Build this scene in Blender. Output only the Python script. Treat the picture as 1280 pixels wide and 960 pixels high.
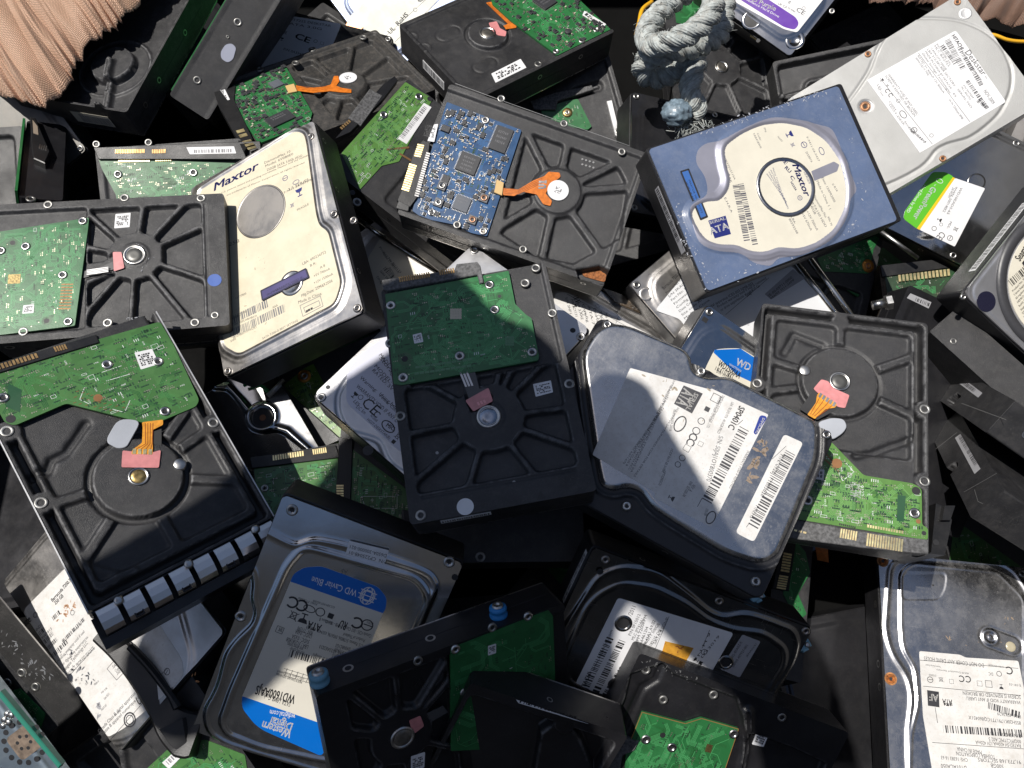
import bpy, math, random
import numpy as np
from mathutils import Matrix, Vector
for o in list(bpy.data.objects): bpy.data.objects.remove(o)
SC = bpy.context.scene
COL = SC.collection
MM = 0.001
# ---------------------------------------------------------------- camera
F = 960.0; CX, CY = 640.0, 480.0            # focal length and centre in photograph pixels (1280 x 960)
UP = np.array([0.0, 0.33, math.sqrt(1-0.33**2)])
_s, _c = UP[1], UP[2]
T = np.array([[1,0,0],[0,_c,-_s],[0,_s,_c]])   # camera axes -> world axes
CAMH = 620.0                                   # mm above the bottom of the bin
cam = bpy.data.cameras.new('camera'); camo = bpy.data.objects.new('camera', cam); COL.objects.link(camo)
cam.sensor_width = 36; cam.lens = 36*F/1280; cam.clip_start = .01; cam.clip_end = 1000
camo.matrix_world = Matrix.Translation((0,0,CAMH*MM)) @ Matrix(T.tolist()).to_4x4()
SC.camera = camo
# ---------------------------------------------------------------- world, sun, exposure
SUN_TRAVEL = np.array([0.40, -0.13, -1.0])     # direction the sunlight travels
SUN_TRAVEL = SUN_TRAVEL/np.linalg.norm(SUN_TRAVEL)
w = bpy.data.worlds.new('World'); SC.world = w; w.use_nodes = True
nt = w.node_tree; bg = nt.nodes['Background']
sky = nt.nodes.new('ShaderNodeTexSky'); sky.sky_type = 'NISHITA'; sky.sun_disc = False
_sd = -SUN_TRAVEL
sky.sun_elevation = math.asin(_sd[2]); sky.sun_rotation = math.atan2(_sd[0], _sd[1])
sky.air_density = 1.0; sky.dust_density = 1.0; sky.ozone_density = 1.0
nt.links.new(sky.outputs[0], bg.inputs[0]); bg.inputs[1].default_value = 0.076
sl = bpy.data.lights.new('sun', 'SUN'); so = bpy.data.objects.new('sun', sl); COL.objects.link(so)
sl.energy = 4.9; sl.angle = math.radians(0.5); sl.color = (1.0, 0.955, 0.89)
so.rotation_euler = Vector(SUN_TRAVEL.tolist()).to_track_quat('-Z', 'Y').to_euler()
so.location = (0, 0, 3)
SC.view_settings.view_transform = 'Standard'; SC.view_settings.look = 'None'
SC.view_settings.exposure = 0.0; SC.view_settings.gamma = 1.0; SC.view_settings.use_curve_mapping = False
SC.render.engine = 'CYCLES'
SC.cycles.max_bounces = 6
# ---------------------------------------------------------------- materials
def srgb(r, g, b):
    f = lambda v: (v/255)/12.92 if v/255 <= .04045 else ((v/255+.055)/1.055)**2.4
    return (f(r), f(g), f(b))
_M = {}
def mat(name, col, rough=.5, metal=0., bump=0., bscale=400., var=0., vscale=30., dust=0., dustcol=(.30,.27,.23), scratch=0., coat=0., spec=.5, aniso=0., edge=0.):
    """one principled surface with its own grain (bump), slow tone variation, dust and scratches, all procedural"""
    if name in _M: return _M[name]
    m = bpy.data.materials.new(name); m.use_nodes = True; nt = m.node_tree; N = nt.nodes; K = nt.links
    b = N['Principled BSDF']
    b.inputs['Base Color'].default_value = (*col, 1); b.inputs['Roughness'].default_value = rough
    b.inputs['Metallic'].default_value = metal; b.inputs['Specular IOR Level'].default_value = spec
    b.inputs['Coat Weight'].default_value = coat; b.inputs['Coat Roughness'].default_value = .15
    if aniso: b.inputs['Anisotropic'].default_value = aniso
    tc = N.new('ShaderNodeTexCoord'); src = tc.outputs['Object']
    colsock = None
    def noise(scale, detail=4, rgh=.6, stretch=None):
        n = N.new('ShaderNodeTexNoise'); n.inputs['Scale'].default_value = scale; n.inputs['Detail'].default_value = detail; n.inputs['Roughness'].default_value = rgh
        if stretch:
            mp = N.new('ShaderNodeMapping'); mp.inputs['Scale'].default_value = stretch[0]; mp.inputs['Rotation'].default_value = (0,0,stretch[1]); K.new(src, mp.inputs[0]); K.new(mp.outputs[0], n.inputs['Vector'])
        else: K.new(src, n.inputs['Vector'])
        return n.outputs['Fac']
    def ramp(s, a, bb, lo=0., hi=1.):
        r = N.new('ShaderNodeMapRange'); r.inputs[1].default_value = a; r.inputs[2].default_value = bb; r.inputs[3].default_value = lo; r.inputs[4].default_value = hi; K.new(s, r.inputs[0]); return r.outputs[0]
    def mix(fac, a, bcol):
        x = N.new('ShaderNodeMix'); x.data_type = 'RGBA'; K.new(fac, x.inputs[0])
        if isinstance(a, tuple): x.inputs[6].default_value = (*a, 1)
        else: K.new(a, x.inputs[6])
        if isinstance(bcol, tuple): x.inputs[7].default_value = (*bcol, 1)
        else: K.new(bcol, x.inputs[7])
        return x.outputs[2]
    cur = tuple(col)
    if var:
        cur = mix(ramp(noise(vscale), .35, .65), tuple(c*(1-var) for c in col), tuple(min(1, c*(1+var)) for c in col))
    df = None
    if dust:
        d1 = ramp(noise(170, 6, .75), .47, .75, 0, dust)
        d2 = ramp(noise(900, 2, .5), .60, .72, 0, dust*.9)
        mx = N.new('ShaderNodeMath'); mx.operation = 'MAXIMUM'; K.new(d1, mx.inputs[0]); K.new(d2, mx.inputs[1]); df = mx.outputs[0]
        cur = mix(df, cur, dustcol)
        if metal:
            K.new(ramp(df, 0, 1, metal, 0), b.inputs['Metallic'])
    rs = None
    if scratch:
        a = ramp(noise(70, 5, .6, ((26, .8, 1), .5)), .64, .70, 0, .7)
        c2 = ramp(noise(50, 5, .6, ((.8, 30, 1), -.35)), .65, .71, 0, .7)
        mx = N.new('ShaderNodeMath'); mx.operation = 'MAXIMUM'; K.new(a, mx.inputs[0]); K.new(c2, mx.inputs[1])
        msk = N.new('ShaderNodeMath'); msk.operation = 'MULTIPLY'; K.new(mx.outputs[0], msk.inputs[0]); K.new(ramp(noise(22), .45, .6, 0, scratch), msk.inputs[1])
        rs = msk.outputs[0]
        if not metal: cur = mix(rs, cur, (.45,.45,.46))
    if edge:   # paint rubbed off the raised edges
        ge = N.new('ShaderNodeNewGeometry'); pe = ramp(ge.outputs['Pointiness'], .515, .56, 0, 1); ng = N.new('ShaderNodeMath'); ng.operation = 'MULTIPLY'; K.new(pe, ng.inputs[0]); K.new(ramp(noise(180, 5, .7), .42, .6, 0, edge), ng.inputs[1])
        cur = mix(ng.outputs[0], cur, (.16,.16,.165))
    if not isinstance(cur, tuple): K.new(cur, b.inputs['Base Color'])
    r = ramp(noise(45, 5, .65), .3, .7, rough*.75, min(1, rough*1.3))
    if rs is not None:
        ad = N.new('ShaderNodeMath'); ad.operation = 'ADD'; ad.use_clamp = True; K.new(r, ad.inputs[0])
        m2 = N.new('ShaderNodeMath'); m2.operation = 'MULTIPLY'; m2.inputs[1].default_value = .3; K.new(rs, m2.inputs[0]); K.new(m2.outputs[0], ad.inputs[1]); r = ad.outputs[0]
    K.new(r, b.inputs['Roughness'])
    if bump:
        bp = N.new('ShaderNodeBump'); bp.inputs['Strength'].default_value = min(1, bump); bp.inputs['Distance'].default_value = .0002
        K.new(noise(bscale*10, 3, .6), bp.inputs['Height']); K.new(bp.outputs[0], b.inputs['Normal'])
    _M[name] = m; return m

BLACK   = lambda: mat('black powder coat', (.023,.023,.025), .44, bump=.9, bscale=260, var=.3, dust=.16, dustcol=(.16,.15,.14), edge=.8)
BLACK2  = lambda: mat('black satin coat', (.012,.012,.014), .34, bump=.4, bscale=200, var=.25, dust=.05, dustcol=(.14,.13,.12), edge=.6)
BLACKW  = lambda: mat('worn black coat', (.020,.020,.022), .46, bump=1, bscale=240, var=.3, dust=.28, dustcol=(.17,.165,.16), edge=1)
PLAST   = lambda: mat('black plastic', (.011,.011,.012), .40, bump=.3, bscale=150, dust=.08, dustcol=(.12,.11,.10))
BLACK3  = lambda: mat('black satin tub', (.013,.013,.015), .40, bump=.6, bscale=200, var=.25, dust=.06, dustcol=(.14,.13,.12))
GPLAST  = lambda: mat('grey speckled plastic', (.09,.09,.092), .6, bump=.8, bscale=200, var=.5, vscale=600)
STEEL   = lambda: mat('stainless cover', (.52,.51,.50), .28, metal=1, bump=.10, bscale=60, var=.08, dust=.12, scratch=.5)
STEELD  = lambda: mat('dirty steel cover', (.50,.48,.46), .34, metal=1, bump=.14, bscale=60, var=.12, dust=.18, dustcol=(.30,.26,.21), scratch=.5)
STEELB  = lambda: mat('polished steel cover', (.52,.52,.525), .15, metal=1, bump=.06, bscale=50, var=.10, dust=.03, scratch=.5)
DSTEEL  = lambda: mat('dark polished cover', (.27,.265,.26), .20, metal=1, bump=.1, bscale=50, var=.1, dust=.08, scratch=.6)
ALU     = lambda: mat('matte cast aluminium', (.70,.70,.70), .50, metal=.85, bump=.35, bscale=120, var=.05, dust=.06)
ALUW    = lambda: mat('pale sprayed aluminium', (.42,.42,.41), .55, metal=.35, bump=.6, bscale=160, var=.06)
BRIGHT  = lambda: mat('bright screw steel', (.52,.51,.49), .33, metal=1, bump=.1, var=.3, vscale=90)
GOLD    = lambda: mat('gold contact', (.95,.74,.40), .42, metal=1, var=.2, vscale=400)
BRASS   = lambda: mat('dull brass contact', (.42,.27,.12), .45, metal=.8, var=.3, vscale=500)
RUST    = lambda: mat('rust', (.28,.10,.03), .85, bump=.8, var=.5, vscale=500)
WHITE   = lambda: mat('white label paper', (.74,.74,.75), .45, var=.04, vscale=60, dust=.05)
WHITED  = lambda: mat('dirty label paper', (.66,.65,.63), .5, var=.07, vscale=60, dust=.35, dustcol=(.35,.29,.22), scratch=.2)
CREAM   = lambda: mat('cream label paper', (.66,.60,.45), .45, var=.06, vscale=90, dust=.16, dustcol=(.42,.35,.25))
CREAM2  = lambda: mat('ivory label paper', (.70,.66,.55), .42, var=.03, vscale=90, dust=.05, dustcol=(.42,.35,.25))
GREYLAB = lambda: mat('silver grey label', (.34,.34,.36), .45, var=.06)
INK     = lambda: mat('black ink', (.02,.02,.022), .5)
INKG    = lambda: mat('grey ink', (.16,.16,.17), .5)
INKB    = lambda: mat('navy ink', (.012,.02,.16), .5)
INKW    = lambda: mat('white ink', (.70,.74,.72), .5)
LENS    = lambda: mat('clear grey silicone', (.42,.44,.48), .25, var=.1, coat=.5)
PINK    = lambda: mat('pink sealant', (.62,.24,.24), .4, var=.12, vscale=200, coat=.3)
FLEX    = lambda: mat('orange flex circuit', (.62,.17,.02), .35, var=.2, vscale=300, coat=.3)
FLEX2   = lambda: mat('amber flex circuit', (.70,.30,.03), .35, var=.2, vscale=300, coat=.3)
CHIP    = lambda: mat('chip epoxy', (.035,.036,.040), .45, bump=.3, var=.1)
def pcbmat(name, c, c2=None):
    if name in _M: return _M[name]
    m = mat(name, c, .38, bump=.2, bscale=120, var=.10, vscale=120, coat=.12, dust=.04)
    nt = m.node_tree; N = nt.nodes; K = nt.links; b = N['Principled BSDF']
    v = N.new('ShaderNodeTexVoronoi'); v.inputs['Scale'].default_value = 120; v.feature = 'F1'; v.distance = 'CHEBYCHEV'
    tc = N.new('ShaderNodeTexCoord'); K.new(tc.outputs['Object'], v.inputs['Vector'])
    r = N.new('ShaderNodeMapRange'); r.inputs[1].default_value = .35; r.inputs[2].default_value = .5; K.new(v.outputs['Color'], r.inputs[0])
    old = b.inputs['Base Color'].links[0].from_socket
    x = N.new('ShaderNodeMix'); x.data_type = 'RGBA'; K.new(r.outputs[0], x.inputs[0]); K.new(old, x.inputs[6]); x.inputs[7].default_value = (*(c2 or tuple(v_*.86 for v_ in c)), 1)
    K.new(x.outputs[2], b.inputs['Base Color']); return m
PCBG  = lambda: pcbmat('green solder mask', (.024,.15,.045))
PCBL  = lambda: pcbmat('light green solder mask', (.10,.23,.05), (.09,.21,.045))
PCBD  = lambda: pcbmat('olive green solder mask', (.065,.18,.05))
PCBB  = lambda: pcbmat('blue solder mask', (.018,.072,.18))
TRG   = lambda: mat('green copper trace', (.07,.31,.11), .35, coat=.3)
TRL   = lambda: mat('pale green copper trace', (.16,.36,.11), .35, coat=.3)
TRDK  = lambda: mat('dark copper gap', (.022,.10,.03), .35, coat=.3)
TRB   = lambda: mat('blue copper trace', (.03,.13,.32), .35, coat=.3)
# ---------------------------------------------------------------- mesh builder
class MB:
    def __init__(s): s.V = []; s.Fc = []; s.n = 0
    def add(s, v, f):
        v = np.asarray(v, float); s.V.append(v); s.Fc += [[i+s.n for i in q] for q in f]; s.n += len(v)
    def box(s, x0, y0, z0, x1, y1, z1, R=None, c=None):
        v = np.array([[x0,y0,z0],[x1,y0,z0],[x1,y1,z0],[x0,y1,z0],[x0,y0,z1],[x1,y0,z1],[x1,y1,z1],[x0,y1,z1]], float)
        if R is not None:
            a = math.radians(R); m = np.array([[math.cos(a),-math.sin(a)],[math.sin(a),math.cos(a)]]); v[:,:2] = v[:,:2] @ m.T
        if c is not None: v[:,:2] += c[:2]
        s.add(v, [[3,2,1,0],[4,5,6,7],[0,1,5,4],[1,2,6,5],[2,3,7,6],[3,0,4,7]])
    def bbox(s, x0, y0, z0, x1, y1, z1, b=.25, R=None, c=None):
        """box with a chamfered top"""
        v = np.array([[x0,y0,z0],[x1,y0,z0],[x1,y1,z0],[x0,y1,z0],[x0,y0,z1-b],[x1,y0,z1-b],[x1,y1,z1-b],[x0,y1,z1-b],[x0+b,y0+b,z1],[x1-b,y0+b,z1],[x1-b,y1-b,z1],[x0+b,y1-b,z1]], float)
        if R is not None:
            a = math.radians(R); m = np.array([[math.cos(a),-math.sin(a)],[math.sin(a),math.cos(a)]]); v[:,:2] = v[:,:2] @ m.T
        if c is not None: v[:,:2] += c[:2]
        f = [[3,2,1,0],[8,9,10,11]]
        for i in range(4):
            j = (i+1) % 4; f += [[i,j,4+j,4+i],[4+i,4+j,8+j,8+i]]
        s.add(v, f)
    def prism(s, pts, z0, z1, bev=0.):
        p = np.asarray(pts, float)
        if np.cross(p-p.mean(0), np.roll(p,-1,0)-p.mean(0)).sum() < 0: p = p[::-1]
        n = len(p)
        if bev:
            e = np.roll(p,-1,0)-p; e /= np.linalg.norm(e,axis=1)[:,None]+1e-9; nn = np.stack([-e[:,1],e[:,0]],1)
            q = p + bev*(nn+np.roll(nn,1,0))/(1+np.clip((nn*np.roll(nn,1,0)).sum(1),-.5,1))[:,None]
            v = np.concatenate([np.c_[p,np.full(n,z0)], np.c_[p,np.full(n,z1-bev)], np.c_[q,np.full(n,z1)]])
            f = [list(range(n))[::-1], list(range(2*n,3*n))]
            for i in range(n):
                j = (i+1)%n; f += [[i,j,n+j,n+i],[n+i,n+j,2*n+j,2*n+i]]
        else:
            v = np.concatenate([np.c_[p,np.full(n,z0)], np.c_[p,np.full(n,z1)]])
            f = [list(range(n))[::-1], list(range(n,2*n))] + [[i,(i+1)%n,n+(i+1)%n,n+i] for i in range(n)]
        s.add(v, f)
    def flat(s, pts, z):
        p = np.asarray(pts, float)
        if np.cross(p-p.mean(0), np.roll(p,-1,0)-p.mean(0)).sum() < 0: p = p[::-1]
        s.add(np.c_[p, np.full(len(p), z)], [list(range(len(p)))])
    def lathe(s, prof, cx=0, cy=0, n=24):
        """prof: (r, z) list from outside/bottom to the centre/top"""
        a = np.arange(n)*2*np.pi/n; v = []; f = []
        for r, z in prof: v += [[cx+r*math.cos(t), cy+r*math.sin(t), z] for t in a]
        for k in range(len(prof)-1):
            for i in range(n):
                j = (i+1)%n; f.append([k*n+i, k*n+j, (k+1)*n+j, (k+1)*n+i])
        f.append([(len(prof)-1)*n+i for i in range(n)])
        s.add(v, f)
    def disc(s, cx, cy, r, z, n=24, z0=None):
        a = np.arange(n)*2*np.pi/n; p = np.c_[cx+r*np.cos(a), cy+r*np.sin(a)]
        if z0 is None: s.flat(p, z)
        else: s.prism(p, z0, z)
    def strip(s, pts, wd, z, z0=None):
        """flat polyline of constant width"""
        p = np.asarray(pts, float)
        for a, b in zip(p[:-1], p[1:]):
            d = b-a; L = np.linalg.norm(d)
            if L < 1e-6: continue
            d /= L; n = np.array([-d[1], d[0]])*wd/2; a2 = a-d*wd*.2; b2 = b+d*wd*.2
            q = [a2-n, b2-n, b2+n, a2+n]
            if z0 is None: s.flat(q, z)
            else: s.prism(q, z0, z)
    def tube(s, path, rad, n=10, cap=True):
        P = np.asarray(path, float); m = len(P)
        rad = np.broadcast_to(np.asarray(rad, float), (m,))
        t = np.gradient(P, axis=0); t /= np.linalg.norm(t, axis=1)[:,None]+1e-12
        ref = np.array([0.,0,1]) if abs(t[0][2]) < .9 else np.array([1.,0,0])
        u = np.cross(t[0], ref); u /= np.linalg.norm(u); V = []; 
        for i in range(m):
            u = u-t[i]*(u@t[i]); u /= np.linalg.norm(u)+1e-12; w_ = np.cross(t[i], u)
            for k in range(n):
                a = 2*math.pi*k/n; V.append(P[i]+rad[i]*(math.cos(a)*u+math.sin(a)*w_))
        f = []
        for i in range(m-1):
            for k in range(n):
                j = (k+1)%n; f.append([i*n+k, i*n+j, (i+1)*n+j, (i+1)*n+k])
        if cap: f += [list(range(n))[::-1], [(m-1)*n+k for k in range(n)]]
        s.add(V, f)
    def mesh(s, name, m, k=MM, smooth=False, dz=0.):
        me = bpy.data.meshes.new(name)
        V = np.concatenate(s.V) if s.V else np.zeros((0,3)); V = V.copy(); V[:,2] += dz
        me.from_pydata((V*k).tolist(), [], s.Fc); me.materials.append(m)
        if smooth: me.polygons.foreach_set('use_smooth', np.ones(len(me.polygons), bool))
        me.update(); return me
def tag(o, label=None, cat=None, group=None, kind=None):
    if label: o['label'] = label
    if cat: o['category'] = cat
    if group: o['group'] = group
    if kind: o['kind'] = kind
    return o
def link(name, me, parent=None):
    o = bpy.data.objects.new(name, me); COL.objects.link(o)
    if parent is not None: o.parent = parent
    return o
# ---------------------------------------------------------------- lettering from the built-in font
_G = {}
def glyph(ch, bold=False):
    k = ch
    if k in _G: return _G[k]
    def ev(t):
        c = bpy.data.curves.new('t', 'FONT'); c.body = t; c.resolution_u = 2
        o = bpy.data.objects.new('t', c); me = o.to_mesh()
        V = np.array([v.co[:] for v in me.vertices]).reshape(-1,3); Fc = [list(p.vertices) for p in me.polygons]
        o.to_mesh_clear(); bpy.data.objects.remove(o); bpy.data.curves.remove(c); return V, Fc
    wd = lambda t: (lambda V: V[:,0].max()-V[:,0].min())(ev(t)[0])
    adv = wd('H'+ch+'H')-wd('HH')
    V, Fc = ev(ch) if ch != ' ' else (np.zeros((0,3)), [])
    _G[k] = (V, Fc, adv); return _G[k]
def put_text(mb, s, p0, p1, z, h=None, bold=False, shear=0.):
    """letters on the plane z: baseline from p0 to p1 (mm), cap height h (mm)"""
    p0 = np.asarray(p0, float); p1 = np.asarray(p1, float); x = 0; out = []
    for ch in s:
        V, Fc, adv = glyph(ch, bold); 
        if len(V): out.append((V[:,:2]+[x,0], Fc))
        x += adv
    if x <= 0: return
    d = p1-p0; L = np.linalg.norm(d); d = d/L; n = np.array([-d[1], d[0]]); sx = L/x; sy = h/.72 if h else sx
    jig = ((-.022,-.01),(.022,-.01),(.022,.012),(-.022,.012)) if bold else ((0,0),)
    for (jx, jy), (V, Fc) in [(j_, o_) for o_ in out for j_ in jig]:
        V = V+[jx,jy]; q = p0+np.outer((V[:,0]+shear*V[:,1])*sx, d)+np.outer(V[:,1]*sy, n)
        mb.add(np.c_[q, np.full(len(q), z)], Fc)
def barcode(mb, p0, p1, h, z, seed=1, unit=.33):
    """bars between p0 and p1, standing h to the left of that line"""
    p0 = np.asarray(p0, float); p1 = np.asarray(p1, float); d = p1-p0; L = np.linalg.norm(d); d /= L; n = np.array([-d[1], d[0]])*h
    r = random.Random(seed); x = 0
    while x < L:
        w_ = unit*r.choice([1,1,1,2,2,3]); a = p0+d*x; b = p0+d*min(L, x+w_); mb.flat([a, b, b+n, a+n], z); x += w_+unit*r.choice([1,1,2,2,3])
# ---------------------------------------------------------------- relief surfaces (stamped covers, cast bases)
def seg_d(X, Y, a, b):
    a = np.asarray(a, float); b = np.asarray(b, float); d = b-a; t = np.clip(((X-a[0])*d[0]+(Y-a[1])*d[1])/(d@d+1e-12), 0, 1)
    return np.hypot(X-a[0]-t*d[0], Y-a[1]-t*d[1])
def chaikin(p, n=2, closed=True):
    p = np.asarray(p, float)
    for _ in range(n):
        q = np.roll(p, -1, 0)
        p = np.stack([.75*p+.25*q, .25*p+.75*q], 1).reshape(-1, 2)
    return p
def rround(pts, r, k=4):
    """round the corners of a polygon with radius about r"""
    P = np.asarray(pts, float); n = len(P); out = []
    for i in range(n):
        a, b, c = P[i-1], P[i], P[(i+1)%n]; u = a-b; v = c-b; lu = np.linalg.norm(u); lv = np.linalg.norm(v); u /= lu; v /= lv
        t = min(r, lu*.45, lv*.45); A = b+u*t; B = b+v*t
        for j in range(k+1):
            s_ = j/k; out.append((1-s_)**2*A+2*s_*(1-s_)*b+s_**2*B)
    return np.array(out)
def sdf(X, Y, sp):
    k = sp[0]
    if k == 'p':
        P = np.asarray(sp[1], float); d = np.full(X.shape, 1e9); ins = np.zeros(X.shape, bool)
        for a, b in zip(P, np.roll(P, -1, 0)):
            d = np.minimum(d, seg_d(X, Y, a, b))
            c = ((a[1] > Y) != (b[1] > Y)); 
            with np.errstate(all='ignore'): ins ^= c & (X < (b[0]-a[0])*(Y-a[1])/(b[1]-a[1]+1e-12)+a[0])
        return np.where(ins, -d, d)
    if k == 'c': return np.hypot(X-sp[1], Y-sp[2])-sp[3]
    if k == 'r':
        x0,y0,x1,y1,r = sp[1:]; cx=(x0+x1)/2; cy=(y0+y1)/2; qx=np.abs(X-cx)-(x1-x0)/2+r; qy=np.abs(Y-cy)-(y1-y0)/2+r
        return np.hypot(np.maximum(qx,0),np.maximum(qy,0))+np.minimum(np.maximum(qx,qy),0)-r
    if k == 'l':   # polyline capsule
        d = np.full(X.shape, 1e9)
        for a, b in zip(sp[1][:-1], sp[1][1:]): d = np.minimum(d, seg_d(X, Y, a, b))
        return d-sp[2]
    if k == 'sand':  # intersection with rounded corners
        kk = sp[1]; d = sdf(X,Y,sp[2])
        for q in sp[3:]:
            e = sdf(X,Y,q); h = np.maximum(kk-np.abs(d-e), 0)/kk; d = np.maximum(d,e)+h*h*kk/4
        return d
    if k == 'or': return np.minimum.reduce([sdf(X,Y,q) for q in sp[1:]])
    if k == 'and': return np.maximum.reduce([sdf(X,Y,q) for q in sp[1:]])
    if k == 'not': return -sdf(X,Y,sp[1])
    if k == 'grow': return sdf(X,Y,sp[1])-sp[2]
    if k == 'ribs':   # lines radiating from (cx, cy)
        cx, cy, angs, hw = sp[1:]; d = np.full(X.shape, 1e9)
        for a in angs:
            t = math.radians(a); d = np.minimum(d, seg_d(X, Y, (cx,cy), (cx+300*math.cos(t), cy+300*math.sin(t))))
        return d-hw
def pdist(P, x, y):
    best = 1e18; ins = False; n = len(P)
    for i in range(n):
        ax, ay = P[i]; bx, by = P[i-1]; dx, dy = bx-ax, by-ay
        t = ((x-ax)*dx+(y-ay)*dy)/(dx*dx+dy*dy+1e-12); t = 0 if t < 0 else 1 if t > 1 else t
        q = (x-ax-t*dx)**2+(y-ay-t*dy)**2
        if q < best: best = q
        if (ay > y) != (by > y) and x < dx*(y-ay)/(dy)+ax: ins = not ins
    return -math.sqrt(best) if ins else math.sqrt(best)
def relief(X, Y, ops, h0=0.):
    H = np.full(X.shape, float(h0))
    for op in ops:
        d = sdf(X, Y, op[1])
        if op[0] == 'fill':
            wl = op[3] if len(op) > 3 else 1.2; t = np.clip(.5-d/wl, 0, 1); t = t*t*(3-2*t); H = H*(1-t)+op[2]*t
        elif op[0] == 'bead': H = H+op[2]*np.exp(-(d/op[3])**2)
        elif op[0] == 'dome': H = H+op[2]*np.clip(-d/op[3], 0, 1)
        elif op[0] == 'add':
            wl = op[3] if len(op) > 3 else 1.2; t = np.clip(.5-d/wl, 0, 1); H = H+op[2]*t*t*(3-2*t)
        elif op[0] == 'rough':
            rs = np.random.RandomState(int(abs(X).sum()) % 1000); H = H+op[2]*np.clip(-d/2, 0, 1)*(rs.rand(*X.shape)-.5)
    return H
# ---------------------------------------------------------------- a drive (or any slab) standing where its solved pose puts it
def cast_ray(px, py): return np.array([(px-CX)/F, -(py-CY)/F, -1.0])
class Slab:
    def __init__(s, key, name, label, cat='hard drive', t=26.1, w=101.6, l=147.0, group=None, empty=True):
        P = POSES[key]; s.R = np.array(P[0]).reshape(3,3); s.t = np.array(P[1]); s.k = P[2]; s.T = t; s.w = P[3]; s.l = P[4]
        s.key = key; s.rnd = random.Random(sum(map(ord, key))*7+3); s.cache = {}
        s.e = bpy.data.objects.new(name, None); COL.objects.link(s.e); s.e.empty_display_size = .02
        Rw = T @ s.R; tw = T @ s.t+np.array([0,0,CAMH])
        base = tw+Rw @ np.array([0,0,-t])*s.k
        M = Matrix(Rw.tolist()).to_4x4(); M.translation = Vector((base*MM).tolist()); s.e.matrix_world = M
        tag(s.e, label, cat, group)
    def L(s, px, py, h=0.):
        """photograph pixel -> mm on the slab's own plane at height h over its face"""
        r = s.R.T @ cast_ray(px, py); o = s.R.T @ (-s.t); q = (h*s.k-o[2])/r[2]; p = o+r*q
        return np.array([p[0], p[1]])/s.k
    def P(s, pts, h=0.): return np.array([s.L(x, y, h) for x, y in pts])
    def obj(s, name, mb, m, parent=None, smooth=False, label=None):
        o = link(name, mb.mesh(name, m, MM*s.k, smooth, dz=s.T), parent or s.e)
        if label: o['label'] = label
        return o
    def hf(s, name, m, ops, zb, res=.8, h0=0., inset=0., rad=2.5, parent=None, extra=None, rect=None):
        if rect: x0,y0,x1,y1 = rect
        else: x0,y0,x1,y1 = -s.w/2+inset, -s.l/2+inset, s.w/2-inset, s.l/2-inset
        nx = max(8, int((x1-x0)/res)); ny = max(8, int((y1-y0)/res))
        X, Y = np.meshgrid(np.linspace(x0,x1,nx+1), np.linspace(y0,y1,ny+1))
        H = relief(X, Y, ops, h0)
        if rad:
            cx = np.clip(X, x0+rad, x1-rad); cy = np.clip(Y, y0+rad, y1-rad); dx = X-cx; dy = Y-cy; d = np.hypot(dx, dy)
            k = np.where(d > rad, rad/np.maximum(d,1e-9), 1); X = cx+dx*k; Y = cy+dy*k
        V = np.stack([X,Y,H],-1).reshape(-1,3); ii = np.arange((nx+1)*(ny+1)).reshape(ny+1,nx+1)
        q = np.stack([ii[:-1,:-1],ii[:-1,1:],ii[1:,1:],ii[1:,:-1]],-1).reshape(-1,4)
        ring = np.concatenate([ii[0,:-1], ii[:-1,-1], ii[-1,:0:-1], ii[:0:-1,0]])
        n0 = len(V); rv = V[ring]; n = len(ring); lev = [rv]; dz_ = abs(rv[:,2].mean()-zb)
        for f_ in ((min(.9, dz_*.3), dz_-min(.9, dz_*.3)) if dz_ > 1.0 else ()): r_ = rv.copy(); r_[:,2] = np.minimum(rv[:,2], rv[:,2].mean())-f_; lev.append(r_)
        rb = rv.copy(); rb[:,2] = zb; lev.append(rb)
        V2 = np.concatenate([V]+lev); a = np.arange(n); b = (a+1)%n; fl = q.tolist()
        for k_ in range(len(lev)-1): fl += np.stack([n0+k_*n+b, n0+k_*n+a, n0+(k_+1)*n+a, n0+(k_+1)*n+b],-1)[:, ::-1].tolist()
        fl.append((n0+(len(lev)-1)*n+a[::-1]).tolist())
        me = bpy.data.meshes.new(name); Vz = V2.copy(); Vz[:,2] += s.T
        me.from_pydata((Vz*MM*s.k).tolist(), [], fl); me.materials.append(m)
        sm = np.zeros(len(me.polygons), bool); sm[:len(q)] = True; me.polygons.foreach_set('use_smooth', sm); me.update()
        s.cache[name] = (ops, h0)
        return link(name, me, parent or s.e)
    def hat(s, name, x, y):
        ops, h0 = s.cache[name]; return float(relief(np.array([[x]],float), np.array([[y]],float), ops, h0)[0,0])
    # -- small parts
    def screw(s, x, y, z, r=2.6, m=None, parent=None, name='screw'):
        mb = MB(); a0 = s.rnd.random()*60
        mb.lathe([(r,z-.6),(r,z+.35),(r*.86,z+.75),(r*.52,z+.85),(r*.46,z+.2),(r*.1,z+.1)], x, y, 20)
        o = s.obj(name, mb, m or BRIGHT(), parent, True); mk = MB()
        a = np.radians(a0+np.arange(12)*30); rr = np.where(np.arange(12)%2==0, r*.44, r*.30)
        mk.flat(np.c_[x+rr*np.cos(a), y+rr*np.sin(a)], z+.25); s.obj('screw_recess', mk, INK(), o)
        return o
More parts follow.
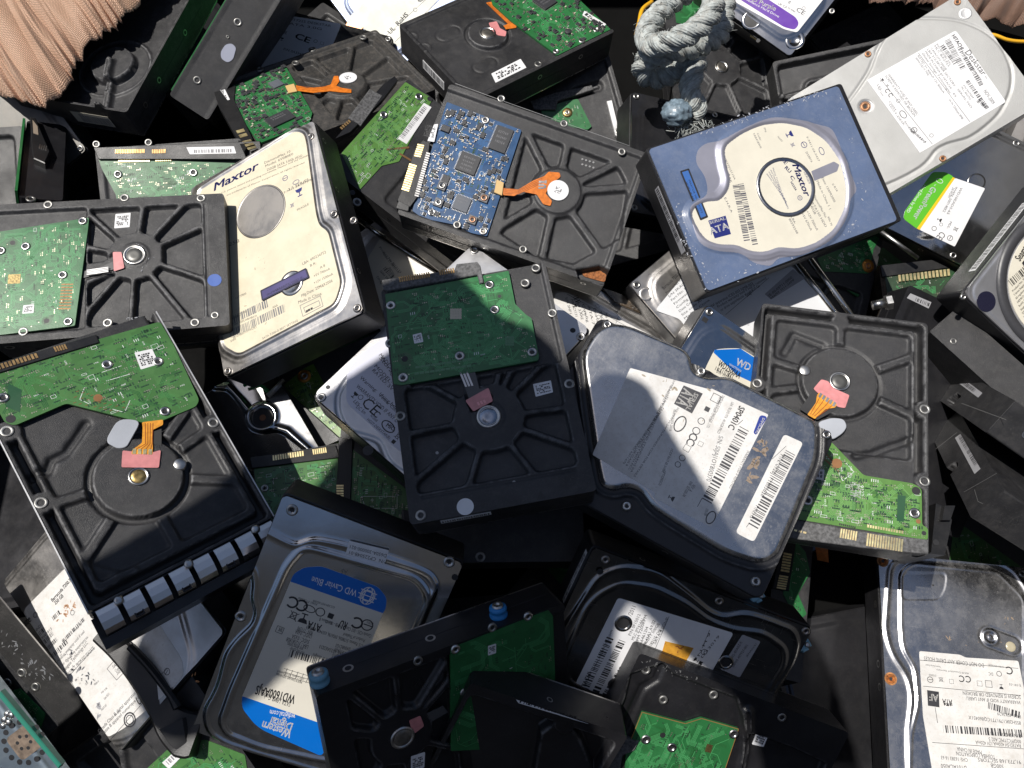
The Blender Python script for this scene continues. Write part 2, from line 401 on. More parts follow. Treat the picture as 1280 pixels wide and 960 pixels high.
    def boss(s, x, y, z, r=3.2, parent=None):
        """bright threaded mounting hole with a dark bore"""
        mb = MB(); mb.lathe([(r,z-1),(r,z+.1),(r*.88,z+.3),(r*.6,z+.22),(r*.5,z+.0),(r*.5,z-.6)], x, y, 20)
        o = s.obj('mounting_hole', mb, mat('dull boss metal', (.33,.325,.31), .42, metal=.9, bump=.3, var=.45, vscale=160), parent, True); mk = MB(); mk.disc(x, y, r*.49, z-.4, 16); s.obj('bore', mk, INK(), o); return o
    def ring(s, name, x, y, z, prof, m, parent=None, n=40):
        mb = MB(); mb.lathe([(r, z+h) for r, h in prof], x, y, n); return s.obj(name, mb, m, parent, True)
    def label(s, pts, z, m, name='label', rad=1.5, parent=None, label=None, loc=False, th=.12):
        p = np.asarray(pts, float) if loc else s.P(pts, z)
        p = np.clip(p, [-s.w/2+.8, -s.l/2+.8], [s.w/2-.8, s.l/2-.8])
        if rad: p = rround(p, rad)
        mb = MB(); mb.prism(p, z-.3, z+th); return s.obj(name, mb, m, parent, label=label)
    def ink(s, parent, m, fn, name='printing'):
        mb = MB(); fn(mb); 
        if mb.n: return s.obj(name, mb, m, parent)
    def holes(s, side, ys, zc=-7, r=2.0, m=None):
        """screw holes along a side wall: side 0 right, 1 left, 2 connector end, 3 far end"""
        for y in ys:
            o_, bore_ = MB(), MB()
            a = np.arange(16)*2*np.pi/16
            for k, (mb, rr, off) in enumerate(((o_, r, .15), (bore_, r*.62, .3))):
                c, sn = np.cos(a)*rr, np.sin(a)*rr
                if side in (0,1):
                    sx = (1 if side == 0 else -1); X0 = sx*(s.w/2+off); ring = np.c_[np.full(16, X0), y+c*sx, zc+sn]
                else:
                    sy = (-1 if side == 2 else 1); ring = np.c_[y-c*sy, np.full(16, sy*(s.l/2+off)), zc+sn]
                mb.add(ring, [list(range(16))])
            p = s.obj('side_screw_hole', o_, m or BRIGHT()); s.obj('bore', bore_, INK(), p)
    def traces(s, parent, poly, z, mats=None, n=60, seed=1, wd=.32, vias=80, silk=30, pads=0):
        """copper tracks, vias and printed marks inside a board outline (mm)"""
        r = random.Random(seed); P = np.asarray(poly, float); PL = P.tolist(); lo = P.min(0); hi = P.max(0)
        def inside(x, y, mg=1.2): return pdist(PL, x, y) < -mg
        A, B, C, Dk = MB(), MB(), MB(), MB(); dirs = [(1,0),(1,1),(0,1),(-1,1),(-1,0),(-1,-1),(0,-1),(1,-1)]
        for k in range(n):
            x = r.uniform(lo[0],hi[0]); y = r.uniform(lo[1],hi[1])
            if not inside(x, y): continue
            nb = r.choice([1,1,2,3,4,5]); d = r.randrange(8); base = [(x,y)]
            for _ in range(r.randint(2,6)):
                L = r.uniform(2,12); dx, dy = dirs[d%8]; q = 1/math.hypot(dx,dy)
                nx_, ny_ = base[-1][0]+dx*q*L, base[-1][1]+dy*q*L
                if not inside(nx_, ny_, 2): break
                base.append((nx_, ny_)); d += r.choice([-1,1])
            if len(base) < 2: continue
            bp = np.array(base); sg = np.diff(bp, axis=0); sg /= np.linalg.norm(sg,axis=1)[:,None]; nn = np.stack([-sg[:,1],sg[:,0]],1)
            na = np.vstack([nn[:1],nn]); nb_ = np.vstack([nn,nn[-1:]]); mt = (na+nb_)/(1+np.clip((na*nb_).sum(1),-.3,1))[:,None]
            for j in range(nb):
                pp = bp+mt*j*wd*2.3
                if all(inside(a[0],a[1],.8) for a in pp): (A if k%4 else Dk).strip(pp, wd, z+(.05 if k%4 else .04))
        for k in range(vias):
            x = r.uniform(lo[0],hi[0]); y = r.uniform(lo[1],hi[1])
            if inside(x, y):
                cl = r.choice([1,1,3,5])
                for j in range(cl):
                    xx = x+(j%3)*1.1; yy = y+(j//3)*1.1
                    if inside(xx, yy): B.disc(xx, yy, r.uniform(.22,.42), z+.07, 8)
        for k in range(silk):
            x = r.uniform(lo[0],hi[0]); y = r.uniform(lo[1],hi[1])
            if not inside(x, y, 3): continue
            t = r.random()
            if t < .5:
                a = r.choice([0,90]); st = ''.join(r.choice('RCJUQDL') for _ in range(1))+str(r.randint(1,99)); dd = np.array([1,0]) if a == 0 else np.array([0,1])
                put_text(C, st, (x,y), np.array([x,y])+dd*len(st)*.9, z+.08, .9)
            elif t < .8:
                for j in range(r.randint(1,4)): C.strip([(x+j*1.2,y),(x+j*1.2,y+1.6)], .35, z+.08)
            else:
                a, b = r.uniform(1.5,4), r.uniform(1,3)
                C.strip([(x,y),(x+a,y),(x+a,y+b),(x,y+b),(x,y)], .18, z+.08)
        Pd = MB()
        for k in range(int(vias*1.3)):
            x = r.uniform(lo[0],hi[0]); y = r.uniform(lo[1],hi[1])
            if inside(x, y, 2.5):
                a_, b_ = r.choice([(.5,.35),(.35,.5),(.9,.4),(.4,.9)]); nx_ = r.choice([1,2,2,3])
                for j in range(nx_): Pd.box(x+j*1.5-a_, y-b_, z, x+j*1.5+a_, y+b_, z+.06)
        if Pd.n: s.obj('dark_pads', Pd, mat('masked dark pad', (.02,.065,.028), .45), parent)
        tr, dk = mats or (TRG, TRDK)
        if A.n: s.obj('copper_traces', A, tr(), parent)
        if Dk.n: s.obj('dark_traces', Dk, dk(), parent)
        if B.n: s.obj('solder_vias', B, mat('solder tin', (.45,.42,.33), .4, metal=.8), parent)
        if C.n: s.obj('silkscreen', C, INKW(), parent)
    def comps(s, parent, poly, z, n=120, seed=2, rot=0., avoid=()):
        """small surface mount parts scattered on a board"""
        r = random.Random(seed); P = np.asarray(poly, float); PL = P.tolist(); lo = P.min(0); hi = P.max(0); K_, S_, W_, Br = MB(), MB(), MB(), MB()
        for k in range(n):
            x = r.uniform(lo[0],hi[0]); y = r.uniform(lo[1],hi[1])
            if pdist(PL, x, y) > -1.6: continue
            if any(math.hypot(x-a, y-b) < c for a, b, c in avoid): continue
            t = r.random(); R = rot+r.choice([0,90])
            if t < .55:
                a, b = r.uniform(.5,.9), r.uniform(.3,.5); h = r.uniform(.4,.8)
                for sx in (-1,1): S_.box(sx*a-.28,-b,z,sx*a+.28,b,z+h,R,(x,y))
                (Br if r.random() < .5 else K_).box(-a+.25,-b,z,a-.25,b,z+h*.96,R,(x,y))
            elif t < .75:
                a = r.uniform(1.2,2.2); K_.bbox(-a,-a*.7,z,a,a*.7,z+1,.15,R,(x,y))
                for j in range(3):
                    for sy in (-1,1): S_.box(-a*.7+j*a*.7-.2,sy*a*.7,z,-a*.7+j*a*.7+.2,sy*(a*.7+.7),z+.3,R,(x,y)) if sy>0 else S_.box(-a*.7+j*a*.7-.2,-(a*.7+.7),z,-a*.7+j*a*.7+.2,-a*.7,z+.3,R,(x,y))
            elif t < .93:
                for j in range(r.randint(2,6)): S_.disc(x+j*.9*math.cos(math.radians(R)), y+j*.9*math.sin(math.radians(R)), .3, z+.1, 8)
            else: W_.box(-.9,-.5,z,.9,.5,z+.7,R,(x,y))
        if K_.n: s.obj('small_chips', K_, CHIP(), parent)
        if S_.n: s.obj('solder_joints', S_, mat('solder bright', (.62,.61,.58), .35, metal=.9), parent)
        if W_.n: s.obj('pale_capacitors', W_, mat('pale ceramic', (.5,.46,.36), .5), parent)
        if Br.n: s.obj('brown_capacitors', Br, mat('brown ceramic', (.16,.09,.055), .5), parent)
    def chip(s, parent, x, y, a, b, z, R=0, name='chip', leads=True, h=1.2, lines=0, m=None):
        mb = MB(); mb.bbox(-a/2,-b/2,z,a/2,b/2,z+h,.2,R,(x,y)); o = s.obj(name, mb, m or CHIP(), parent)
        if leads:
            S_ = MB(); n = int(b/1.0); n2 = int(a/1.0)
            for i in range(n):
                yy = -b/2+.5+i*(b-1)/max(1,n-1)
                S_.box(a/2,yy-.2,z,a/2+1,yy+.2,z+.3,R,(x,y)); S_.box(-a/2-1,yy-.2,z,-a/2,yy+.2,z+.3,R,(x,y))
            if leads == 4:
                for i in range(n2):
                    xx = -a/2+.5+i*(a-1)/max(1,n2-1)
                    S_.box(xx-.2,b/2,z,xx+.2,b/2+1,z+.3,R,(x,y)); S_.box(xx-.2,-b/2-1,z,xx+.2,-b/2,z+.3,R,(x,y))
            s.obj('chip_leads', S_, mat('tinned leads', (.55,.54,.52), .35, metal=.9), o)
        if lines:
            T_ = MB(); aa = math.radians(R); ux = np.array([math.cos(aa), math.sin(aa)]); uy = np.array([-ux[1], ux[0]])
            for i in range(lines):
                st = ''.join(s.rnd.choice('ABE0123456789') for _ in range(6)); q = np.array([x,y])-ux*a*.32+uy*(b*.22-i*b*.2)
                put_text(T_, st, q, q+ux*a*.6, z+h+.03, b*.1)
            s.obj('chip_marking', T_, INKG(), o)
        return o
    def sata(s, y0=None, x0=-20, x1=28, z=-3, m=None, pins=GOLD, flip=False, depth=7):
        """connector block at the connector end (-y) with its two rows of flat contacts lying along x"""
        ye = -s.l/2 if y0 is None else y0
        mb = MB(); mb.bbox(x0, ye-1.0, z-6, x1, ye+depth, z+1.8, .3); o = s.obj('sata_connector', mb, m or PLAST())
        pn = MB(); wdt = x1-x0; a0 = x0+wdt*.08; 
        segs = [(a0, a0+wdt*.48, 15), (a0+wdt*.58, a0+wdt*.82, 7)]
        if flip: segs = [(x0+x1-b, x0+x1-a, n) for a, b, n in segs]
        for a, b, n in segs:
            for i in range(n):
                xx = a+(b-a)*(i+.5)/n; q = (b-a)/n*.30; pn.box(xx-q, ye-.6, z+1.7, xx+q, ye+depth*.62, z+2.0)
        s.obj('contacts', pn, pins(), o); return o
    def pcb(s, poly, m, z=0.6, th=1.6, rad=1.0, loc=False, **kw):
        p = np.asarray(poly, float) if loc else s.P(poly, z)
        p = np.clip(p, [-s.w/2+.6, -s.l/2+.2], [s.w/2-.6, s.l/2-.6])
        if rad: p = rround(p, rad)
        mb = MB(); mb.prism(p, z-th, z); o = s.obj('circuit_board', mb, m); return o, p
# solved rigid pose of every slab: rotation (camera axes), centre of its face (mm), size factor, width, length
POSES = {
 'A': ([-0.14812, -0.97875, 0.14181, 0.94525, -0.09794, 0.3113, -0.2908, 0.18016, 0.93967], [-255.55, 76.29, -491.41], 0.9494, 101.6, 147),
 'B': ([0.89366, -0.29274, -0.34011, 0.38644, 0.8873, 0.2517, 0.2281, -0.35637, 0.90608], [-160.63, 92.33, -510.39], 1.0472, 101.6, 147),
 'C': ([-0.98385, 0.1728, -0.04659, -0.17708, -0.90215, 0.3934, 0.02595, 0.3953, 0.91818], [-16.52, 0.05, -424.89], 0.9650, 101.6, 147),
 'E': ([-0.33341, 0.94169, 0.0454, -0.92694, -0.33622, 0.16657, 0.17212, 0.01346, 0.98498], [9.0, 136.65, -523.29], 1.0000, 101.6, 147),
 'F': ([-0.60143, -0.79591, 0.06934, 0.73448, -0.51667, 0.43999, -0.31437, 0.31555, 0.89532], [-3.39, 292.85, -632.21], 1.0000, 101.6, 147),
 'G': ([0.56063, 0.8278, 0.021, -0.68625, 0.45027, 0.57124, 0.46342, -0.33467, 0.82051], [-150.34, 239.31, -617.55], 1.0000, 101.6, 147),
 'K': ([0.75649, 0.65375, -0.01804, -0.58424, 0.68794, 0.43058, 0.2939, -0.31519, 0.90237], [-37.11, 14.4, -489.59], 1.0236, 101.6, 147),
 'M': ([0.36346, 0.92414, 0.11772, -0.92837, 0.34877, 0.12837, 0.07757, -0.15595, 0.98471], [172.32, 129.95, -500.13], 1.0000, 101.6, 147),
 'N': ([0.4946, 0.85364, -0.1633, -0.85753, 0.50989, 0.06816, 0.14144, 0.10632, 0.98422], [294.41, 208.37, -567.17], 1.0000, 101.6, 147),
 'X': ([-0.74979, 0.5441, 0.37653, -0.381, -0.82027, 0.42662, 0.54097, 0.17642, 0.82233], [-215.69, -35.66, -428.3], 1.0000, 101.6, 147),
 'WD': ([-0.92009, -0.39042, 0.03171, 0.37859, -0.90715, -0.18373, 0.1005, -0.15704, 0.98247], [-105.09, -148.79, -432.42], 1.0450, 101.6, 147),
 'JJ': ([0.48891, -0.87222, -0.01406, 0.8352, 0.46338, 0.29616, -0.2518, -0.15654, 0.95503], [92.2, -37.22, -431.76], 1.0200, 101.6, 147),
 'KK': ([0.97976, 0.18229, -0.08273, -0.14081, 0.92128, 0.3625, 0.1423, -0.34352, 0.9283], [198.99, -22.35, -466.39], 1.0007, 101.6, 147),
 'II': ([-0.99256, -0.11211, -0.04758, 0.08775, -0.92922, 0.35895, -0.08445, 0.3521, 0.93215], [296.15, -189.47, -503.88], 1.0000, 101.6, 147),
 'GG': ([0.38464, -0.92196, 0.04521, 0.90406, 0.36638, -0.22011, 0.18637, 0.12553, 0.97443], [92.29, -161.57, -449.62], 0.9666, 101.6, 147),
 'HH': ([-0.3948, 0.91639, 0.06601, -0.91237, -0.38257, -0.14569, -0.10826, -0.11774, 0.98713], [115.18, -219.11, -442.51], 0.9231, 101.6, 147),
 'FF': ([-0.92034, -0.3911, 0.00295, 0.36587, -0.86357, -0.34696, 0.13824, -0.31824, 0.93788], [-5.49, -227.76, -424.21], 0.8928, 101.6, 147),
 'EE': ([-0.08149, -0.89669, 0.4351, 0.93868, -0.21579, -0.26891, 0.33502, 0.38651, 0.85929], [-28.83, -179.56, -411.03], 0.9341, 101.6, 147),
 'Y': ([-0.65876, 0.70104, -0.27308, -0.75036, -0.63861, 0.17069, -0.05473, 0.31735, 0.94673], [-243.21, -133.25, -462.28], 0.9377, 101.6, 147),
 'LL': ([-0.82906, -0.53874, 0.14971, 0.55108, -0.83259, 0.05569, 0.09465, 0.12868, 0.98716], [129.86, -35.49, -495.49], 0.9828, 101.6, 147),
 'MM': ([-0.75843, 0.64756, 0.07376, -0.63723, -0.76053, 0.12465, 0.13681, 0.04754, 0.98946], [169.21, 45.41, -538.23], 1.0238, 101.6, 147),
 'L1': ([-0.85742, -0.51212, 0.05072, 0.50714, -0.82407, 0.25242, -0.08747, 0.24215, 0.96629], [38.91, -0.59, -540.52], 1.0201, 101.6, 147),
 'PP': ([-0.47624, 0.87509, -0.08605, -0.87862, -0.47747, 0.00708, -0.03489, 0.07898, 0.99627], [353.6, 138.07, -574.92], 1.0106, 101.6, 147),
 'SS': ([-0.63921, 0.75882, 0.12492, -0.76513, -0.64386, -0.00406, 0.07735, -0.09818, 0.99216], [381.37, 49.9, -508.77], 1.0140, 101.6, 147),
 'UU': ([0.99981, -0.01239, 0.01489, 0.00585, 0.92591, 0.3777, -0.01846, -0.37754, 0.92581], [-5.28, -43.33, -500.64], 0.9772, 101.6, 147),
 'VV1': ([-0.96901, 0.236, 0.07293, -0.168, -0.84612, 0.50582, 0.18108, 0.4779, 0.85955], [-109.98, -100.86, -488.16], 0.9506, 101.6, 147),
 'VV2': ([-0.01698, 0.99897, 0.04201, -0.95415, -0.02875, 0.29793, 0.29883, -0.03503, 0.95366], [-43.75, -49.41, -514.39], 0.9766, 101.6, 147),
 'Q': ([-0.04938, 0.95396, 0.29584, -0.9758, -0.10925, 0.18942, 0.21302, -0.27933, 0.93627], [161.51, 171.67, -611.13], 1.0051, 101.6, 147),
 'R': ([0.24899, 0.96843, 0.01245, -0.96103, 0.24545, 0.12721, 0.12014, -0.04364, 0.9918], [22.64, 217.84, -651.75], 1.0227, 101.6, 147),
 'S': ([0.59784, 0.79895, -0.06541, -0.80135, 0.59777, -0.02277, 0.02091, 0.06603, 0.9976], [-88.38, 373.86, -718.72], 1.0027, 101.6, 147),
 'Tt': ([-0.97024, -0.2327, 0.06692, 0.24209, -0.93729, 0.25077, 0.00437, 0.25951, 0.96573], [-179.49, 262.43, -691.69], 1.0531, 101.6, 147),
 'H': ([-0.50282, 0.79266, 0.34476, -0.77228, -0.59112, 0.23273, 0.38827, -0.14923, 0.90938], [-47.35, 152.66, -586.91], 1.0171, 101.6, 147),
 'J': ([0.65213, 0.7579, -0.01793, -0.72409, 0.6297, 0.28136, 0.22453, -0.1705, 0.95943], [-62.88, 106.25, -609.15], 1.0005, 101.6, 147),
 'O': ([0.77151, 0.60455, -0.19823, -0.6251, 0.7783, -0.05925, 0.11846, 0.16962, 0.97836], [256.8, 391.17, -686.53], 1.0811, 101.6, 147),
 'Pp': ([0.15924, 0.97952, -0.12324, -0.98678, 0.16172, 0.01027, 0.02999, 0.11998, 0.99232], [308.34, 237.74, -651.52], 1.0471, 101.6, 147),
 'V': ([0.96612, 0.24721, -0.07412, -0.20015, 0.89901, 0.38952, 0.16292, -0.36149, 0.91803], [-318.45, 279.37, -607.37], 1.0115, 101.6, 147),
 'Wg': ([-0.98693, 0.11213, 0.11571, -0.11037, -0.99366, 0.02155, 0.1174, 0.0085, 0.99305], [-246.12, 103.48, -568.95], 1.0263, 101.6, 147),
 'U': ([0.80728, 0.54186, 0.23386, -0.50052, 0.83856, -0.21518, -0.3127, 0.05666, 0.94816], [-214.25, 282.69, -603.16], 1.0209, 32, 150),
 'BK': ([0.88759, -0.32567, 0.32576, 0.01564, 0.7281, 0.68529, -0.46037, -0.60316, 0.65135], [-345.1, 165.94, -566.31], 1.0009, 26.1, 101.6),
 'RR1': ([0.76668, -0.62656, -0.14007, 0.63946, 0.72573, 0.25377, -0.05735, -0.28413, 0.95707], [338.88, -9.35, -500.51], 0.9970, 26.1, 147),
 'RR2': ([0.54475, 0.15912, -0.82336, 0.78771, 0.23971, 0.56749, 0.28767, -0.95772, 0.00525], [305.93, -8.46, -515.02], 0.9525, 26.1, 101.6),
 'RR3': ([0.47513, 0.22632, -0.85031, 0.72211, 0.45191, 0.52377, 0.5028, -0.86288, 0.05129], [295.53, -49.83, -501.73], 0.9728, 26.1, 101.6),
 'TT': ([0.19806, 0.97769, -0.06998, -0.97339, 0.20458, 0.10326, 0.11527, 0.04766, 0.99219], [402.15, -138.49, -556.26], 1.0617, 101.6, 147),
 'OO': ([-0.94028, -0.2595, 0.22028, 0.27815, -0.9588, 0.05778, 0.19622, 0.1156, 0.97372], [224.71, 59.71, -589.34], 1.0464, 101.6, 147),
 'Z': ([-0.64324, -0.76018, -0.09154, 0.76565, -0.63953, -0.06919, -0.00595, -0.1146, 0.99339], [-342.07, -199.89, -441.2], 0.9867, 101.6, 147),
 'CC': ([-0.5714, -0.81685, -0.07915, 0.82053, -0.57046, -0.03617, -0.0156, -0.08562, 0.99621], [-216.1, -244.34, -450.67], 0.9263, 101.6, 147),
 'WWl': ([-0.84006, 0.5404, 0.04774, -0.5087, -0.81524, 0.27678, 0.18849, 0.20822, 0.95975], [-175.58, -65.94, -516.21], 0.9866, 101.6, 147),
 'YYb': ([-0.90863, 0.41732, 0.0156, -0.40441, -0.88861, 0.21639, 0.10417, 0.19031, 0.97618], [-92.73, -41.09, -544.57], 1.0318, 101.6, 147),
 'L2': ([-0.56982, -0.81978, -0.05716, 0.82039, -0.56347, -0.09726, 0.04753, -0.10232, 0.99362], [-421.72, 183.71, -606.81], 0.9976, 101.6, 147),
 'DD': ([-0.60295, -0.79562, -0.05867, 0.79778, -0.60128, -0.04484, 0.0004, -0.07385, 0.99727], [-323.26, -226.17, -425.3], 0.9532, 101.6, 147),
 'GC': ([0.91165, 0.39892, -0.09879, -0.39818, 0.91688, 0.02792, 0.10172, 0.01389, 0.99472], [452.05, 192.12, -601.99], 1.0670, 101.6, 147),
 'QQb': ([-0.90855, -0.41272, 0.0648, 0.41565, -0.90862, 0.04062, 0.04211, 0.06384, 0.99707], [297.92, -19.21, -542.42], 1.0213, 101.6, 147),
 'RC': ([-0.99357, 0.06263, -0.09431, -0.07092, -0.99365, 0.08733, -0.08825, 0.09345, 0.99171], [340.39, 19.57, -581.87], 1.0301, 101.6, 147),
 'SG': ([0.96409, 0.2536, 0.07881, -0.26203, 0.86017, 0.43755, 0.04318, -0.44249, 0.89574], [187.73, -147.62, -519.97], 0.9847, 26.1, 101.6),
 'BK2': ([-0.10642, -0.9902, 0.09046, 0.99185, -0.0993, 0.07987, -0.07011, 0.09822, 0.99269], [-442.54, 137.84, -575.43], 1.0289, 101.6, 147),
}
# ---------------------------------------------------------------- drive builders
def _zoom(s, ox=0, oy=0, k=3.691): s.zm = (ox, oy, k); return s
Slab.Z = _zoom
_L0 = Slab.L
def _L(s, px, py, h=0.):
    z = getattr(s, 'zm', None)
    if z: px, py = z[0]+px/z[2], z[1]+py/z[2]
    return _L0(s, px, py, h)
Slab.L = _L
def _un(s): s.zm = None; return s
Slab.U = _un
def text(s, parent, m, rows, z, name='printing', bold=False, shear=0.):
    """rows of (string, x0, y0, x1, y1, cap height in mm) with pixel baselines"""
    mb = MB()
    for r in rows:
        put_text(mb, r[0], s.L(r[1], r[2], z), s.L(r[3], r[4], z), z+.05, r[5] if len(r) > 5 else None, bold or (len(r) > 6 and r[6]), shear)
    return s.obj(name, mb, m, parent)
Slab.text = text
def bars(s, parent, rows, z, m=None, unit=.33):
    """rows of (x0, y0, x1, y1, height mm, seed)"""
    mb = MB()
    for r in rows: barcode(mb, s.L(r[0], r[1], z), s.L(r[2], r[3], z), r[4], z+.05, r[5] if len(r) > 5 else 1, unit)
    return s.obj('barcode', mb, m or INK(), parent)
Slab.bars = bars
def pins(s, rows, z, m=None, parent=None):
    mb = MB()
    for (x0,y0,x1,y1,x2,y2,n) in rows:
        a = s.L(x0,y0,z); b = s.L(x1,y1,z); c = s.L(x2,y2,z)-a; d = (b-a)/n
        for i in range(n):
            q = a+d*(i+.18); mb.prism([q, q+d*.64, q+d*.64+c, q+c], z-.3, z+.15)
    return s.obj('contacts', mb, m or GOLD(), parent)
Slab.pins = pins
def poly(s, name, pts, z0, z1, m, parent=None, rad=0, bev=0., label=None):
    p = s.P(pts, z1)
    if rad: p = rround(p, rad)
    mb = MB(); mb.prism(p, z0, z1, bev); return s.obj(name, mb, m, parent, label=label)
Slab.poly = poly
def matrixcode(mb, c, sz, z, ang=0, seed=3):
    """a plain square of rounded specks, too small to read (no real code)"""
    pass
def sticker(s, pts, z, m=None, seed=1, parent=None, rows=3, name='sticker', lines=True):
    """small white identification sticker with a few illegible marks"""
    o = s.label(pts, z, m or WHITE(), name, .5, parent)
    if lines:
        p = s.P(pts, z); a, b, d = p[0], p[1], p[3]; mb = MB(); r = random.Random(seed); u = b-a; v = d-a
        for i in range(rows*2):
            y = .16+.68*(i+.5)/(rows*2); x = .12
            while x < .85:
                w_ = r.uniform(.03,.12)
                if r.random() < .75:
                    q = a+u*x+v*(y-.26/(rows*2)); mb.flat([q, q+u*min(w_, .88-x), q+u*min(w_, .88-x)+v*.52/(rows*2), q+v*.52/(rows*2)], z+.17)
                x += w_+.03
        s.obj('printing', mb, INK(), o)
    return o
Slab.sticker = sticker
def base(s, ops, m=None, cover=None, res=.8, h0=0., zb=None, name='base_casting', rad=2.5):
    zb = -s.T+1.2 if zb is None else zb
    o = s.hf(name, m or BLACK(), ops, zb, res, h0, rad=rad)
    mb = MB(); x, y = s.w/2-.15, s.l/2-.15
    mb.prism(rround([(-x,-y),(x,-y),(x,y),(-x,y)], rad), -s.T, zb); s.obj('top_cover', mb, cover or STEEL())
    if s.T > 20 and s.l > 90 and s.w > 60:
        x, y = s.w/2, s.l/2; mb = MB()
        for sx in (-1,1): mb.box(sx*(x+.02)-.1, -y*.92, -s.T*.52-.35, sx*(x+.02)+.1, y*.7, -s.T*.52+.35)
        s.obj('side_groove', mb, INK())
    return o
Slab.base = base
def radial(s, hub, rhub, ribs, rect, depth=4.5, hw=1.3, wall=1.5, floor=None, moat=None, extra=(), rimdepth=None):
    """ops of a cast base: sector pockets between ribs that run out from the motor hub"""
    A = [math.degrees(math.atan2(p[1]-hub[1], p[0]-hub[0])) for p in ribs]
    ops = []
    if rimdepth:
        ops.append(('fill', ('r', -s.w/2+2.2, -s.l/2-9, s.w/2-2.2, s.l/2-2.4, 3), -rimdepth, 1.2))
    sect = ('sand', 2.6, ('r', *rect, 3), ('not', ('c', hub[0], hub[1], rhub)), ('not', ('ribs', hub[0], hub[1], A, hw)))
    ops.append(('add', ('grow', sect, -.4), -depth, wall))
    if moat: ops.append(('fill', ('and', ('c', hub[0], hub[1], rhub+moat[0]), ('not', ('c', hub[0], hub[1], rhub))), -moat[1], 1.2))
    return ops+list(extra)
Slab.radial = radial
def motor(s, x, y, z, r=6.5, cap=None, name='motor_cap'):
    o = s.ring(name, x, y, z, [(r,-.8),(r,.5),(r*.9,.8),(r*.8,.7),(r*.76,.25),(r*.72,.25)], BRIGHT())
    s.ring('motor_centre', x, y, z+.2, [(r*.73,0),(r*.7,.2),(r*.3,.3),(r*.08,.25)], cap or mat('motor bronze', (.30,.28,.25), .4, metal=.9, var=.2, vscale=300), o)
    return o
Slab.motor = motor
def lidbody(s, m_base=None, zt=-1.4, rad=3.0, ops=None):
    """cast black tub under a flat cover"""
    mb = MB(); x, y = s.w/2, s.l/2
    mb.prism(rround([(-x,-y),(x,-y),(x,y),(-x,y)], rad), -s.T, zt-.8, .5)
    x -= 1.0; y -= 1.0; mb.prism(rround([(-x,-y),(x,-y),(x,y),(-x,y)], rad), zt-.9, zt)
    return s.obj('base_casting', mb, m_base or BLACK3())
Slab.lidbody = lidbody
def lid(s, m, ops, res=.7, inset=.6, rad=3.0, zb=-1.4): return s.hf('cover', m, ops, zb, res, 0., inset, rad)
Slab.lid = lid
def local_contour(s, k=0):
    """typical stamped outline of a cover: wide disc chamber and a waist beside the head stack"""
    w, l = s.w/2, s.l/2
    if k == 0: p = [(-w+7,-l+24),(-w+14,-l+9),(w-14,-l+9),(w-7,-l+20),(w-7,-l+46),(w-14,-l+55),(w-6,-l+68),(w-6,l-22),(w-20,l-7),(-w+20,l-7),(-w+6,l-22)]
    elif k == 1: p = [(-w+10,-l+40),(-w+22,-l+10),(w-12,-l+10),(w-12,-l+45),(w-5,-l+60),(w-5,l-38),(w-16,l-12),(w-38,l-5),(-w+38,l-5),(-w+16,l-12),(-w+5,l-38)]
    return rround(p, 7)
Slab.contour = local_contour
def dark_underside(s, name='base_casting'): pass
def pinkpatch(s, pts, z): return s.poly('sealant_patch', pts, z-.2, z+.25, PINK(), rad=1)
Slab.pink = pinkpatch
def flex(s, pts_list, z, m=None, parent=None, name='flex_cable'):
    """flat flexible cable outline with its copper tracks"""
    o = s.poly(name, pts_list, z-.15, z+.12, m or FLEX(), parent, rad=.8); return o
Slab.flex = flex
def flextracks(s, parent, lines, z, wd=.35, m=None):
    mb = MB()
    for ln in lines: mb.strip(s.P(ln, z), wd, z+.16)
    return s.obj('copper_tracks', mb, m or mat('flex track gap', (.30,.07,.01), .4), parent)
Slab.flextracks = flextracks
def lines(s, parent, m, segs, wd, z, name='printed_lines'):
    mb = MB()
    for ln in segs: mb.strip(s.P(ln, z), wd, z+.05)
    return s.obj(name, mb, m, parent)
Slab.lines = lines
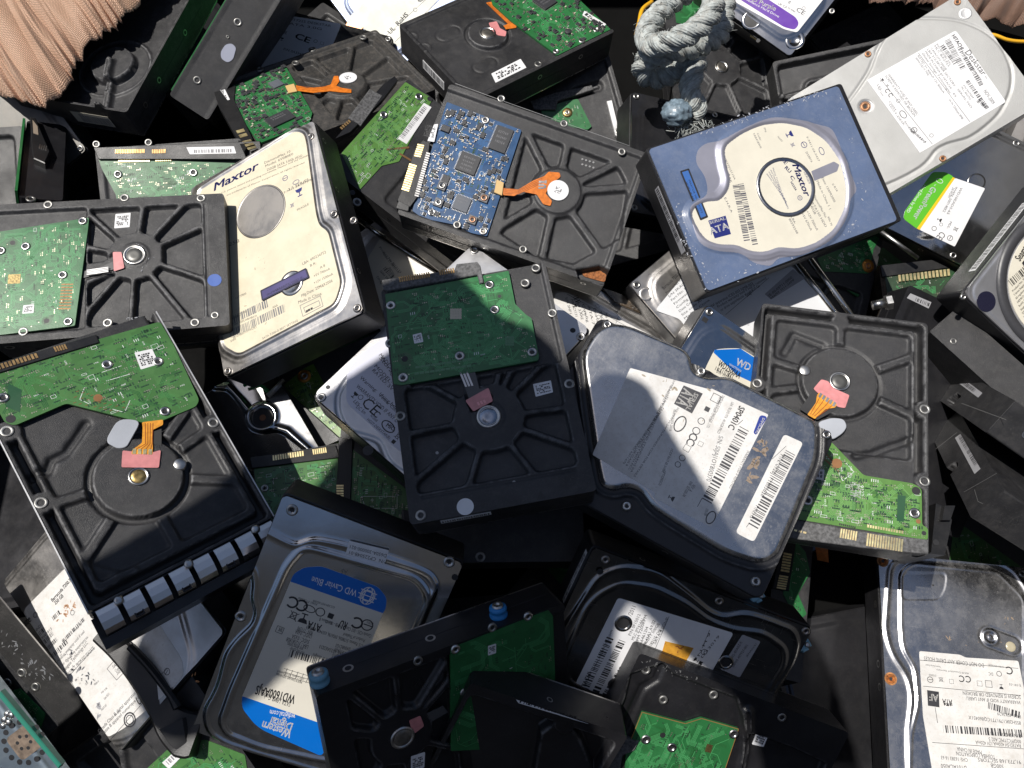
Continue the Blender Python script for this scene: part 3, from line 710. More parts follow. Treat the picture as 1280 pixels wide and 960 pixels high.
def marks(s, parent, m, items, z, name='approval_marks'):
    """printed approval marks: ('c', x, y, r mm) ring, ('bin', x, y, r), ('glass', x, y, r)"""
    mb = MB(); a = np.linspace(0, 2*np.pi, 21)
    for it in items:
        k, x, y, r = it[:4]; r = r*.58; c = s.L(x, y, z)
        ux = np.array([1.,0]) if len(it) < 6 else (lambda d: d/np.linalg.norm(d))(s.L(it[4], it[5], z)-c)
        uy = np.array([-ux[1], ux[0]])
        pt = lambda u, v: c+ux*u*r+uy*v*r
        if k == 'c': mb.strip([c+r*np.array([math.cos(t), math.sin(t)]) for t in a], r*.22, z+.05)
        elif k == 'o': mb.strip([pt(1.35*math.cos(t), .8*math.sin(t)) for t in a], r*.2, z+.05)
        elif k == 'e': mb.strip([pt(math.cos(t), math.sin(t)) for t in a], r*.2, z+.05); mb.strip([pt(-1,0),pt(.6,0)], r*.2, z+.05)
        elif k == 'cc': mb.strip([pt(math.cos(t), math.sin(t)) for t in np.linspace(.8, 5.5, 14)], r*.35, z+.05)
        elif k == 'glass':
            mb.flat([pt(-1,1),pt(-.7,.2),pt(0,-.1),pt(.7,.2),pt(1,1)], z+.05); mb.strip([pt(0,0),pt(0,-.9)], r*.25, z+.05); mb.strip([pt(-.6,-1),pt(.6,-1)], r*.25, z+.05)
        elif k == 'bin': mb.strip([pt(-.9,-.9),pt(.9,.9)], r*.14, z+.05); mb.strip([pt(.9,-.9),pt(-.9,.9)], r*.14, z+.05); mb.strip([pt(-.6,.6),pt(-.4,-.8),pt(.4,-.8),pt(.6,.6),pt(-.6,.6)], r*.16, z+.05)
        elif k == 'box': mb.strip([pt(-1,-1),pt(1,-1),pt(1,1),pt(-1,1),pt(-1,-1)], r*.14, z+.05)
        elif k == 'fill': mb.flat([pt(-1,-1),pt(1,-1),pt(1,1),pt(-1,1)], z+.05)
    return s.obj(name, mb, m, parent)
Slab.marks = marks
def worn(s, name, pts, z, m, n=40, seed=1, rad=(.2,.9), parent=None):
    """chipped paint flecks inside an outline"""
    P = s.P(pts, z); lo = P.min(0); hi = P.max(0); r = random.Random(seed); mb = MB()
    for i in range(n):
        x, y = r.uniform(lo[0],hi[0]), r.uniform(lo[1],hi[1])
        if float(sdf(np.array([[x]]), np.array([[y]]), ('p', P))[0,0]) > -.3: continue
        q = r.uniform(*rad); e = r.uniform(.15,.5); a0 = r.random()*6.3; k = r.randint(5,8)
        p = []
        for j in range(k):
            t = 2*math.pi*j/k; u = q*math.cos(t)*(1+.5*r.random()); v = q*e*math.sin(t)*(1+.5*r.random()); p.append((x+u*math.cos(a0)-v*math.sin(a0), y+u*math.sin(a0)+v*math.cos(a0)))
        mb.flat(p, z)
    return s.obj(name, mb, m, parent)
Slab.worn = worn
G1 = 'hard drives lying bottom up in the pile'; G2 = 'hard drives lying cover up in the pile'
# ================================================================ drive with a green board, left edge of the pile
def drive_left_bottom():
    s = Slab('A', 'hard_drive', 'black bottom-up drive at the left edge with a faded blue dot on its flange').Z(0,220)
    hub = s.L(622,366); w, l = s.w/2, s.l/2
    ribs = [s.L(*p) for p in ((930,228),(925,465),(850,640),(600,672),(385,640),(380,500),(855,115),(662,100),(440,200),(425,330))]
    xr = s.L(925,300)[1]
    ops = s.radial(hub, 17.5, ribs, (-w+7, -l+15.5, w-7, s.L(400,400)[1]), 4.6, 1.35,
        extra=[('fill',('r',-w+6,s.L(395,400)[1],w-6,l+5,2),-2.5,1.5), ('fill',('c',hub[0],hub[1],9.5),.5,1.2),
               ('fill',('r',-w+8,-l+12.6,w-8,-l+14.2,.5),-.8,.8), ('fill',('p',s.P([(370,400),(470,385),(530,350),(545,430),(470,460),(370,480)])),-2.2,1.2)])
    s.base(ops, BLACKW())
    for p in ((575,100),(222,132),(497,677),(108,718),(928,102),(900,676)): q = s.L(*p, 0); s.boss(q[0], q[1], .2, 3.0)
    s.motor(hub[0], hub[1], .6, 7.4, mat('dark motor centre', (.10,.10,.095), .45, metal=.6, var=.2))
    s.pink([(520,350),(560,350),(574,424),(525,440)], .9)
    s.poly('flex_cable', [(380,440),(455,425),(520,395),(525,430),(460,452),(385,470)], -1.9, -1.3, mat('grey flex', (.07,.07,.072), .4))
    s.pins([(400,432,400,458,500,418,4)], .2, mat('silver strip', (.5,.5,.5), .3, metal=1))
    z = .3
    o, pl = s.pcb([(-60,262),(410,192),(406,240),(345,690),(-60,740)], PCBG(), z)
    s.traces(o, pl, z, n=150, seed=4, vias=90, silk=6)
    tp = s.P([(290,490),(330,490),(325,610),(280,612)], z); r = MB()
    for i in range(9):
        for cx in (294,310,328): 
            a = s.L(cx-i*1.6, 500+i*14, z); r.box(a[0]-.45,a[1]-1.4,z,a[0]+.45,a[1]+1.4,z+.1)
    s.obj('copper_pads', r, mat('thin copper pad', (.22,.12,.05), .45, metal=.5), o)
    for p in ((382,208),(119,325),(290,457),(315,672),(5,345)): q = s.L(*p, z); s.screw(q[0], q[1], z, 3.0)
    for p in ((215,668),(58,308)): q = s.L(*p, z); mb = MB(); mb.disc(q[0],q[1],3.0,z+.05,20); k = s.obj('board_hole', mb, TRDK(), o); mb = MB(); mb.disc(q[0],q[1],1.7,z+.09,16); s.obj('bore', mb, INK(), k)
    s.poly('gold_pad', [(38,455),(95,452),(93,495),(35,497)], z, z+.08, mat('dull gold pad', (.20,.15,.06), .4, metal=.6, var=.5, vscale=900), o)
    s.sticker([(108,597),(158,592),(155,632),(103,636)], z, seed=2, parent=o)
    s.sticker([(533,176),(603,170),(598,236),(527,242)], s.hat('base_casting', *s.L(565,205,-4)), seed=3)
    q = s.L(990,481); mb = MB(); mb.disc(q[0],q[1],4.6,.25,28,-.1); s.obj('blue_dot', mb, mat('faded blue sticker', (.06,.13,.42), .6, var=.1), label='round faded blue sticker on the end flange')
    q = s.L(1022,240); mb = MB(); mb.flat([s.L(1000,240),s.L(1036,226),s.L(1036,252)], .06); s.obj('flange_notch', mb, INK())
    q = s.L(992,642); s.boss(q[0],q[1],.1,2.6)
    s.worn('worn_patch', [(575,330),(640,300),(700,330),(720,370),(660,440),(640,440),(690,360)], .57, mat('scuffed metal', (.22,.23,.26), .5), 50, 5)
    s.holes(0 if s.L(600,700)[0] > 0 else 1, [s.L(640,700)[1], s.L(385,735)[1], s.L(20,775)[1]], -7, 3.0)
    s.worn('worn_patch', [(570,690),(700,690),(690,640),(560,650)], .1, mat('scuffed metal', (.22,.23,.26), .5), 25, 6)
drive_left_bottom()
# ================================================================ cream label drive
def drive_cream_label():
    s = Slab('B', 'hard_drive', 'drive with a cream label, navy lettering and a large round bare metal disc', group=G2); s.lidbody()
    s.U(); lab = [(250,240),(370,165),(381,168),(384,180),(396,268),(400,283),(411,290),(427,355),(419,380),(300,443),(282,433)]
    lp = rround(s.P(lab), 4); s.Z(240,220)
    rim = ('grow', ('p', lp), 3.0); z = 1.0
    ops = [('fill', ('grow',('p',lp),6.5), .5, 2.2), ('fill', ('grow',('p',lp),3.4), 1.8, 2.4), ('fill', ('grow',('p',lp),.9), z, 1.6)]
    s.lid(STEELD(), ops)
    mb = MB(); mb.prism(rround(lp,1), .4, z+.12); lb = s.obj('label', mb, CREAM()); z += .12
    c = s.L(325,160-75+75, z); c = s.L(317,163,z); r = np.linalg.norm(s.L(432,140,z)-s.L(205,190,z))/2
    s.ring('recessed_disc', c[0], c[1], z, [(r,.0),(r*.98,.45),(r*.95,.45),(r*.93,.08),(r*.925,.06),(r*.92,.06),(r*.5,.06)], mat('brushed disc', (.30,.285,.27), .48, metal=1, bump=.3, bscale=250, dust=.15))
    c = s.L(460,495,z); s.ring('hub_boss', c[0], c[1], z, [(8.4,0),(8.0,.7),(6.4,.7),(5.4,.1),(3,.1)], STEEL())
    sp = [(318,530),(524,428),(537,466),(325,572)]
    k = s.poly('warranty_strip', sp, z+.5, z+.85, mat('violet strip', (.075,.065,.17), .4, var=.1)); s.lines(k, mat('dark violet ink',(.02,.02,.05),.5), [sp+sp[:1]], 1.0, z+.85, 'border')
    s.text(k, mat('dark violet ink',(.02,.02,.05),.5), [('WARRANTY VOID IF',365,540,510,470,1.2),('SEAL IS BROKEN OR REMOVED',345,552,520,474,1.1)], z+.87)
    s.text(lb, INKB(), [('Maxtor',97,72,303,-32,6.2)], z, 'brand_lettering', True, .22)
    s.text(lb, mat('brown grey ink',(.11,.10,.09),.5), [('DiamondMax 10',333,-55,455,-110,1.9),('Model: 6V080E0',338,-40,468,-98,1.9),('250GB SATA 3.0Gb HDD',345,-22,510,-90,1.9),
        ('U.S. patents issued and pending worldwide, Maxtor and the stylized',135,82,540,-95,1.2),('are trademarks of Maxtor Corporation, all rights reserved',160,92,520,-60,1.2),
        ('F-9411-04-5875/81',424,82,560,16,1.5),('3.5 SERIES',444,70,540,20,2.0),('FRAGILE',485,162,540,133,1.6),
        ('LBA: 490234752',510,412,620,355,2.0),('+5V 740mA',562,468,638,432,1.8),('+12V 1500mA',562,500,652,456,1.8),('Mfg.Date: 25MAR2006',505,560,650,488,2.1),('Made in China',490,590,598,548,2.1),('B R:',545,420,575,405,1.8),('A 8',592,428,615,417,1.8),
        ('6V080E0FLC2777FBQ',180,668,255,626,1.5),('S/N: V20FLWBK4BA1A',195,690,300,648,1.5),('AAA',372,612,397,600,1.6),
        ('BB1G74000771FYWC3K1',190,752,300,700,1.5),('SATA 7,000-G BEST SETTING',325,755,490,670,1.5),('J8 (PARTIAL)',528,668,605,620,1.5),('11177800',200,570,252,545,1.5),('SMM:',178,768,205,755,1.5),('258',170,325,220,305,2.6)], z)
    s.bars(lb, [(175,690,353,604,5.5,3),(180,748,432,626,5.5,4)], z, INKG())
    s.marks(lb, INKB(), [('e',430,10,3.2,500,-22),('o',480,28,3.0,540,0),('glass',495,75,4.6,540,52),('bin',462,135,2.6,500,118)], z)
    s.lines(lb, INKG(), [[(498,598),(592,553),(605,600),(512,648),(498,598)],[(515,608),(585,575),(592,597),(523,630),(515,608)]], .35, z)
    s.marks(lb, INK(), [('fill',540,618,1.3,600,590),('fill',552,612,1.3,600,590),('fill',530,624,1.3,600,590)], z, 'jumper_marks')
    s.worn('stain', [(180,350),(560,180),(640,520),(240,760)], z+.02, mat('paper stain',(.42,.36,.26),.6), 26, 9, (.3,1.1), lb)
    for p in ((655,176),(762,610),(165,900),(548,-180),(745,205)): q = s.L(*p,.6); s.screw(q[0],q[1],.5,2.6,mat('dull screw',(.40,.37,.34),.35,metal=1))
    s.holes(0, [20,-42,60], -7)
    return s
drive_cream_label()
# ================================================================ centre drive
def drive_centre():
    s = Slab('C', 'hard_drive', 'black bottom-up drive in the middle, half shaded, with a round white dot').Z(480,460)
    hub = s.L(483,225); w, l = s.w/2, s.l/2
    ribs = [s.L(*p) for p in ((95,305),(135,525),(385,560),(700,495),(950,385),(872,175),(585,10),(665,45),(200,70),(530,20))]
    hx = hub[0]
    ops = s.radial(hub, 20, ribs, (-w+7, s.L(500,20)[1], w-6, l-16), 4.4, 1.35,
        extra=[('fill',('r',-w+3,-l-5,w-10,s.L(500,25)[1],2),-2.3,1.2),('fill',('c',hub[0],hub[1],9),.5,1.2),
               ('fill',('r',-w+8,l-14.6,w-8,l-13,.5),-.9,.8),('fill',('p',s.P([(340,-60),(420,-60),(440,90),(500,130),(490,190),(400,200),(375,130)])),-2.0,1)])
    s.base(ops, BLACK())
    s.motor(hub[0], hub[1], .5, 6.9, mat('blueish motor centre', (.30,.33,.38), .25, metal=.8, var=.3, vscale=200))
    s.pink([(375,150),(482,90),(503,152),(412,200)], .7)
    s.poly('flex_cable', [(335,-40),(400,-60),(440,95),(478,92),(490,128),(400,165),(385,120)], -1.8, .2, mat('grey flex', (.07,.07,.072), .4))
    s.pins([(345,22,388,15,372,88,3)], .35, mat('silver strip', (.5,.5,.5), .3, metal=1))
    s.pins([(425,160,468,145,432,174,3)], .95, mat('rose solder', (.75,.35,.35), .4, metal=.3))
    s.sticker([(687,75),(770,57),(780,112),(700,133)], s.hat('base_casting', *s.L(730,95,-3)), seed=13)
    for p in ((76,222),(855,73),(170,680)): q = s.L(*p); s.boss(q[0], q[1], .2, 3.0)
    q = s.L(375,640); mb = MB(); mb.disc(q[0],q[1],4.6,.25,28,-.1); s.obj('white_dot', mb, WHITE(), label='round white sticker on the end flange')
    mb = MB(); mb.flat([s.L(705,608),s.L(748,600),s.L(720,565)], .06); s.obj('flange_notch', mb, INK())
    for p in ((600,525),(240,380)): q = s.L(*p); mb = MB(); mb.disc(q[0],q[1],.9,s.hat('base_casting',q[0],q[1])+.15,12,-6); s.obj('cast_pip', mb, mat('bare casting',(.3,.3,.3),.5,metal=.5))
    s.Z(480,220); z = .5
    o, pl = s.pcb([(5,545),(575,437),(605,590),(655,640),(680,655),(715,830),(712,850),(80,965),(45,960)], PCBG(), z)
    s.traces(o, pl, z, n=150, seed=8, vias=90, silk=8)
    mb = MB(); mb2 = MB()
    for i in range(4):
        for j in range(4): a = s.L(312+j*13, 618+i*12, z); mb.box(a[0]-.9,a[1]-.9,z,a[0]+.9,a[1]+.9,z+.12)
    for i in range(11):
        for j in range(2): a = s.L(155+i*24-j*4, 882+j*30-i*3.6, z); mb2.box(a[0]-1.3,a[1]-.7,z,a[0]+1.3,a[1]+.7,z+.1)
    for i in range(4):
        for j in range(4): a = s.L(565+j*10, 745+i*11, z); mb2.box(a[0]-.7,a[1]-.7,z,a[0]+.7,a[1]+.7,z+.1)
    s.obj('solder_pads', mb, mat('solder tin', (.45,.42,.33), .4, metal=.8), o); s.obj('dull_pads', mb2, mat('dull green pad', (.10,.22,.12), .4, metal=.3), o)
    for p in ((487,502),(32,597),(511,617),(684,812),(350,830),(89,930)): q = s.L(*p, z); s.screw(q[0], q[1], z, 3.0)
    for p in ((96,844,3.2),(533,555,1.8)): q = s.L(p[0],p[1],z); mb = MB(); mb.disc(q[0],q[1],p[2]*1.3,z+.05,20); k = s.obj('board_hole', mb, TRDK(), o); mb = MB(); mb.disc(q[0],q[1],p[2]*.6,z+.09,16); s.obj('bore', mb, INK(), k)
    s.sticker([(132,733),(172,723),(182,765),(140,774)], z, seed=5, parent=o)
    for p in ((651,493),(701,424),(777,632),(28,771)): q = s.L(*p); s.boss(q[0], q[1], .2, 2.9)
    s.poly('data_connector', [(-10,478),(325,432),(335,405),(430,395),(445,415),(460,490),(440,495),(430,455),(12,530),(-5,520)], -3, 2.2, GPLAST(), bev=.4)
    s.pins([(70,490,215,466,66,466,14),(255,458,328,446,251,436,7)], 2.3, BRASS())
    s.U(); mb = MB(); a = s.L(548,660); b = s.L(614,648); y = s.l/2+.2; x0, x1 = sorted((s.L(550,655)[0], s.L(614,645)[0]))
    mb.box(x0, y-.3, -9, x1, y, -3); k = s.obj('side_label', mb, WHITE()); m2 = MB(); r = random.Random(2); x = x0+1
    while x < x1-1: w_ = r.uniform(.3,.8); m2.box(x, y, -8, x+w_, y+.06, -4.5); x += w_+r.uniform(.3,.8)
    s.obj('barcode', m2, INK(), k)
    s.holes(0,[30,-30],-7); s.holes(1,[30,-30,55],-7)
drive_centre()
# ================================================================ blue board drive
def drive_blue_board():
    s = Slab('E', 'hard_drive', 'black drive lying bottom up with a blue circuit board and an orange flex cable').Z(480,0)
    w, l = s.w/2, s.l/2; hub = s.L(800,878)
    ribs = [s.L(*p) for p in ((1150,855),(990,1142),(730,1192),(505,1057),(655,590),(862,610),(1090,740))]
    zone = s.P([(520,1062),(645,575),(1090,735),(1150,852),(1110,1112),(880,1232),(690,1197),(515,1077)])
    sect = ('sand', 3.0, ('grow',('p',zone),-2), ('not',('c',hub[0],hub[1],17.5)), ('not',('ribs',hub[0],hub[1],[math.degrees(math.atan2(p[1]-hub[1],p[0]-hub[0])) for p in ribs],1.6)))
    ops = [('fill',('r',-w+4.5,-l-6,w-4.5,l-3.5,3),-2.0,1.6), ('add', ('grow',sect,-1), -3.2, 1.8), ('fill',('c',hub[0],hub[1],16.2),-.6,1.6),
           ('fill',('p',s.P([(890,1242),(1000,1222),(1045,1252),(1035,1312),(900,1282)])),-9,1.5)]
    s.base(ops, BLACK())
    rr = MB(); rr.prism(rround(s.P([(905,1237),(990,1232),(1030,1244),(1020,1302),(920,1274)],-8),2), -9.5, -8.2); s.obj('rusty_pocket', rr, RUST())
    for p in ((338,1037),(642,1150),(541,455),(831,570),(1098,700)): q = s.L(*p); s.boss(q[0], q[1], .15, 2.7)
    z = -.6
    o, pl = s.pcb([(290,470),(635,600),(475,1090),(400,1074),(330,1037),(180,1007),(130,972)], PCBB(), z)
    s.traces(o, pl, z, (TRB, lambda: mat('deep blue trace',(.01,.05,.16),.35)), n=70, seed=3, vias=60, silk=30)
    ang = math.degrees(math.atan2(*( (s.L(460,690,z)-s.L(350,670,z))[::-1])))
    ang = math.degrees(math.atan2(*( (s.L(635,600,z)-s.L(290,470,z))[::-1])))
    av = []
    def ch(x, y, a_, b_, r_, nm, ld, h, ln, m=None):
        c = s.L(x,y,z); s.chip(o, c[0], c[1], a_, b_, z, ang, nm, ld, h, ln, m); av.append((c[0],c[1],r_))
    ch(388,757,14,14,11,'controller_chip',4,1.4,4); ch(540,645,12,18.5,12,'memory_chip',True,1.2,3)
    ch(360,942,10.5,10.5,9,'motor_driver_chip',4,1.2,2,mat('grey chip epoxy',(.10,.11,.13),.5)); ch(285,597,6,4.6,5,'small_chip',True,1.5,0); ch(283,832,5,7,5,'small_chip',True,1,0)
    for p in ((268,860),(252,937),(462,917),(408,1017)):
        q = s.L(*p, z); av.append((q[0],q[1],4)); mb = MB(); mb.bbox(-3,-3,z,3,3,z+1.6,.3,ang,q); k = s.obj('power_inductor', mb, mat('inductor ferrite',(.16,.16,.165),.5), o)
        mb = MB(); mb.lathe([(2.3,z+1.6),(2.3,z+2.0),(1.2,z+2.0),(1.1,z+1.6)], q[0], q[1], 16); s.obj('coil', mb, mat('coil copper',(.45,.25,.16),.4,metal=.8) if p[0] > 400 else BRIGHT(), o, True)
    s.comps(o, pl, z, 560, 5, ang, av)
    for (x, y) in ((298,528),(468,555),(220,980),(458,1067)): q = s.L(x, y, z); s.screw(q[0], q[1], z, 2.8)
    s.poly('data_connector', [(180,645),(212,660),(200,745),(150,915),(120,955),(60,925),(85,870),(140,690)], -4, 1.0, PLAST(), bev=.3)
    s.pins([(156,662,138,722,186,668,6),(118,752,80,876,152,762,12)], 1.1)
    s.pins([(196,700,140,905,214,706,20)], 1.0, mat('tinned leads', (.55,.54,.52), .35, metal=.9))
    s.poly('worn_connector_end', [(85,872),(125,890),(112,975),(55,960)], -4, .9, mat('chewed plastic',(.06,.06,.06),.6,bump=1,bscale=80), rad=1, bev=.3)
    s.sticker([(190,560),(250,572),(232,655),(172,640)], .9, seed=8)
    s.poly('flex_connector', [(520,827),(553,842),(545,902),(508,887)], z, 1.2, mat('ivory plastic',(.62,.42,.18),.4), o, bev=.2)
    f = s.flex([(548,867),(620,874),(690,832),(740,812),(760,792),(810,796),(815,815),(770,852),(745,892),(775,927),(768,950),(735,942),(705,897),(640,884),(600,904),(550,900)], .2)
    s.flextracks(f, [[(555,870+i*7),(620,878+i*6),(690,840+i*8),(730,822+i*7)] for i in range(4)], .2)
    s.pins([(715,832,712,874,740,832,3),(742,827,736,872,752,829,2)], .3, BRIGHT())
    q = s.L(803,878,.2); mb = MB(); mb.disc(q[0],q[1],7.3,.35,36,-.2); k = s.obj('round_sticker', mb, WHITE())
    mb = MB(); r = random.Random(3)
    for i in range(7):
        for j in range(7):
            if r.random() < .55: a = q+np.array([-2.2+j*.63, -2+i*.63]); mb.box(a[0],a[1],.35,a[0]+.5,a[1]+.5,.4)
    s.obj('printing', mb, INK(), k)
    for i in range(4):
        for j in range(2): a = s.L(915+i*17, 735+j*24+i*5, -5); mb = MB(); mb.disc(a[0],a[1],.7,s.hat('base_casting',a[0],a[1])+.5,10,-7); s.obj('breather_pip', mb, mat('bare casting',(.3,.3,.3),.5,metal=.5))
    s.lines(s.e, mat('bare edge',(.3,.3,.3),.4,metal=.6), [[(330,385),(560,470),(1130,672)]], .3, .12, 'worn_edge')
    s.holes(0, [-50,-10,30,60], -7); s.holes(1, [-50,-10,30,60], -7)
drive_blue_board()
# ================================================================ top black drive
def drive_top_black():
    s = Slab('F', 'hard_drive', 'smooth flat black drive with pink sealant and a long white sticker, top edge').Z(480,0)
    hub = s.L(478,155); w, l = s.w/2, s.l/2
    ops = [('fill',('r',-w+4,-l-6,w-4,l-3,4),-1.2,1.4), ('fill',('c',hub[0],hub[1],19),-2.6,1.2), ('fill',('c',hub[0],hub[1],16.5),.6,1.2)]
    for c, h_ in (((275,160),(225,155)),((445,305),(495,280))):
        a, b = s.L(*c), s.L(c[0]+45, c[1]-22); ops.append(('bead',('l',[a,b],6),-.6,.8))
    for c in ((185,215),(125,165)): q = s.L(*c); ops.append(('bead',('c',q[0],q[1],5),.5,.8))
    s.base(ops, BLACK())
    s.motor(hub[0], hub[1], .5, 7.0)
    s.pink([(483,105),(520,98),(535,130),(565,145),(560,168),(525,162),(495,135)], .8)
    f = s.flex([(470,12),(498,8),(590,100),(615,95),(610,128),(560,135),(535,125),(572,110)], -.6)
    s.flextracks(f, [[(480,14+i*3),(588-i*6,106+i*3)] for i in range(3)], -.6)
    s.sticker([(495,340),(630,272),(657,312),(515,382)], -1.1, seed=4, rows=2)
    z = .6; o, pl = s.pcb([(480,-60),(820,-160),(1045,135),(800,255),(590,100),(500,20)], PCBG(), z)
    ang = math.degrees(math.atan2(*((s.L(820,20,z)-s.L(760,60,z))[::-1])))
    c = s.L(742,10,z); s.chip(o, c[0], c[1], 15, 15, z, ang, 'controller_chip', 4, 1.4, 3)
    s.comps(o, pl, z, 420, 6, ang, [(c[0],c[1],13)]); s.traces(o, pl, z, n=40, seed=5, vias=40, silk=20)
    c = s.L(848,150,z); mb = MB(); mb.lathe([(2.8,z),(2.8,z+1.6),(2.2,z+1.9)], c[0], c[1], 18); s.obj('coil', mb, CHIP(), o, True)
    s.sticker([(925,50),(1025,112),(1010,128),(915,70)], z+.4, seed=6, parent=o, rows=1)
    for p in ((794,238),(912,188),(978,138)): q = s.L(*p,z); s.screw(q[0],q[1],z,2.8)
    q = s.L(712,295); s.boss(q[0],q[1],.2,3.2)
    for sd in (0,1): s.holes(sd, [-38,5,52], -9, 2.2)
    x0 = -20; y = s.l/2+.2; mb = MB(); mb.box(-14,y-.3,-17,16,y,-9); k = s.obj('side_label', mb, WHITE()); m2 = MB(); r = random.Random(5); x = -13
    while x < 15: w_ = r.uniform(.3,.8); m2.box(x,y,-16,x+w_,y+.06,-10); x += w_+r.uniform(.3,.8)
    s.obj('barcode', m2, INK(), k)
drive_top_black()
# ================================================================ drive with the orange flex and a busy green board, upper left
def drive_busy_green():
    s = Slab('G', 'hard_drive', 'dirty black drive with a busy green board and a long orange flex cable').Z(240,0)
    w, l = s.w/2, s.l/2; hub = s.L(700,380)
    ribs = [s.L(*p) for p in ((560,260),(740,180),(900,240),(1000,330),(830,540),(640,560),(560,470),(530,340))]
    ops = s.radial(hub, 19, ribs, (-w+8, s.L(470,330)[1]+2, w-8, l-9), 4.0, 1.8, rimdepth=2.2, extra=[('fill',('c',hub[0],hub[1],17.5),-.4,1.5)])
    s.base(ops, mat('dirty black cast', (.030,.029,.028), .55, bump=.8, bscale=200, var=.35, dust=.45, dustcol=(.16,.14,.12)))
    for p in ((312,318),(555,228),(790,172),(478,290)): q = s.L(*p); s.boss(q[0], q[1], .2, 3.2)
    z = -.2; o, pl = s.pcb([(195,395),(430,300),(555,520),(540,570),(300,665),(200,500)], PCBG(), z)
    ang = math.degrees(math.atan2(*((s.L(460,505,z)-s.L(340,560,z))[::-1])))
    c = s.L(408,550,z); s.chip(o, c[0], c[1], 20, 13, z, ang, 'controller_chip', True, 1.4, 2)
    c2 = s.L(390,390,z); s.chip(o, c2[0], c2[1], 9, 9, z, ang, 'motor_driver_chip', 4, 1.2, 0, mat('grey chip epoxy',(.10,.11,.13),.5))
    s.comps(o, pl, z, 620, 16, ang, [(c[0],c[1],12),(c2[0],c2[1],7)]); s.traces(o, pl, z, n=40, seed=6, vias=60, silk=10)
    s.poly('flex_connector', [(430,395),(470,385),(485,420),(445,428)], z, 1.2, mat('ivory plastic',(.62,.42,.18),.4), o, bev=.2)
    f = s.flex([(478,392),(530,405),(600,402),(640,390),(655,350),(675,350),(680,375),(665,395),(690,405),(735,412),(735,428),(680,425),(640,420),(560,428),(484,418)], .2)
    s.flextracks(f, [[(484,396+i*7),(560,405+i*7),(640,397+i*6)] for i in range(3)], .2)
    q = s.L(720,358,.3); mb = MB(); mb.disc(q[0],q[1],7.2,.4,32,-.3); k = s.obj('round_sticker', mb, WHITE()); mb = MB(); r = random.Random(4)
    for i in range(5):
        for j in range(6):
            if r.random() < .55: a = q+np.array([-2.6+j*.8,-2+i*.8]); mb.box(a[0],a[1],.4,a[0]+.6,a[1]+.6,.45)
    s.obj('printing', mb, INK(), k)
    s.poly('data_connector', [(100,425),(200,395),(195,460),(280,640),(240,700),(120,480)], -5, .9, PLAST(), bev=.3)
    s.pins([(200,600,225,640,235,590,2),(230,650,262,695,268,640,3)], 1.0)
    s.sticker([(93,415),(145,398),(175,460),(120,478)], 1.0, seed=9)
    s.holes(0,[-40,0,45],-7); s.holes(1,[-40,0,45],-7)
drive_busy_green()
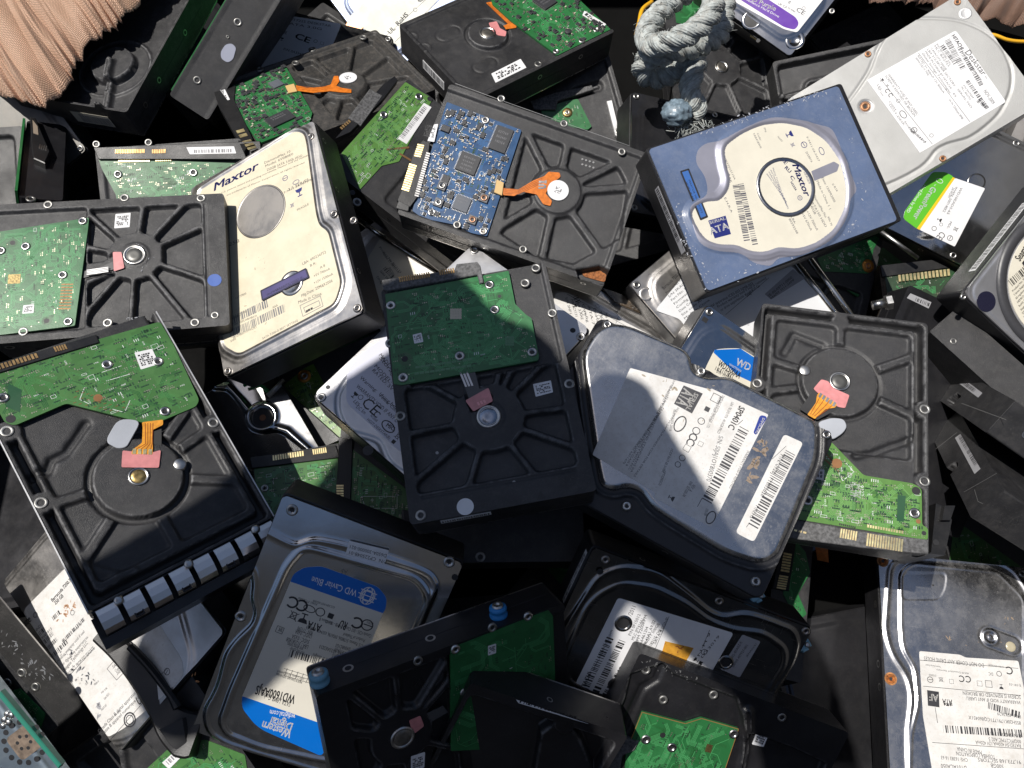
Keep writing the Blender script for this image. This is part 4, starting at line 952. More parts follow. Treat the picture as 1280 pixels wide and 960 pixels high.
# ================================================================ blue and ivory drive, upper right
def drive_blue_ivory():
    s = Slab('M', 'hard_drive', 'scratched blue drive with an ivory label around a circular ring, right of the rope', group=G2).Z(720,0)
    mb = MB(); x, y = s.w/2, s.l/2; mb.prism(rround([(-x,-y),(x,-y),(x,y),(-x,y)],2.5), -s.T, -.9, .6); s.obj('base_casting', mb, BLACK3())
    W2 = lambda pts: s.P(pts)
    out = rround(W2([(545,598),(1150,405),(1185,420),(1255,520),(1255+110,812+140-30),(1370,1010),(1300,1045),(665,1340),(615,1355),(590,1340),(415,985)]), 6)
    lab = W2([(680,680),(760,620),(850,580),(950,568),(1060,590),(1150,650),(1215,740),(1245,860),(1240,960),(1190,1060),(1110,1120),(1020,1150),(930,1140),(870,1165),(800,1160),(740,1130),(660,1130),(600,1110),(560,1060),(530,990),(545,960),(600,930),(660,930),(700,880),(710,830),(690,760)])
    lp = rround(lab, 5); hub = s.L(965,865)
    blue = mat('scratched blue sheet', (.10,.14,.24), .42, bump=.2, bscale=60, var=.14, vscale=25, dust=.22, dustcol=(.30,.32,.38), coat=.2)
    ops = [('fill', ('grow',('p',lp),5.5), .9, 1.6), ('bead', ('grow',('p',lp),2.2), .9, 1.5), ('fill', ('grow',('p',lp),.2), .55, 1.0)]
    x0,y0 = out.min(0); x1,y1 = out.max(0)
    s.hf('cover', blue, ops, -1.0, .7, 0., 0, 2.5, rect=(-s.w/2+1.5, -s.l/2+1.2, s.w/2-1.2, max(s.L(1225,400)[1], s.L(1290,560)[1])-2))
    # bare metal channel round the label
    ch = s.P([(560,690),(600,660),(670,650),(760,600),(900,540),(1060,560),(1180,590),(1205,640),(1300,880),(1260,920),(1250,1010),(1180,1110),(1050,1180),(930,1190),(900,1230),(820,1215),(760,1170),(640,1160),(570,1130),(535,1060),(520,960),(540,940),(610,900),(600,820),(550,750)])
    cp = rround(ch, 7); mb = MB()
    X0,Y0 = cp.min(0)-1; X1,Y1 = cp.max(0)+1
    n = 150; X, Y = np.meshgrid(np.linspace(X0,X1,n), np.linspace(Y0,Y1,n)); H = relief(X, Y, ops)+.06
    D_ = sdf(X, Y, ('p', cp)); ii = np.arange(n*n).reshape(n,n); V = np.stack([X,Y,H],-1)
    # slide outside vertices onto the outline so the channel ends cleanly
    g = np.gradient(D_, Y[1,0]-Y[0,0], X[0,1]-X[0,0]); m_ = (D_ > 0) & (D_ < 2.2); V[...,0] = np.where(m_, X-g[1]*D_, X); V[...,1] = np.where(m_, Y-g[0]*D_, Y)
    keep = (D_ < (X1-X0)/n*1.2); q = np.stack([ii[:-1,:-1],ii[:-1,1:],ii[1:,1:],ii[1:,:-1]],-1); kk = keep[:-1,:-1]&keep[:-1,1:]&keep[1:,1:]&keep[1:,:-1]
    mb.add(V.reshape(-1,3), q[kk].tolist()); s.obj('bare_channel', mb, mat('grey violet channel',(.30,.30,.36),.42,metal=.35,bump=.1,var=.06), smooth=True)
    z = .62; mb = MB(); mb.prism(lp, .3, z+.1); lb = s.obj('label', mb, CREAM2()); z += .1
    rr = np.linalg.norm(s.L(1098,865)-s.L(828,865))/2
    s.ring('spindle_plate', hub[0], hub[1], z, [(rr,.02),(rr,.5),(rr-1.2,.75),(rr-2.3,.35),(rr-2.8,.3)], mat('steel groove',(.42,.42,.44),.3,metal=1))
    mb = MB(); mb.disc(hub[0],hub[1],rr-2.6,z+.42,40,z); lb2 = s.obj('spindle_label', mb, CREAM2()); z2 = z+.42
    s.poly('bare_gap', [(1085,790),(1190,745),(1215,760),(1205,790),(1100,835)], z, z+.06, mat('grey violet channel',(.30,.30,.36),.42), rad=.6)
    s.text(lb2, INKB(), [('Maxtor',996,758,1054,905,4.8)], z2, 'brand_lettering', True, .2)
    s.text(lb2, mat('blue grey ink',(.10,.11,.2),.5), [('3.5 SERIES',1035,760,1075,850,1.4)]+[(t,905-i*9+0,775+i*9,975-i*2,958-i*10+6,1.15) for i,t in enumerate(('Maxtor Corporation, the stylized M','and DiamondMax are registered','trademarks of Maxtor Corp.','patents issued and pending'))], z2)
    s.text(lb2, INKB(), [('CE',942,730,965,760,2.6),('RU',960,775,985,800,2.6),('C',985,815,1000,835,2.4),('N2256',988,840,1012,880,1.5)], z2, bold=True)
    s.marks(lb2, INKB(), [('c',1033,913,2.6),('e',1033,913,1.2,1045,935)], z2)
    g = mat('slate ink',(.09,.09,.11),.5)
    s.text(lb, g, [('PN:',865,590,873,612,1.3),('Code:',833,615,850,650,1.3),('YAR41BW0',815,615,850,685,1.3),('B0BJ3T015115A',678,720,730,830,1.3),('AAK',700,800,712,845,1.4),('E.H.R.A',682,912,715,982,1.5),
        ('F-9411-03-5427',1062,632,1118,745,1.3),('D33016',1058,702,1085,750,1.5),('0 R16',1180,850,1203,885,1.5),('Date: 13APR2005',1132,820,1190,935,1.6),('Made in China 1 1',1108,835,1170,970,1.6),('DiamondMax Plus',1095,905,1150,1005,1.6),('60x N',1160,1000,1176,1042,1.5),
        ('SATA150 HDD',1080,925,1150,1050,1.6),('40GB',1080,950,1100,990,1.6),('+12V 700mA',1062,975,1110,1065,1.6),('+5V 670mA',1040,985,1082,1065,1.6),('LBA:',990,1000,1008,1035,1.5),('80293248',980,1010,1018,1080,1.5),('FRAGILE',928,632,950,655,1.1)], z)
    s.bars(lb, [(852,1135-812+812-0,738,855,4.4,7)] if 0 else [(722,855,775,1115,4.2,7),(748,850,815,1135,3.8,8),(858,1135,772,850,-0.01,9)], z, g, .36)
    s.marks(lb, INKB(), [('e',1052,668,3.4,1075,700),('o',1133,697,3.4,1150,735),('glass',985,620,3.8,1000,650),('bin',1000,668,2.4,1012,690)], z)
    s.bars(lb, [(640+62,925,722,1000,0.01,2)], z, g)
    k = s.poly('warranty_strip', [(482,790),(520,778),(608,1000),(575,1015)], .75, 1.1, mat('strip blue',(.05,.14,.40),.35)); s.lines(k, INK(), [[(484,792),(519,781),(605,998),(575,1011),(484,792)]], 1.1, 1.1, 'border')
    s.text(k, INK(), [('MAXTOR WARRANTY',518,830,578,985,1.3),('VOID IF REMOVED',505,840,563,985,1.3)], 1.12)
    bx = s.label([(610,1018),(690,995),(715,1080),(640,1100)], z, INKB(), 'serial_ata_mark', 0, lb, th=.08)
    s.text(bx, WHITE(), [('ATA',622,1085-2,708,1060-6,4.6,True)], z+.08, 'lettering'); s.text(bx, WHITE(), [('SERIAL',618,1035,692,1012,2.0,True)], z+.08, 'lettering')
    s.worn('paint_chip', [(545,598),(1150,405),(1365,960),(1300,1045),(615,1355),(415,985)], 1.0, mat('bare scratch',(.55,.56,.60),.45,metal=.4), 0, 4)
    for pts, n, sd in (([(540,598),(1150,400),(1160,440),(560,640)],50,1),([(415,985),(470,900),(640,1300),(600,1345)],50,2),([(610,1300),(1300,1010),(1330,1045),(640,1350)],60,3),([(1180,420),(1215,420),(1370,960),(1330,980)],30,4)):
        s.worn('paint_chips', pts, .13, mat('bare scratch',(.55,.56,.60),.45,metal=.4), n*2, sd, (.12,.9)); s.worn('long_scratches', pts, .135, mat('bare scratch',(.55,.56,.60),.45,metal=.4), 5, sd+9, (1.5,3.5)) if 0 else None
    # barcode on the end wall
    mb = MB(); X_ = s.w/2+.05; yb = -s.l/2-.05; mb.box(-26,yb-.12,-12,20,yb+.1,-5); k = s.obj('side_label', mb, GREYLAB()); m2 = MB(); r = random.Random(5); x = -25
    while x < 12: w_ = r.uniform(.3,.8); m2.box(x,yb-.2,-11,x+w_,yb-.1,-6); x += w_+r.uniform(.3,.8)
    s.obj('barcode', m2, INK(), k)
    s.holes(0,[-40,0,50],-8); s.holes(1,[-40,0,50],-8)
drive_blue_ivory()
# ================================================================ pale aluminium drive, top right
def drive_pale():
    s = Slab('N', 'hard_drive', 'pale silver drive with a slanted white label and brown rusted screws, top right corner', group=G2).Z(940,0); s.lidbody(ALU(), rad=5)
    con = rround(s.P([(680,110),(740,85),(860,85),(960,95),(1070,140),(1150,210),(1200,320),(1195,420),(1140,530),(1060,600),(1000,640),(900,665),(850,690),(800,760),(700,820),(560,880),(300,760),(340,600),(480,420),(545,320),(570,240),(610,170)]), 9)
    ops = [('fill', ('grow',('p',con),1.2), -.6, 1.2), ('fill', ('grow',('p',con),-1.0), .9, 1.4)]
    for p in ((950,10),(535,250),(880,732),(523,492)): q = s.L(*p); ops.append(('fill',('c',q[0],q[1],5),-.1,1.2))
    s.lid(ALUW(), ops, inset=.3, rad=6); z = .9
    lb = s.label([(940,140),(1172,470),(775,705),(530,370)], z, WHITE(), rad=2)
    s.label([(530,370),(545,362),(780,700),(775,706)], z+.1, WHITE(), 'label_edge', 0)
    z += .12; d = (1172-940, 470-140)
    s.text(lb, INK(), [('HITACHI',920,165,965,232,2.6,True),('Deskstar',980,240,1062,350,4.3),('TM',1072,352,1080,365,1.0),('NOV-2009',1066,420,1108,482,2.6)], z, 'brand_lettering')
    rows = [('www.hitachigst.com',965,240,1055,372,1.5),('P/N 0F10381 S/N',848,205,912,300,1.5),('MLC BA2753',838,212,905,310,1.5),('CAPACITY 160GB',822,222,892,325,1.5),('LBA 312,581,808 SECTORS',806,228,932,400,1.6),('MADE IN CHINA BY HITACHI',795,238,915,412,1.6),('Global Storage Technologies',782,246,912,432,1.6),
      ('RATED 5V 400mA 12V 850mA',762,258,882,432,1.5),('ARWA E182115 TV00L',752,268,812,352,1.5),('SATA 7200rpm 8MB',905,460,968,552,1.6),('P/N 0A39264',972,395,1018,455,1.4),('MLC BA2753',962,402,1005,462,1.4),('SERIAL NO',945,412,1010,500,1.4),('ES',925,432,938,450,1.4),('WARRANTY VOID IF ANY LABEL/',625,345,762,535,1.8),('SCREW IS REMOVED OR BROKEN',612,352,748,540,1.8),
      ('LES',575,392,592,418,1.6),('DC 5mm',575,410,602,445,1.6),('C20054',630,470,660,510,1.4),('HGST-DESK',628,485,700,580,1.4),('Storage',700,560,745,622,1.4),('DIMENSION',720,590,792,660,1.5),('ASIM',735,605,800,662,1.5)]
    s.text(lb, mat('ink dark grey',(.07,.07,.075),.5), rows, z)
    s.bars(lb, [(945,222,1050,398,3.0,3) , (888,190,962,322,4.0,4),(868,215,930,300,3.0,5),(985,378,1078,505,2.8,6),(1035,470,1075,500,2.5,7)], z, mat('ink dark grey',(.07,.07,.075),.5))
    s.lines(lb, mat('ink dark grey',(.07,.07,.075),.5), [[(768,245),(1005,562)],[(590,360),(832,665)],[(558,385),(775,700)]], .3, z)
    s.marks(lb, INK(), [('cc',625,420,2.4,645,450),('cc',640,440,2.4,660,470),('c',675,465,2.2),('o',697,528,4.0,720,560),('e',748,600,3.4,770,630),('glass',600,370,2.0,615,390),('bin',625,395,1.8,640,410),('c',828,625,2.2)], z)
    rs = mat('rusty screw',(.42,.22,.12),.5,metal=.7,var=.4,vscale=400)
    for p, r in (((948,10),3.0),((535,250),3.0),((880,732),3.0),((523,492),4.4)): q = s.L(*p); s.screw(q[0],q[1],-.1,r*.82,rs)
    q = s.L(523,492); s.ring('screw_washer', q[0], q[1], -.05, [(7.2,.0),(7.0,.5),(4.0,.5),(3.9,0)], ALU())
    q = s.L(985,62); s.ring('round_dent', q[0], q[1], 0, [(4.6,0),(4.2,.35),(3.2,.1)], ALU())
drive_pale()
# ================================================================ big drive with orange flex and clips, left
def drive_clips():
    s = Slab('X', 'hard_drive', 'black bottom-up drive with a row of silver clips along its lower edge').Z(0,460)
    w, l = s.w/2, s.l/2; hub = s.L(640,500)
    ribs = [s.L(*p) for p in ((245,625),(385,885),(805,790),(1030,515),(970,275),(840,215))]
    ops = s.radial(hub, 23.0, ribs, (-w+9.5,-l+30,w-9.5,l-11), 2.6, 2.4, wall=2.0, moat=(3.5,4.5), extra=[
        ('fill',('and',('not',('r',-w+6.0,-l-8,w-6.5,l-6.5,3)),('r',-w+2.2,-l-8,w-2.2,l-2.4,3)),-7,1.4),
        ('bead',('l',[s.L(395,250),s.L(340,330),s.L(300,385),s.L(235,420),s.L(215,470),s.L(140,490)],.8),-2.2,1.6),
        ('fill',('c',*s.L(985,252),6.5),0,2), ('fill',('c',*s.L(190,622),6.5),0,2), ('fill',('c',*s.L(33,292),6.5),0,2), ('fill',('c',*s.L(845,440),3.2),-4,1),
        ('bead',('l',[s.L(345,900),s.L(420,920),s.L(560,955),s.L(620,935)],.6),1.2,1.6)])
    s.base(ops, BLACK(), cover=ALU())
    mb = MB(); mb.prism([(-w-.7,-l),(-w-.05,-l),(-w-.05,l+.3),(-w-.7,l+.3)], -3, .6); mb.prism([(w+.05,-l),(w+.7,-l),(w+.7,l+.3),(w+.05,l+.3)], -3, .6)
    for a_, b_ in (((-w-.7),(-w-.05)), ((w+.05),(w+.7))):
        mb = MB(); mb.box(a_,-l,-5,b_,l,.5); s.obj('bare_rim', mb, ALU())
    q = hub; s.motor(q[0],q[1],.1,5.4,mat('yellow bronze',(.42,.30,.12),.4,metal=.9,var=.5,vscale=300))
    for p in ((190,622),(985,252),(33,292)): q = s.L(*p); s.boss(q[0],q[1],.25,3.3)
    q = s.L(830,445); s.ring('round_pin', q[0], q[1], .0, [(3.4,-3),(3.4,.6),(3.0,.9)], BRIGHT())
    s.pink([(565,380),(610,385),(700,390),(742,378),(733,460),(560,458)], .6)
    f = s.flex([(655,250),(752,238),(752,262),(705,285),(705,380),(705,398),(605,398),(610,378),(655,345),(658,275)], .75, FLEX2())
    s.flextracks(f, [[(670+i*12,255),(672+i*10,350),(622+i*24,378),(622+i*24,395)] for i in range(4)], .75, .4)
    s.pins([(608,372,706,376,606,396,4)], .95, GOLD())
    s.poly('silicone_pad', [(545,232),(655,240),(585,365),(545,372),(495,345),(495,320)], .0, .9, LENS(), rad=5, bev=.3)
    s.poly('rubber_block', [(690,300),(745,280),(745,360),(710,350)], -1, .3, mat('dark rubber',(.03,.03,.03),.6))
    s.U(); z = .7
    o, pl = s.pcb([(-38,470),(200,402),(222,430),(249,500),(245,508),(190,531),(83,504),(18,532),(6,528),(-12,495)], PCBD(), z, rad=2)
    s.traces(o, pl, z, (lambda: mat('olive trace',(.07,.24,.07),.35,coat=.3), TRDK), n=110, seed=14, vias=240, silk=60)
    s.Z(0,460)
    for p in ((15,138),(762,200),(495,-6-10)): q = s.L(*p,z); s.screw(q[0],q[1],z,3.0)
    q = s.L(730,-30,z); s.screw(q[0],q[1],z,3.0)
    for p in ((452,138),(50,235)): q = s.L(*p,z); mb = MB(); mb.disc(q[0],q[1],2.3,z+.1,20); s.obj('test_pad' if p[0] > 100 else 'board_hole', mb, mat('bare copper pad', (.40,.20,.09), .4, metal=.7) if p[0] > 100 else INK(), o)
    s.lines(o, INKW(), [[(390,90),(368,145),(410,165)],[(600,150),(575,205),(520,190)],[(470,20),(560,-10)],[(490,60),(600,28)]], .3, z, 'board_outline')
    mb = MB()
    for i in range(26):
        a = s.L(350+ (i%9)*27+s.rnd.uniform(-8,8), 108+(i//9)*26+(i%9)*6, z); mb.box(a[0]-.8,a[1]-.2,z,a[0]+.8,a[1]+.2,z+.08)
    s.obj('copper_strokes', mb, mat('brown copper',(.22,.12,.05),.5,metal=.4), o)
    s.poly('blank_patch', [(38,72),(100,100),(92,205),(32,180)], z+.02, z+.1, mat('deep board green',(.02,.08,.035),.4), o)
    s.U(); s.sticker([(168,441),(190,436),(199,455),(176,462)], z, seed=22, parent=o)
    s.poly('data_connector', [(-45,466),(120,418),(124,428),(-41,478)], -4, 1.6, PLAST(), bev=.3)
    s.pins([(-20,461,46,441,-17,467,14),(66,434,82,430,69,440,5)], 1.8, BRASS())
    # silver clips along the far end
    y0 = l+.2
    mb = MB(); mb.box(-w+1,y0,-20,w-1,y0+1.0,-2); st = s.obj('clip_rail', mb, BLACK3())
    n = 8; a0, a1 = -w+1, w-1; u = (a1-a0)/n
    for i in range(n):
        xa, xb = a0+i*u+1.2, a0+(i+1)*u-1.6; mb = MB()
        prof = [(y0+1.0,-.5),(y0+4,.5),(y0+8,.4),(y0+11.5,-1.2),(y0+13.6,-4.5),(y0+14.2,-9),(y0+13.8,-14)]
        V = []; 
        for y_, z_ in prof: V += [[xa,y_,z_],[xb,y_,z_]]
        for y_, z_ in prof[::-1]: V += [[xa,y_-.5,z_-.6],[xb,y_-.5,z_-.6]]
        k = len(prof)*2; f_ = [[2*j,2*j+1,2*((j+1)%k)+1,2*((j+1)%k)] for j in range(k)]; f_ += [[2*j for j in range(k)][::-1], [2*j+1 for j in range(k)]]
        mb.add(V, f_); s.obj('spring_clip', mb, mat('clip steel',(.86,.80,.75),.30,metal=1,bump=.15,bscale=90), smooth=False)
        if i % 2 == 0:
            mb = MB(); xm = (xa+xb)/2; mb.strip([(xm-2,y0+9),(xm-2,y0+13.2),(xm+2,y0+13.2),(xm+2,y0+9)],.7,-1.0,-3); s.obj('clip_tab', mb, BLACK3())
    mb = MB(); mb.box(-w-.5,y0+14.4,-22,w+.5,y0+20,-6); s.obj('caddy_rail', mb, BLACK3())
    mb = MB(); mb.box(-w-.5,y0+1,-24,w+.5,y0+14.6,-15); s.obj('caddy_floor', mb, BLACK3())
    q = (-w+4 if s.L(560,925)[0] < 0 else w-4, y0+17); mb = MB(); mb.disc(q[0],q[1],1.9,-5.6,16,-7); s.obj('rivet', mb, ALU())
    for x in (-w+12, 0, w-14): mb = MB(); mb.lathe([(2.4,-2),(2.4,1.6),(1.2,2.0)], x, y0+1.6, 14); s.obj('clip_stud', mb, BRIGHT(), smooth=True)
drive_clips()
# ================================================================ blue and cream label drive, lower left
def drive_blue_cream():
    s = Slab('WD', 'hard_drive', 'polished drive lying cover up, upside-down cream label with bright blue bands at both ends', group=G2); s.lidbody()
    s.Z(240,700); w, l = s.w/2, s.l/2
    con = rround(s.P([(200,20-0),(440,-255+255),(1,1)]),3) if 0 else None
    oc = s.P([(195,60),(255,-130),(330,-158),(420,-165),(560,-170),(580,-160)]) if 0 else None
    out = rround(s.P([(185,-140),(280,-165),(420,-90),(480,-65),(560,-95),(700,-70),(1040,40),(1100,70),(1125,120),(985,430),(880,760),(760,1010),(560,960),(160,840),(85,790),(65,700),(130,590),(170,430),(215,370),(290,300),(310,240),(290,180),(300,80)]), 8)
    inn = rround(s.P([(450,30),(520,-50),(590,-35),(1030,90),(1085,170),(1000,380),(800,900),(620,910),(330,850),(175,790),(150,740),(200,600)]), 5)
    ops = [('fill',('grow',('p',out),1.5),.7,1.6),('bead',('grow',('p',out),.2),.7,1.5),('fill',('grow',('p',inn),3.2),1.3,1.4),('bead',('grow',('p',inn),1.4),.5,1.2),('fill',('grow',('p',inn),-.3),.9,1.0)]
    notch = s.P([(820,-125+0),(905,-95),(895,-75),(815,-100)])
    s.lid(STEELB(), ops); z = .95
    lp = s.P([(470,60),(520,30),(600,25),(860,120),(900,170),(895,220),(880,245),(700,700),(600,900),(460,838),(330,780),(290,750),(235,680),(232,630),(455,100)]); lp = rround(lp, 2.5)
    mb = MB(); mb.prism(lp, z-.3, z+.1); lb = s.obj('label', mb, mat('pale cream label',(.66,.63,.55),.4,var=.03)); z += .1
    blue = mat('bright blue print',(.0,.13,.52),.35,coat=.2)
    def clip(poly_, a, b, side):   # part of the label beyond a line
        a = s.L(*a, z); b = s.L(*b, z); n_ = np.array([-(b-a)[1],(b-a)[0]])*side; out_ = []; P = list(poly_)
        for i in range(len(P)):
            p, q = P[i-1], P[i]; dp = (p-a)@n_; dq = (q-a)@n_
            if (dp > 0) != (dq > 0): out_.append(p+(q-p)*dp/(dp-dq))
            if dq > 0: out_.append(q)
        return np.array(out_)
    c0 = s.L(600,70,z); sd = 1 if np.dot(c0-s.L(455,100,z), np.array([-(s.L(880,245,z)-s.L(455,100,z))[1],(s.L(880,245,z)-s.L(455,100,z))[0]])) > 0 else -1
    mb = MB(); mb.flat(clip(lp,(455,100),(880,245),sd), z+.03); b1 = s.obj('blue_band', mb, blue, lb)
    c0 = s.L(380,780,z); A_, B_ = s.L(232,628,z), s.L(700,790,z); sd = 1 if np.dot(c0-A_, np.array([-(B_-A_)[1],(B_-A_)[0]])) > 0 else -1
    mb = MB(); mb.flat(clip(lp,(232,628),(700,790),sd), z+.03); b2 = s.obj('blue_band', mb, blue, lb)
    s.text(b1, WHITE(), [('WD Caviar Blue',765,140,555,75,4.0)], z+.03, 'lettering')
    s.marks(b1, WHITE(), [('c',810,165,5.2)], z+.05, 'globe_emblem')
    g = s.L(810,165,z); mb = MB(); a = np.linspace(0,2*np.pi,25)
    for k in (.38,.75): mb.strip([g+5.0*np.array([k*math.cos(t), math.sin(t)]) for t in a], .5, z+.12)
    for k in (-.5,0,.5): mb.strip([g+5.0*np.array([-math.sqrt(1-k*k), k]), g+5.0*np.array([math.sqrt(1-k*k), k])], .5, z+.12)
    s.obj('globe_emblem', mb, WHITE(), b1)
    s.text(b2, WHITE(), [('Western',462,802-20,328,742,6.0,True),('Digital',460,750,345,710+20,6.0,True),('wdigital.com',480,732,358,695,4.2)] if 0 else [('Western',463,785,328,742,5.4,True),('Digital',470,755,368,722,5.4,True),('wdigital.com',478,712,360,690,3.4)], z+.03, 'lettering')
    K = mat('label ink',(.03,.03,.035),.5)
    rows = [('SATA / 8MB Cache',460,655,328,610,3.4),('WD1600AAJS',480,625,300,578,5.6,True),('MADE IN THAILAND, SATA 6.0 Gbps',510,560,390,520,1.6),('SATA Capacity 160 GB Standard',520,545,395,508,1.5),
      ('S/N: WMAV3AAMB0A9',700,520,610,488,2.2),('Do not cover',520,425,455,400,2.3),('any drive holes.',515,405,440,378,2.3),('is void if removed or damaged',700,480,560,430,2.0),('LBA : 312581808',540,395,440,355,2.6),('5VDC : 0.65A',545,370,465,342,2.6),('12VDC : 0.60A',558,345,480,320,2.6),('R/N : 771590',560,330,490,305,2.6),
      ('5006 1EE 1033AE2D3',735,440,590,390,2.2),('U.S. Patents: 5178056, 5956196, 6359400, 6263459',790,390,530,300,2.1),('DCX : S090NRC1G3',770,415,665,385,2.2),('DCM : DARNHT2AGN',760,440,660,405,2.2),('DATE : 21 SEP 2010',750,465,650,430,2.2),
      ('Product of Thailand',800,365,700,335,2.1),('Canada ICES - 003 Class B / NMB - 003 Classe B',830,345,590,265,2.1),('KCC-REM-WDT-WD3008',660,215,560,183,1.3),('XH01-77180600',580,202,492,170,1.3),('RoHS',650,285,618,275,2.0),('D33016',838,290,808,280,1.6)]
    s.text(lb, K, rows, z)
    s.text(lb, K, [('CE',522,235-10,440,200-10,7.0,True)] if 0 else [('RU',722,290,688,276,5,True),('ATA',600,300,540,280,4.6,True)], z, 'marks_lettering')
    s.bars(lb, [(632,498,445,445,-4.2,5)], z, K, .42)
    s.marks(lb, K, [('cc',505,210,5.0,490,205),('cc',462,195,5.0,445,190),('e',808,300,5.2,780,290),('cc',760,290,5.0,745,285),('c',592,240,4.0),('fill',640,258,2.6,620,250),('o',542,225,4.0,520,215),('bin',468,258,4.6,450,250),('glass',515,270,4.6,500,265),('box',405,322,3.2,395,318),('bin',408,322,2.2,395,318)], z)
    s.lines(lb, K, [[(425,500+i*16),(540,535+i*16)] for i in range(3)]+[[(440+i*25,500+i*8),(425+i*25,535+i*8)] for i in range(5)], .25, z)
    s.U(); st = s.label([(437,676),(486,688),(481,705),(432,692)], 1.35, WHITE(), 'part_sticker', .4)
    s.text(st, INK(), [('P/N  CP225048-01',484,703-2,436,690-2,2.0),('D650A-300000-021',484,693,437,681,2.0)], 1.47)
    s.text(s.e, INKG(), [('A5',435,713,427,711,3.0)], 1.0,'stamped_mark')
    s.Z(240,460)
    for p in ((462,655),(1187,895),(220+5,1145),): q = s.L(*p); s.screw(q[0],q[1],.1,3.1)
    q = s.L(1213,965); mb = MB(); mb.disc(q[0],q[1],1.8,.1,14); s.obj('cover_hole', mb, INK())
    s.holes(0,[40,-20],-8); s.holes(1,[40,-20],-8)
    mb = MB()
drive_blue_cream()
# ================================================================ rounded steel drive with barcode labels
def drive_rounded():
    s = Slab('JJ', 'hard_drive', 'rounded steel drive with two dusty white barcode labels, right of the middle', group=G2).Z(720,460)
    w, l = s.w/2, s.l/2
    con = rround(s.P([(20,-60),(90,-170),(160,-205),(250,-190),(520,-75),(545,25),(600,45),(700,40),(1100,245),(1115,290),(1112,420),(990,720),(930,860),(880,895),(820,900),(690,860),(430,700),(345,640),(300,570),(230,552),(170,570),(110,545),(90,450)]), 7)
    ops = [('fill',('grow',('p',con),1.2),2.6,2.4),('bead',('grow',('p',con),2.6),-1.2,1.2),('dome',('grow',('p',con),-1),.25,6)]
    mb = MB(); x, y = w, l; mb.prism(rround([(-x,-y),(x,-y),(x,y),(-x,y)],6), -s.T, -1.0, .6); s.obj('base_casting', mb, BLACK3())
    s.hf('plinth', BLACK2(), [('bead',('grow',('p',con),3.4),1.2,1.0)], -1.2, .8, 0, .6, 6)
    # the cover itself: only inside the outline
    n = 190; cp = con; X0,Y0 = cp.min(0)-2; X1,Y1 = cp.max(0)+2
    X, Y = np.meshgrid(np.linspace(X0,X1,n), np.linspace(Y0,Y1,n)); D_ = sdf(X, Y, ('p', cp)); H = 2.9*np.clip(.5-(D_+1.2)/2.6,0,1)**.5+.1
    g = np.gradient(D_, Y[1,0]-Y[0,0], X[0,1]-X[0,0]); m_ = (D_ > 0) & (D_ < 2.5); V = np.stack([np.where(m_,X-g[1]*D_,X),np.where(m_,Y-g[0]*D_,Y),H],-1); ii = np.arange(n*n).reshape(n,n)
    keep = D_ < (X1-X0)/n*1.2; q = np.stack([ii[:-1,:-1],ii[:-1,1:],ii[1:,1:],ii[1:,:-1]],-1); kk = keep[:-1,:-1]&keep[:-1,1:]&keep[1:,1:]&keep[1:,:-1]
    mb = MB(); mb.add(V.reshape(-1,3), q[kk].tolist()); s.obj('cover', mb, mat('blue grey mirror cover',(.56,.555,.55),.24,metal=1,bump=.12,bscale=70,var=.06,dust=.20,dustcol=(.34,.31,.27),scratch=.35), smooth=True)
    z = 2.98
    lb = s.label([(250,0),(620,100),(625,95),(888,215),(625,735),(360,600),(365,575),(75,400)], z, WHITED(), rad=1)
    z += .1; K = mat('smoky ink',(.05,.05,.055),.5)
    s.label([(960,305),(1048,345),(820,803),(736,760)], z-.08, WHITED(), 'barcode_label', 2)
    lb2 = s.e.children[-1]
    s.text(lb, K, [('SP0401C',755,172,700,275,3.6,True)], z, 'model_lettering')
    a = s.poly('blue_logo', [(850,215),(885,225),(830,310),(818,298)], z, z+.08, mat('logo blue',(.02,.04,.25),.4), lb, rad=3)
    s.text(a, WHITE(), [('SAMSUNG',862,228,826,300,1.5,True)], z+.1, 'brand_lettering')
    rows = [('SAMSUNG ELECTRONICS CO., LTD.',675,125,600,275,1.6),('RATED 5V 0.60A 12V 0.50A',662,130,610,245,1.5),('LBA 78,242,976  40.0GB PRLD',718,155,650,300,1.6),('S/N: S0JAJ1OY800370',660,310,600,520,2.6),('WARRANTY VOID IF REMOVED',790,378,705,555,1.6),('REV. A',540,535,520,565,1.8),('FW :07100-34',525,520,490,590,1.8),('105100',600,645,590,680,1.6),
        ('OPERATED REQUIREMENTS AND STANDARDS 0A',452,50,250,480,1.1),('SHIELDED CABLE, TESTED TO COMPLY WITH FCC',435,80,240,470,1.1),('STANDARDS FOR HOME OR OFFICE USE CLASS B',420,130,228,450,1.1),('PATENTS US 5,872,669 5,886,851 6,011,670',400,180,215,440,1.1),('SEE WWW.SAMSUNGHDD.COM FOR DETAILS',470,180,265,500,1.1),('MADE IN KOREA 2005.06',450,190,430,290,1.5),('OPTIONS(O)',405,470,380,540,1.5),('HDDF R617-EE 01R02',440,370,395,480,1.4),('P/N: 0928J1FY805626',945,395,850,590,2.4),('P/N:HS',830,630,800,690,2.2)]
    s.text(lb, K, rows, z)
    s.bars(lb, [(755,268,582,602,5.6,3)], z, K, .42); s.bars(lb2, [(968,378,795,718,5.6,4)], z, K, .42)
    s.marks(lb, K, [('o',480,258,6.0,455,300),('cc',540,320,3.4,530,345),('cc',528,345,3.4,515,370),('c',555,290,3.4),('c',578,245,3.2),('c',490,415,2.8),('c',470,445,2.6),('box',512,370,3.0,500,390),('box',575,350,2.2,560,380),('box',645,140,4.0,630,170),('glass',440,600,2.6,430,620),('o',622,690,4.6,605,720),('fill',605,190,2.4,595,210)], z)
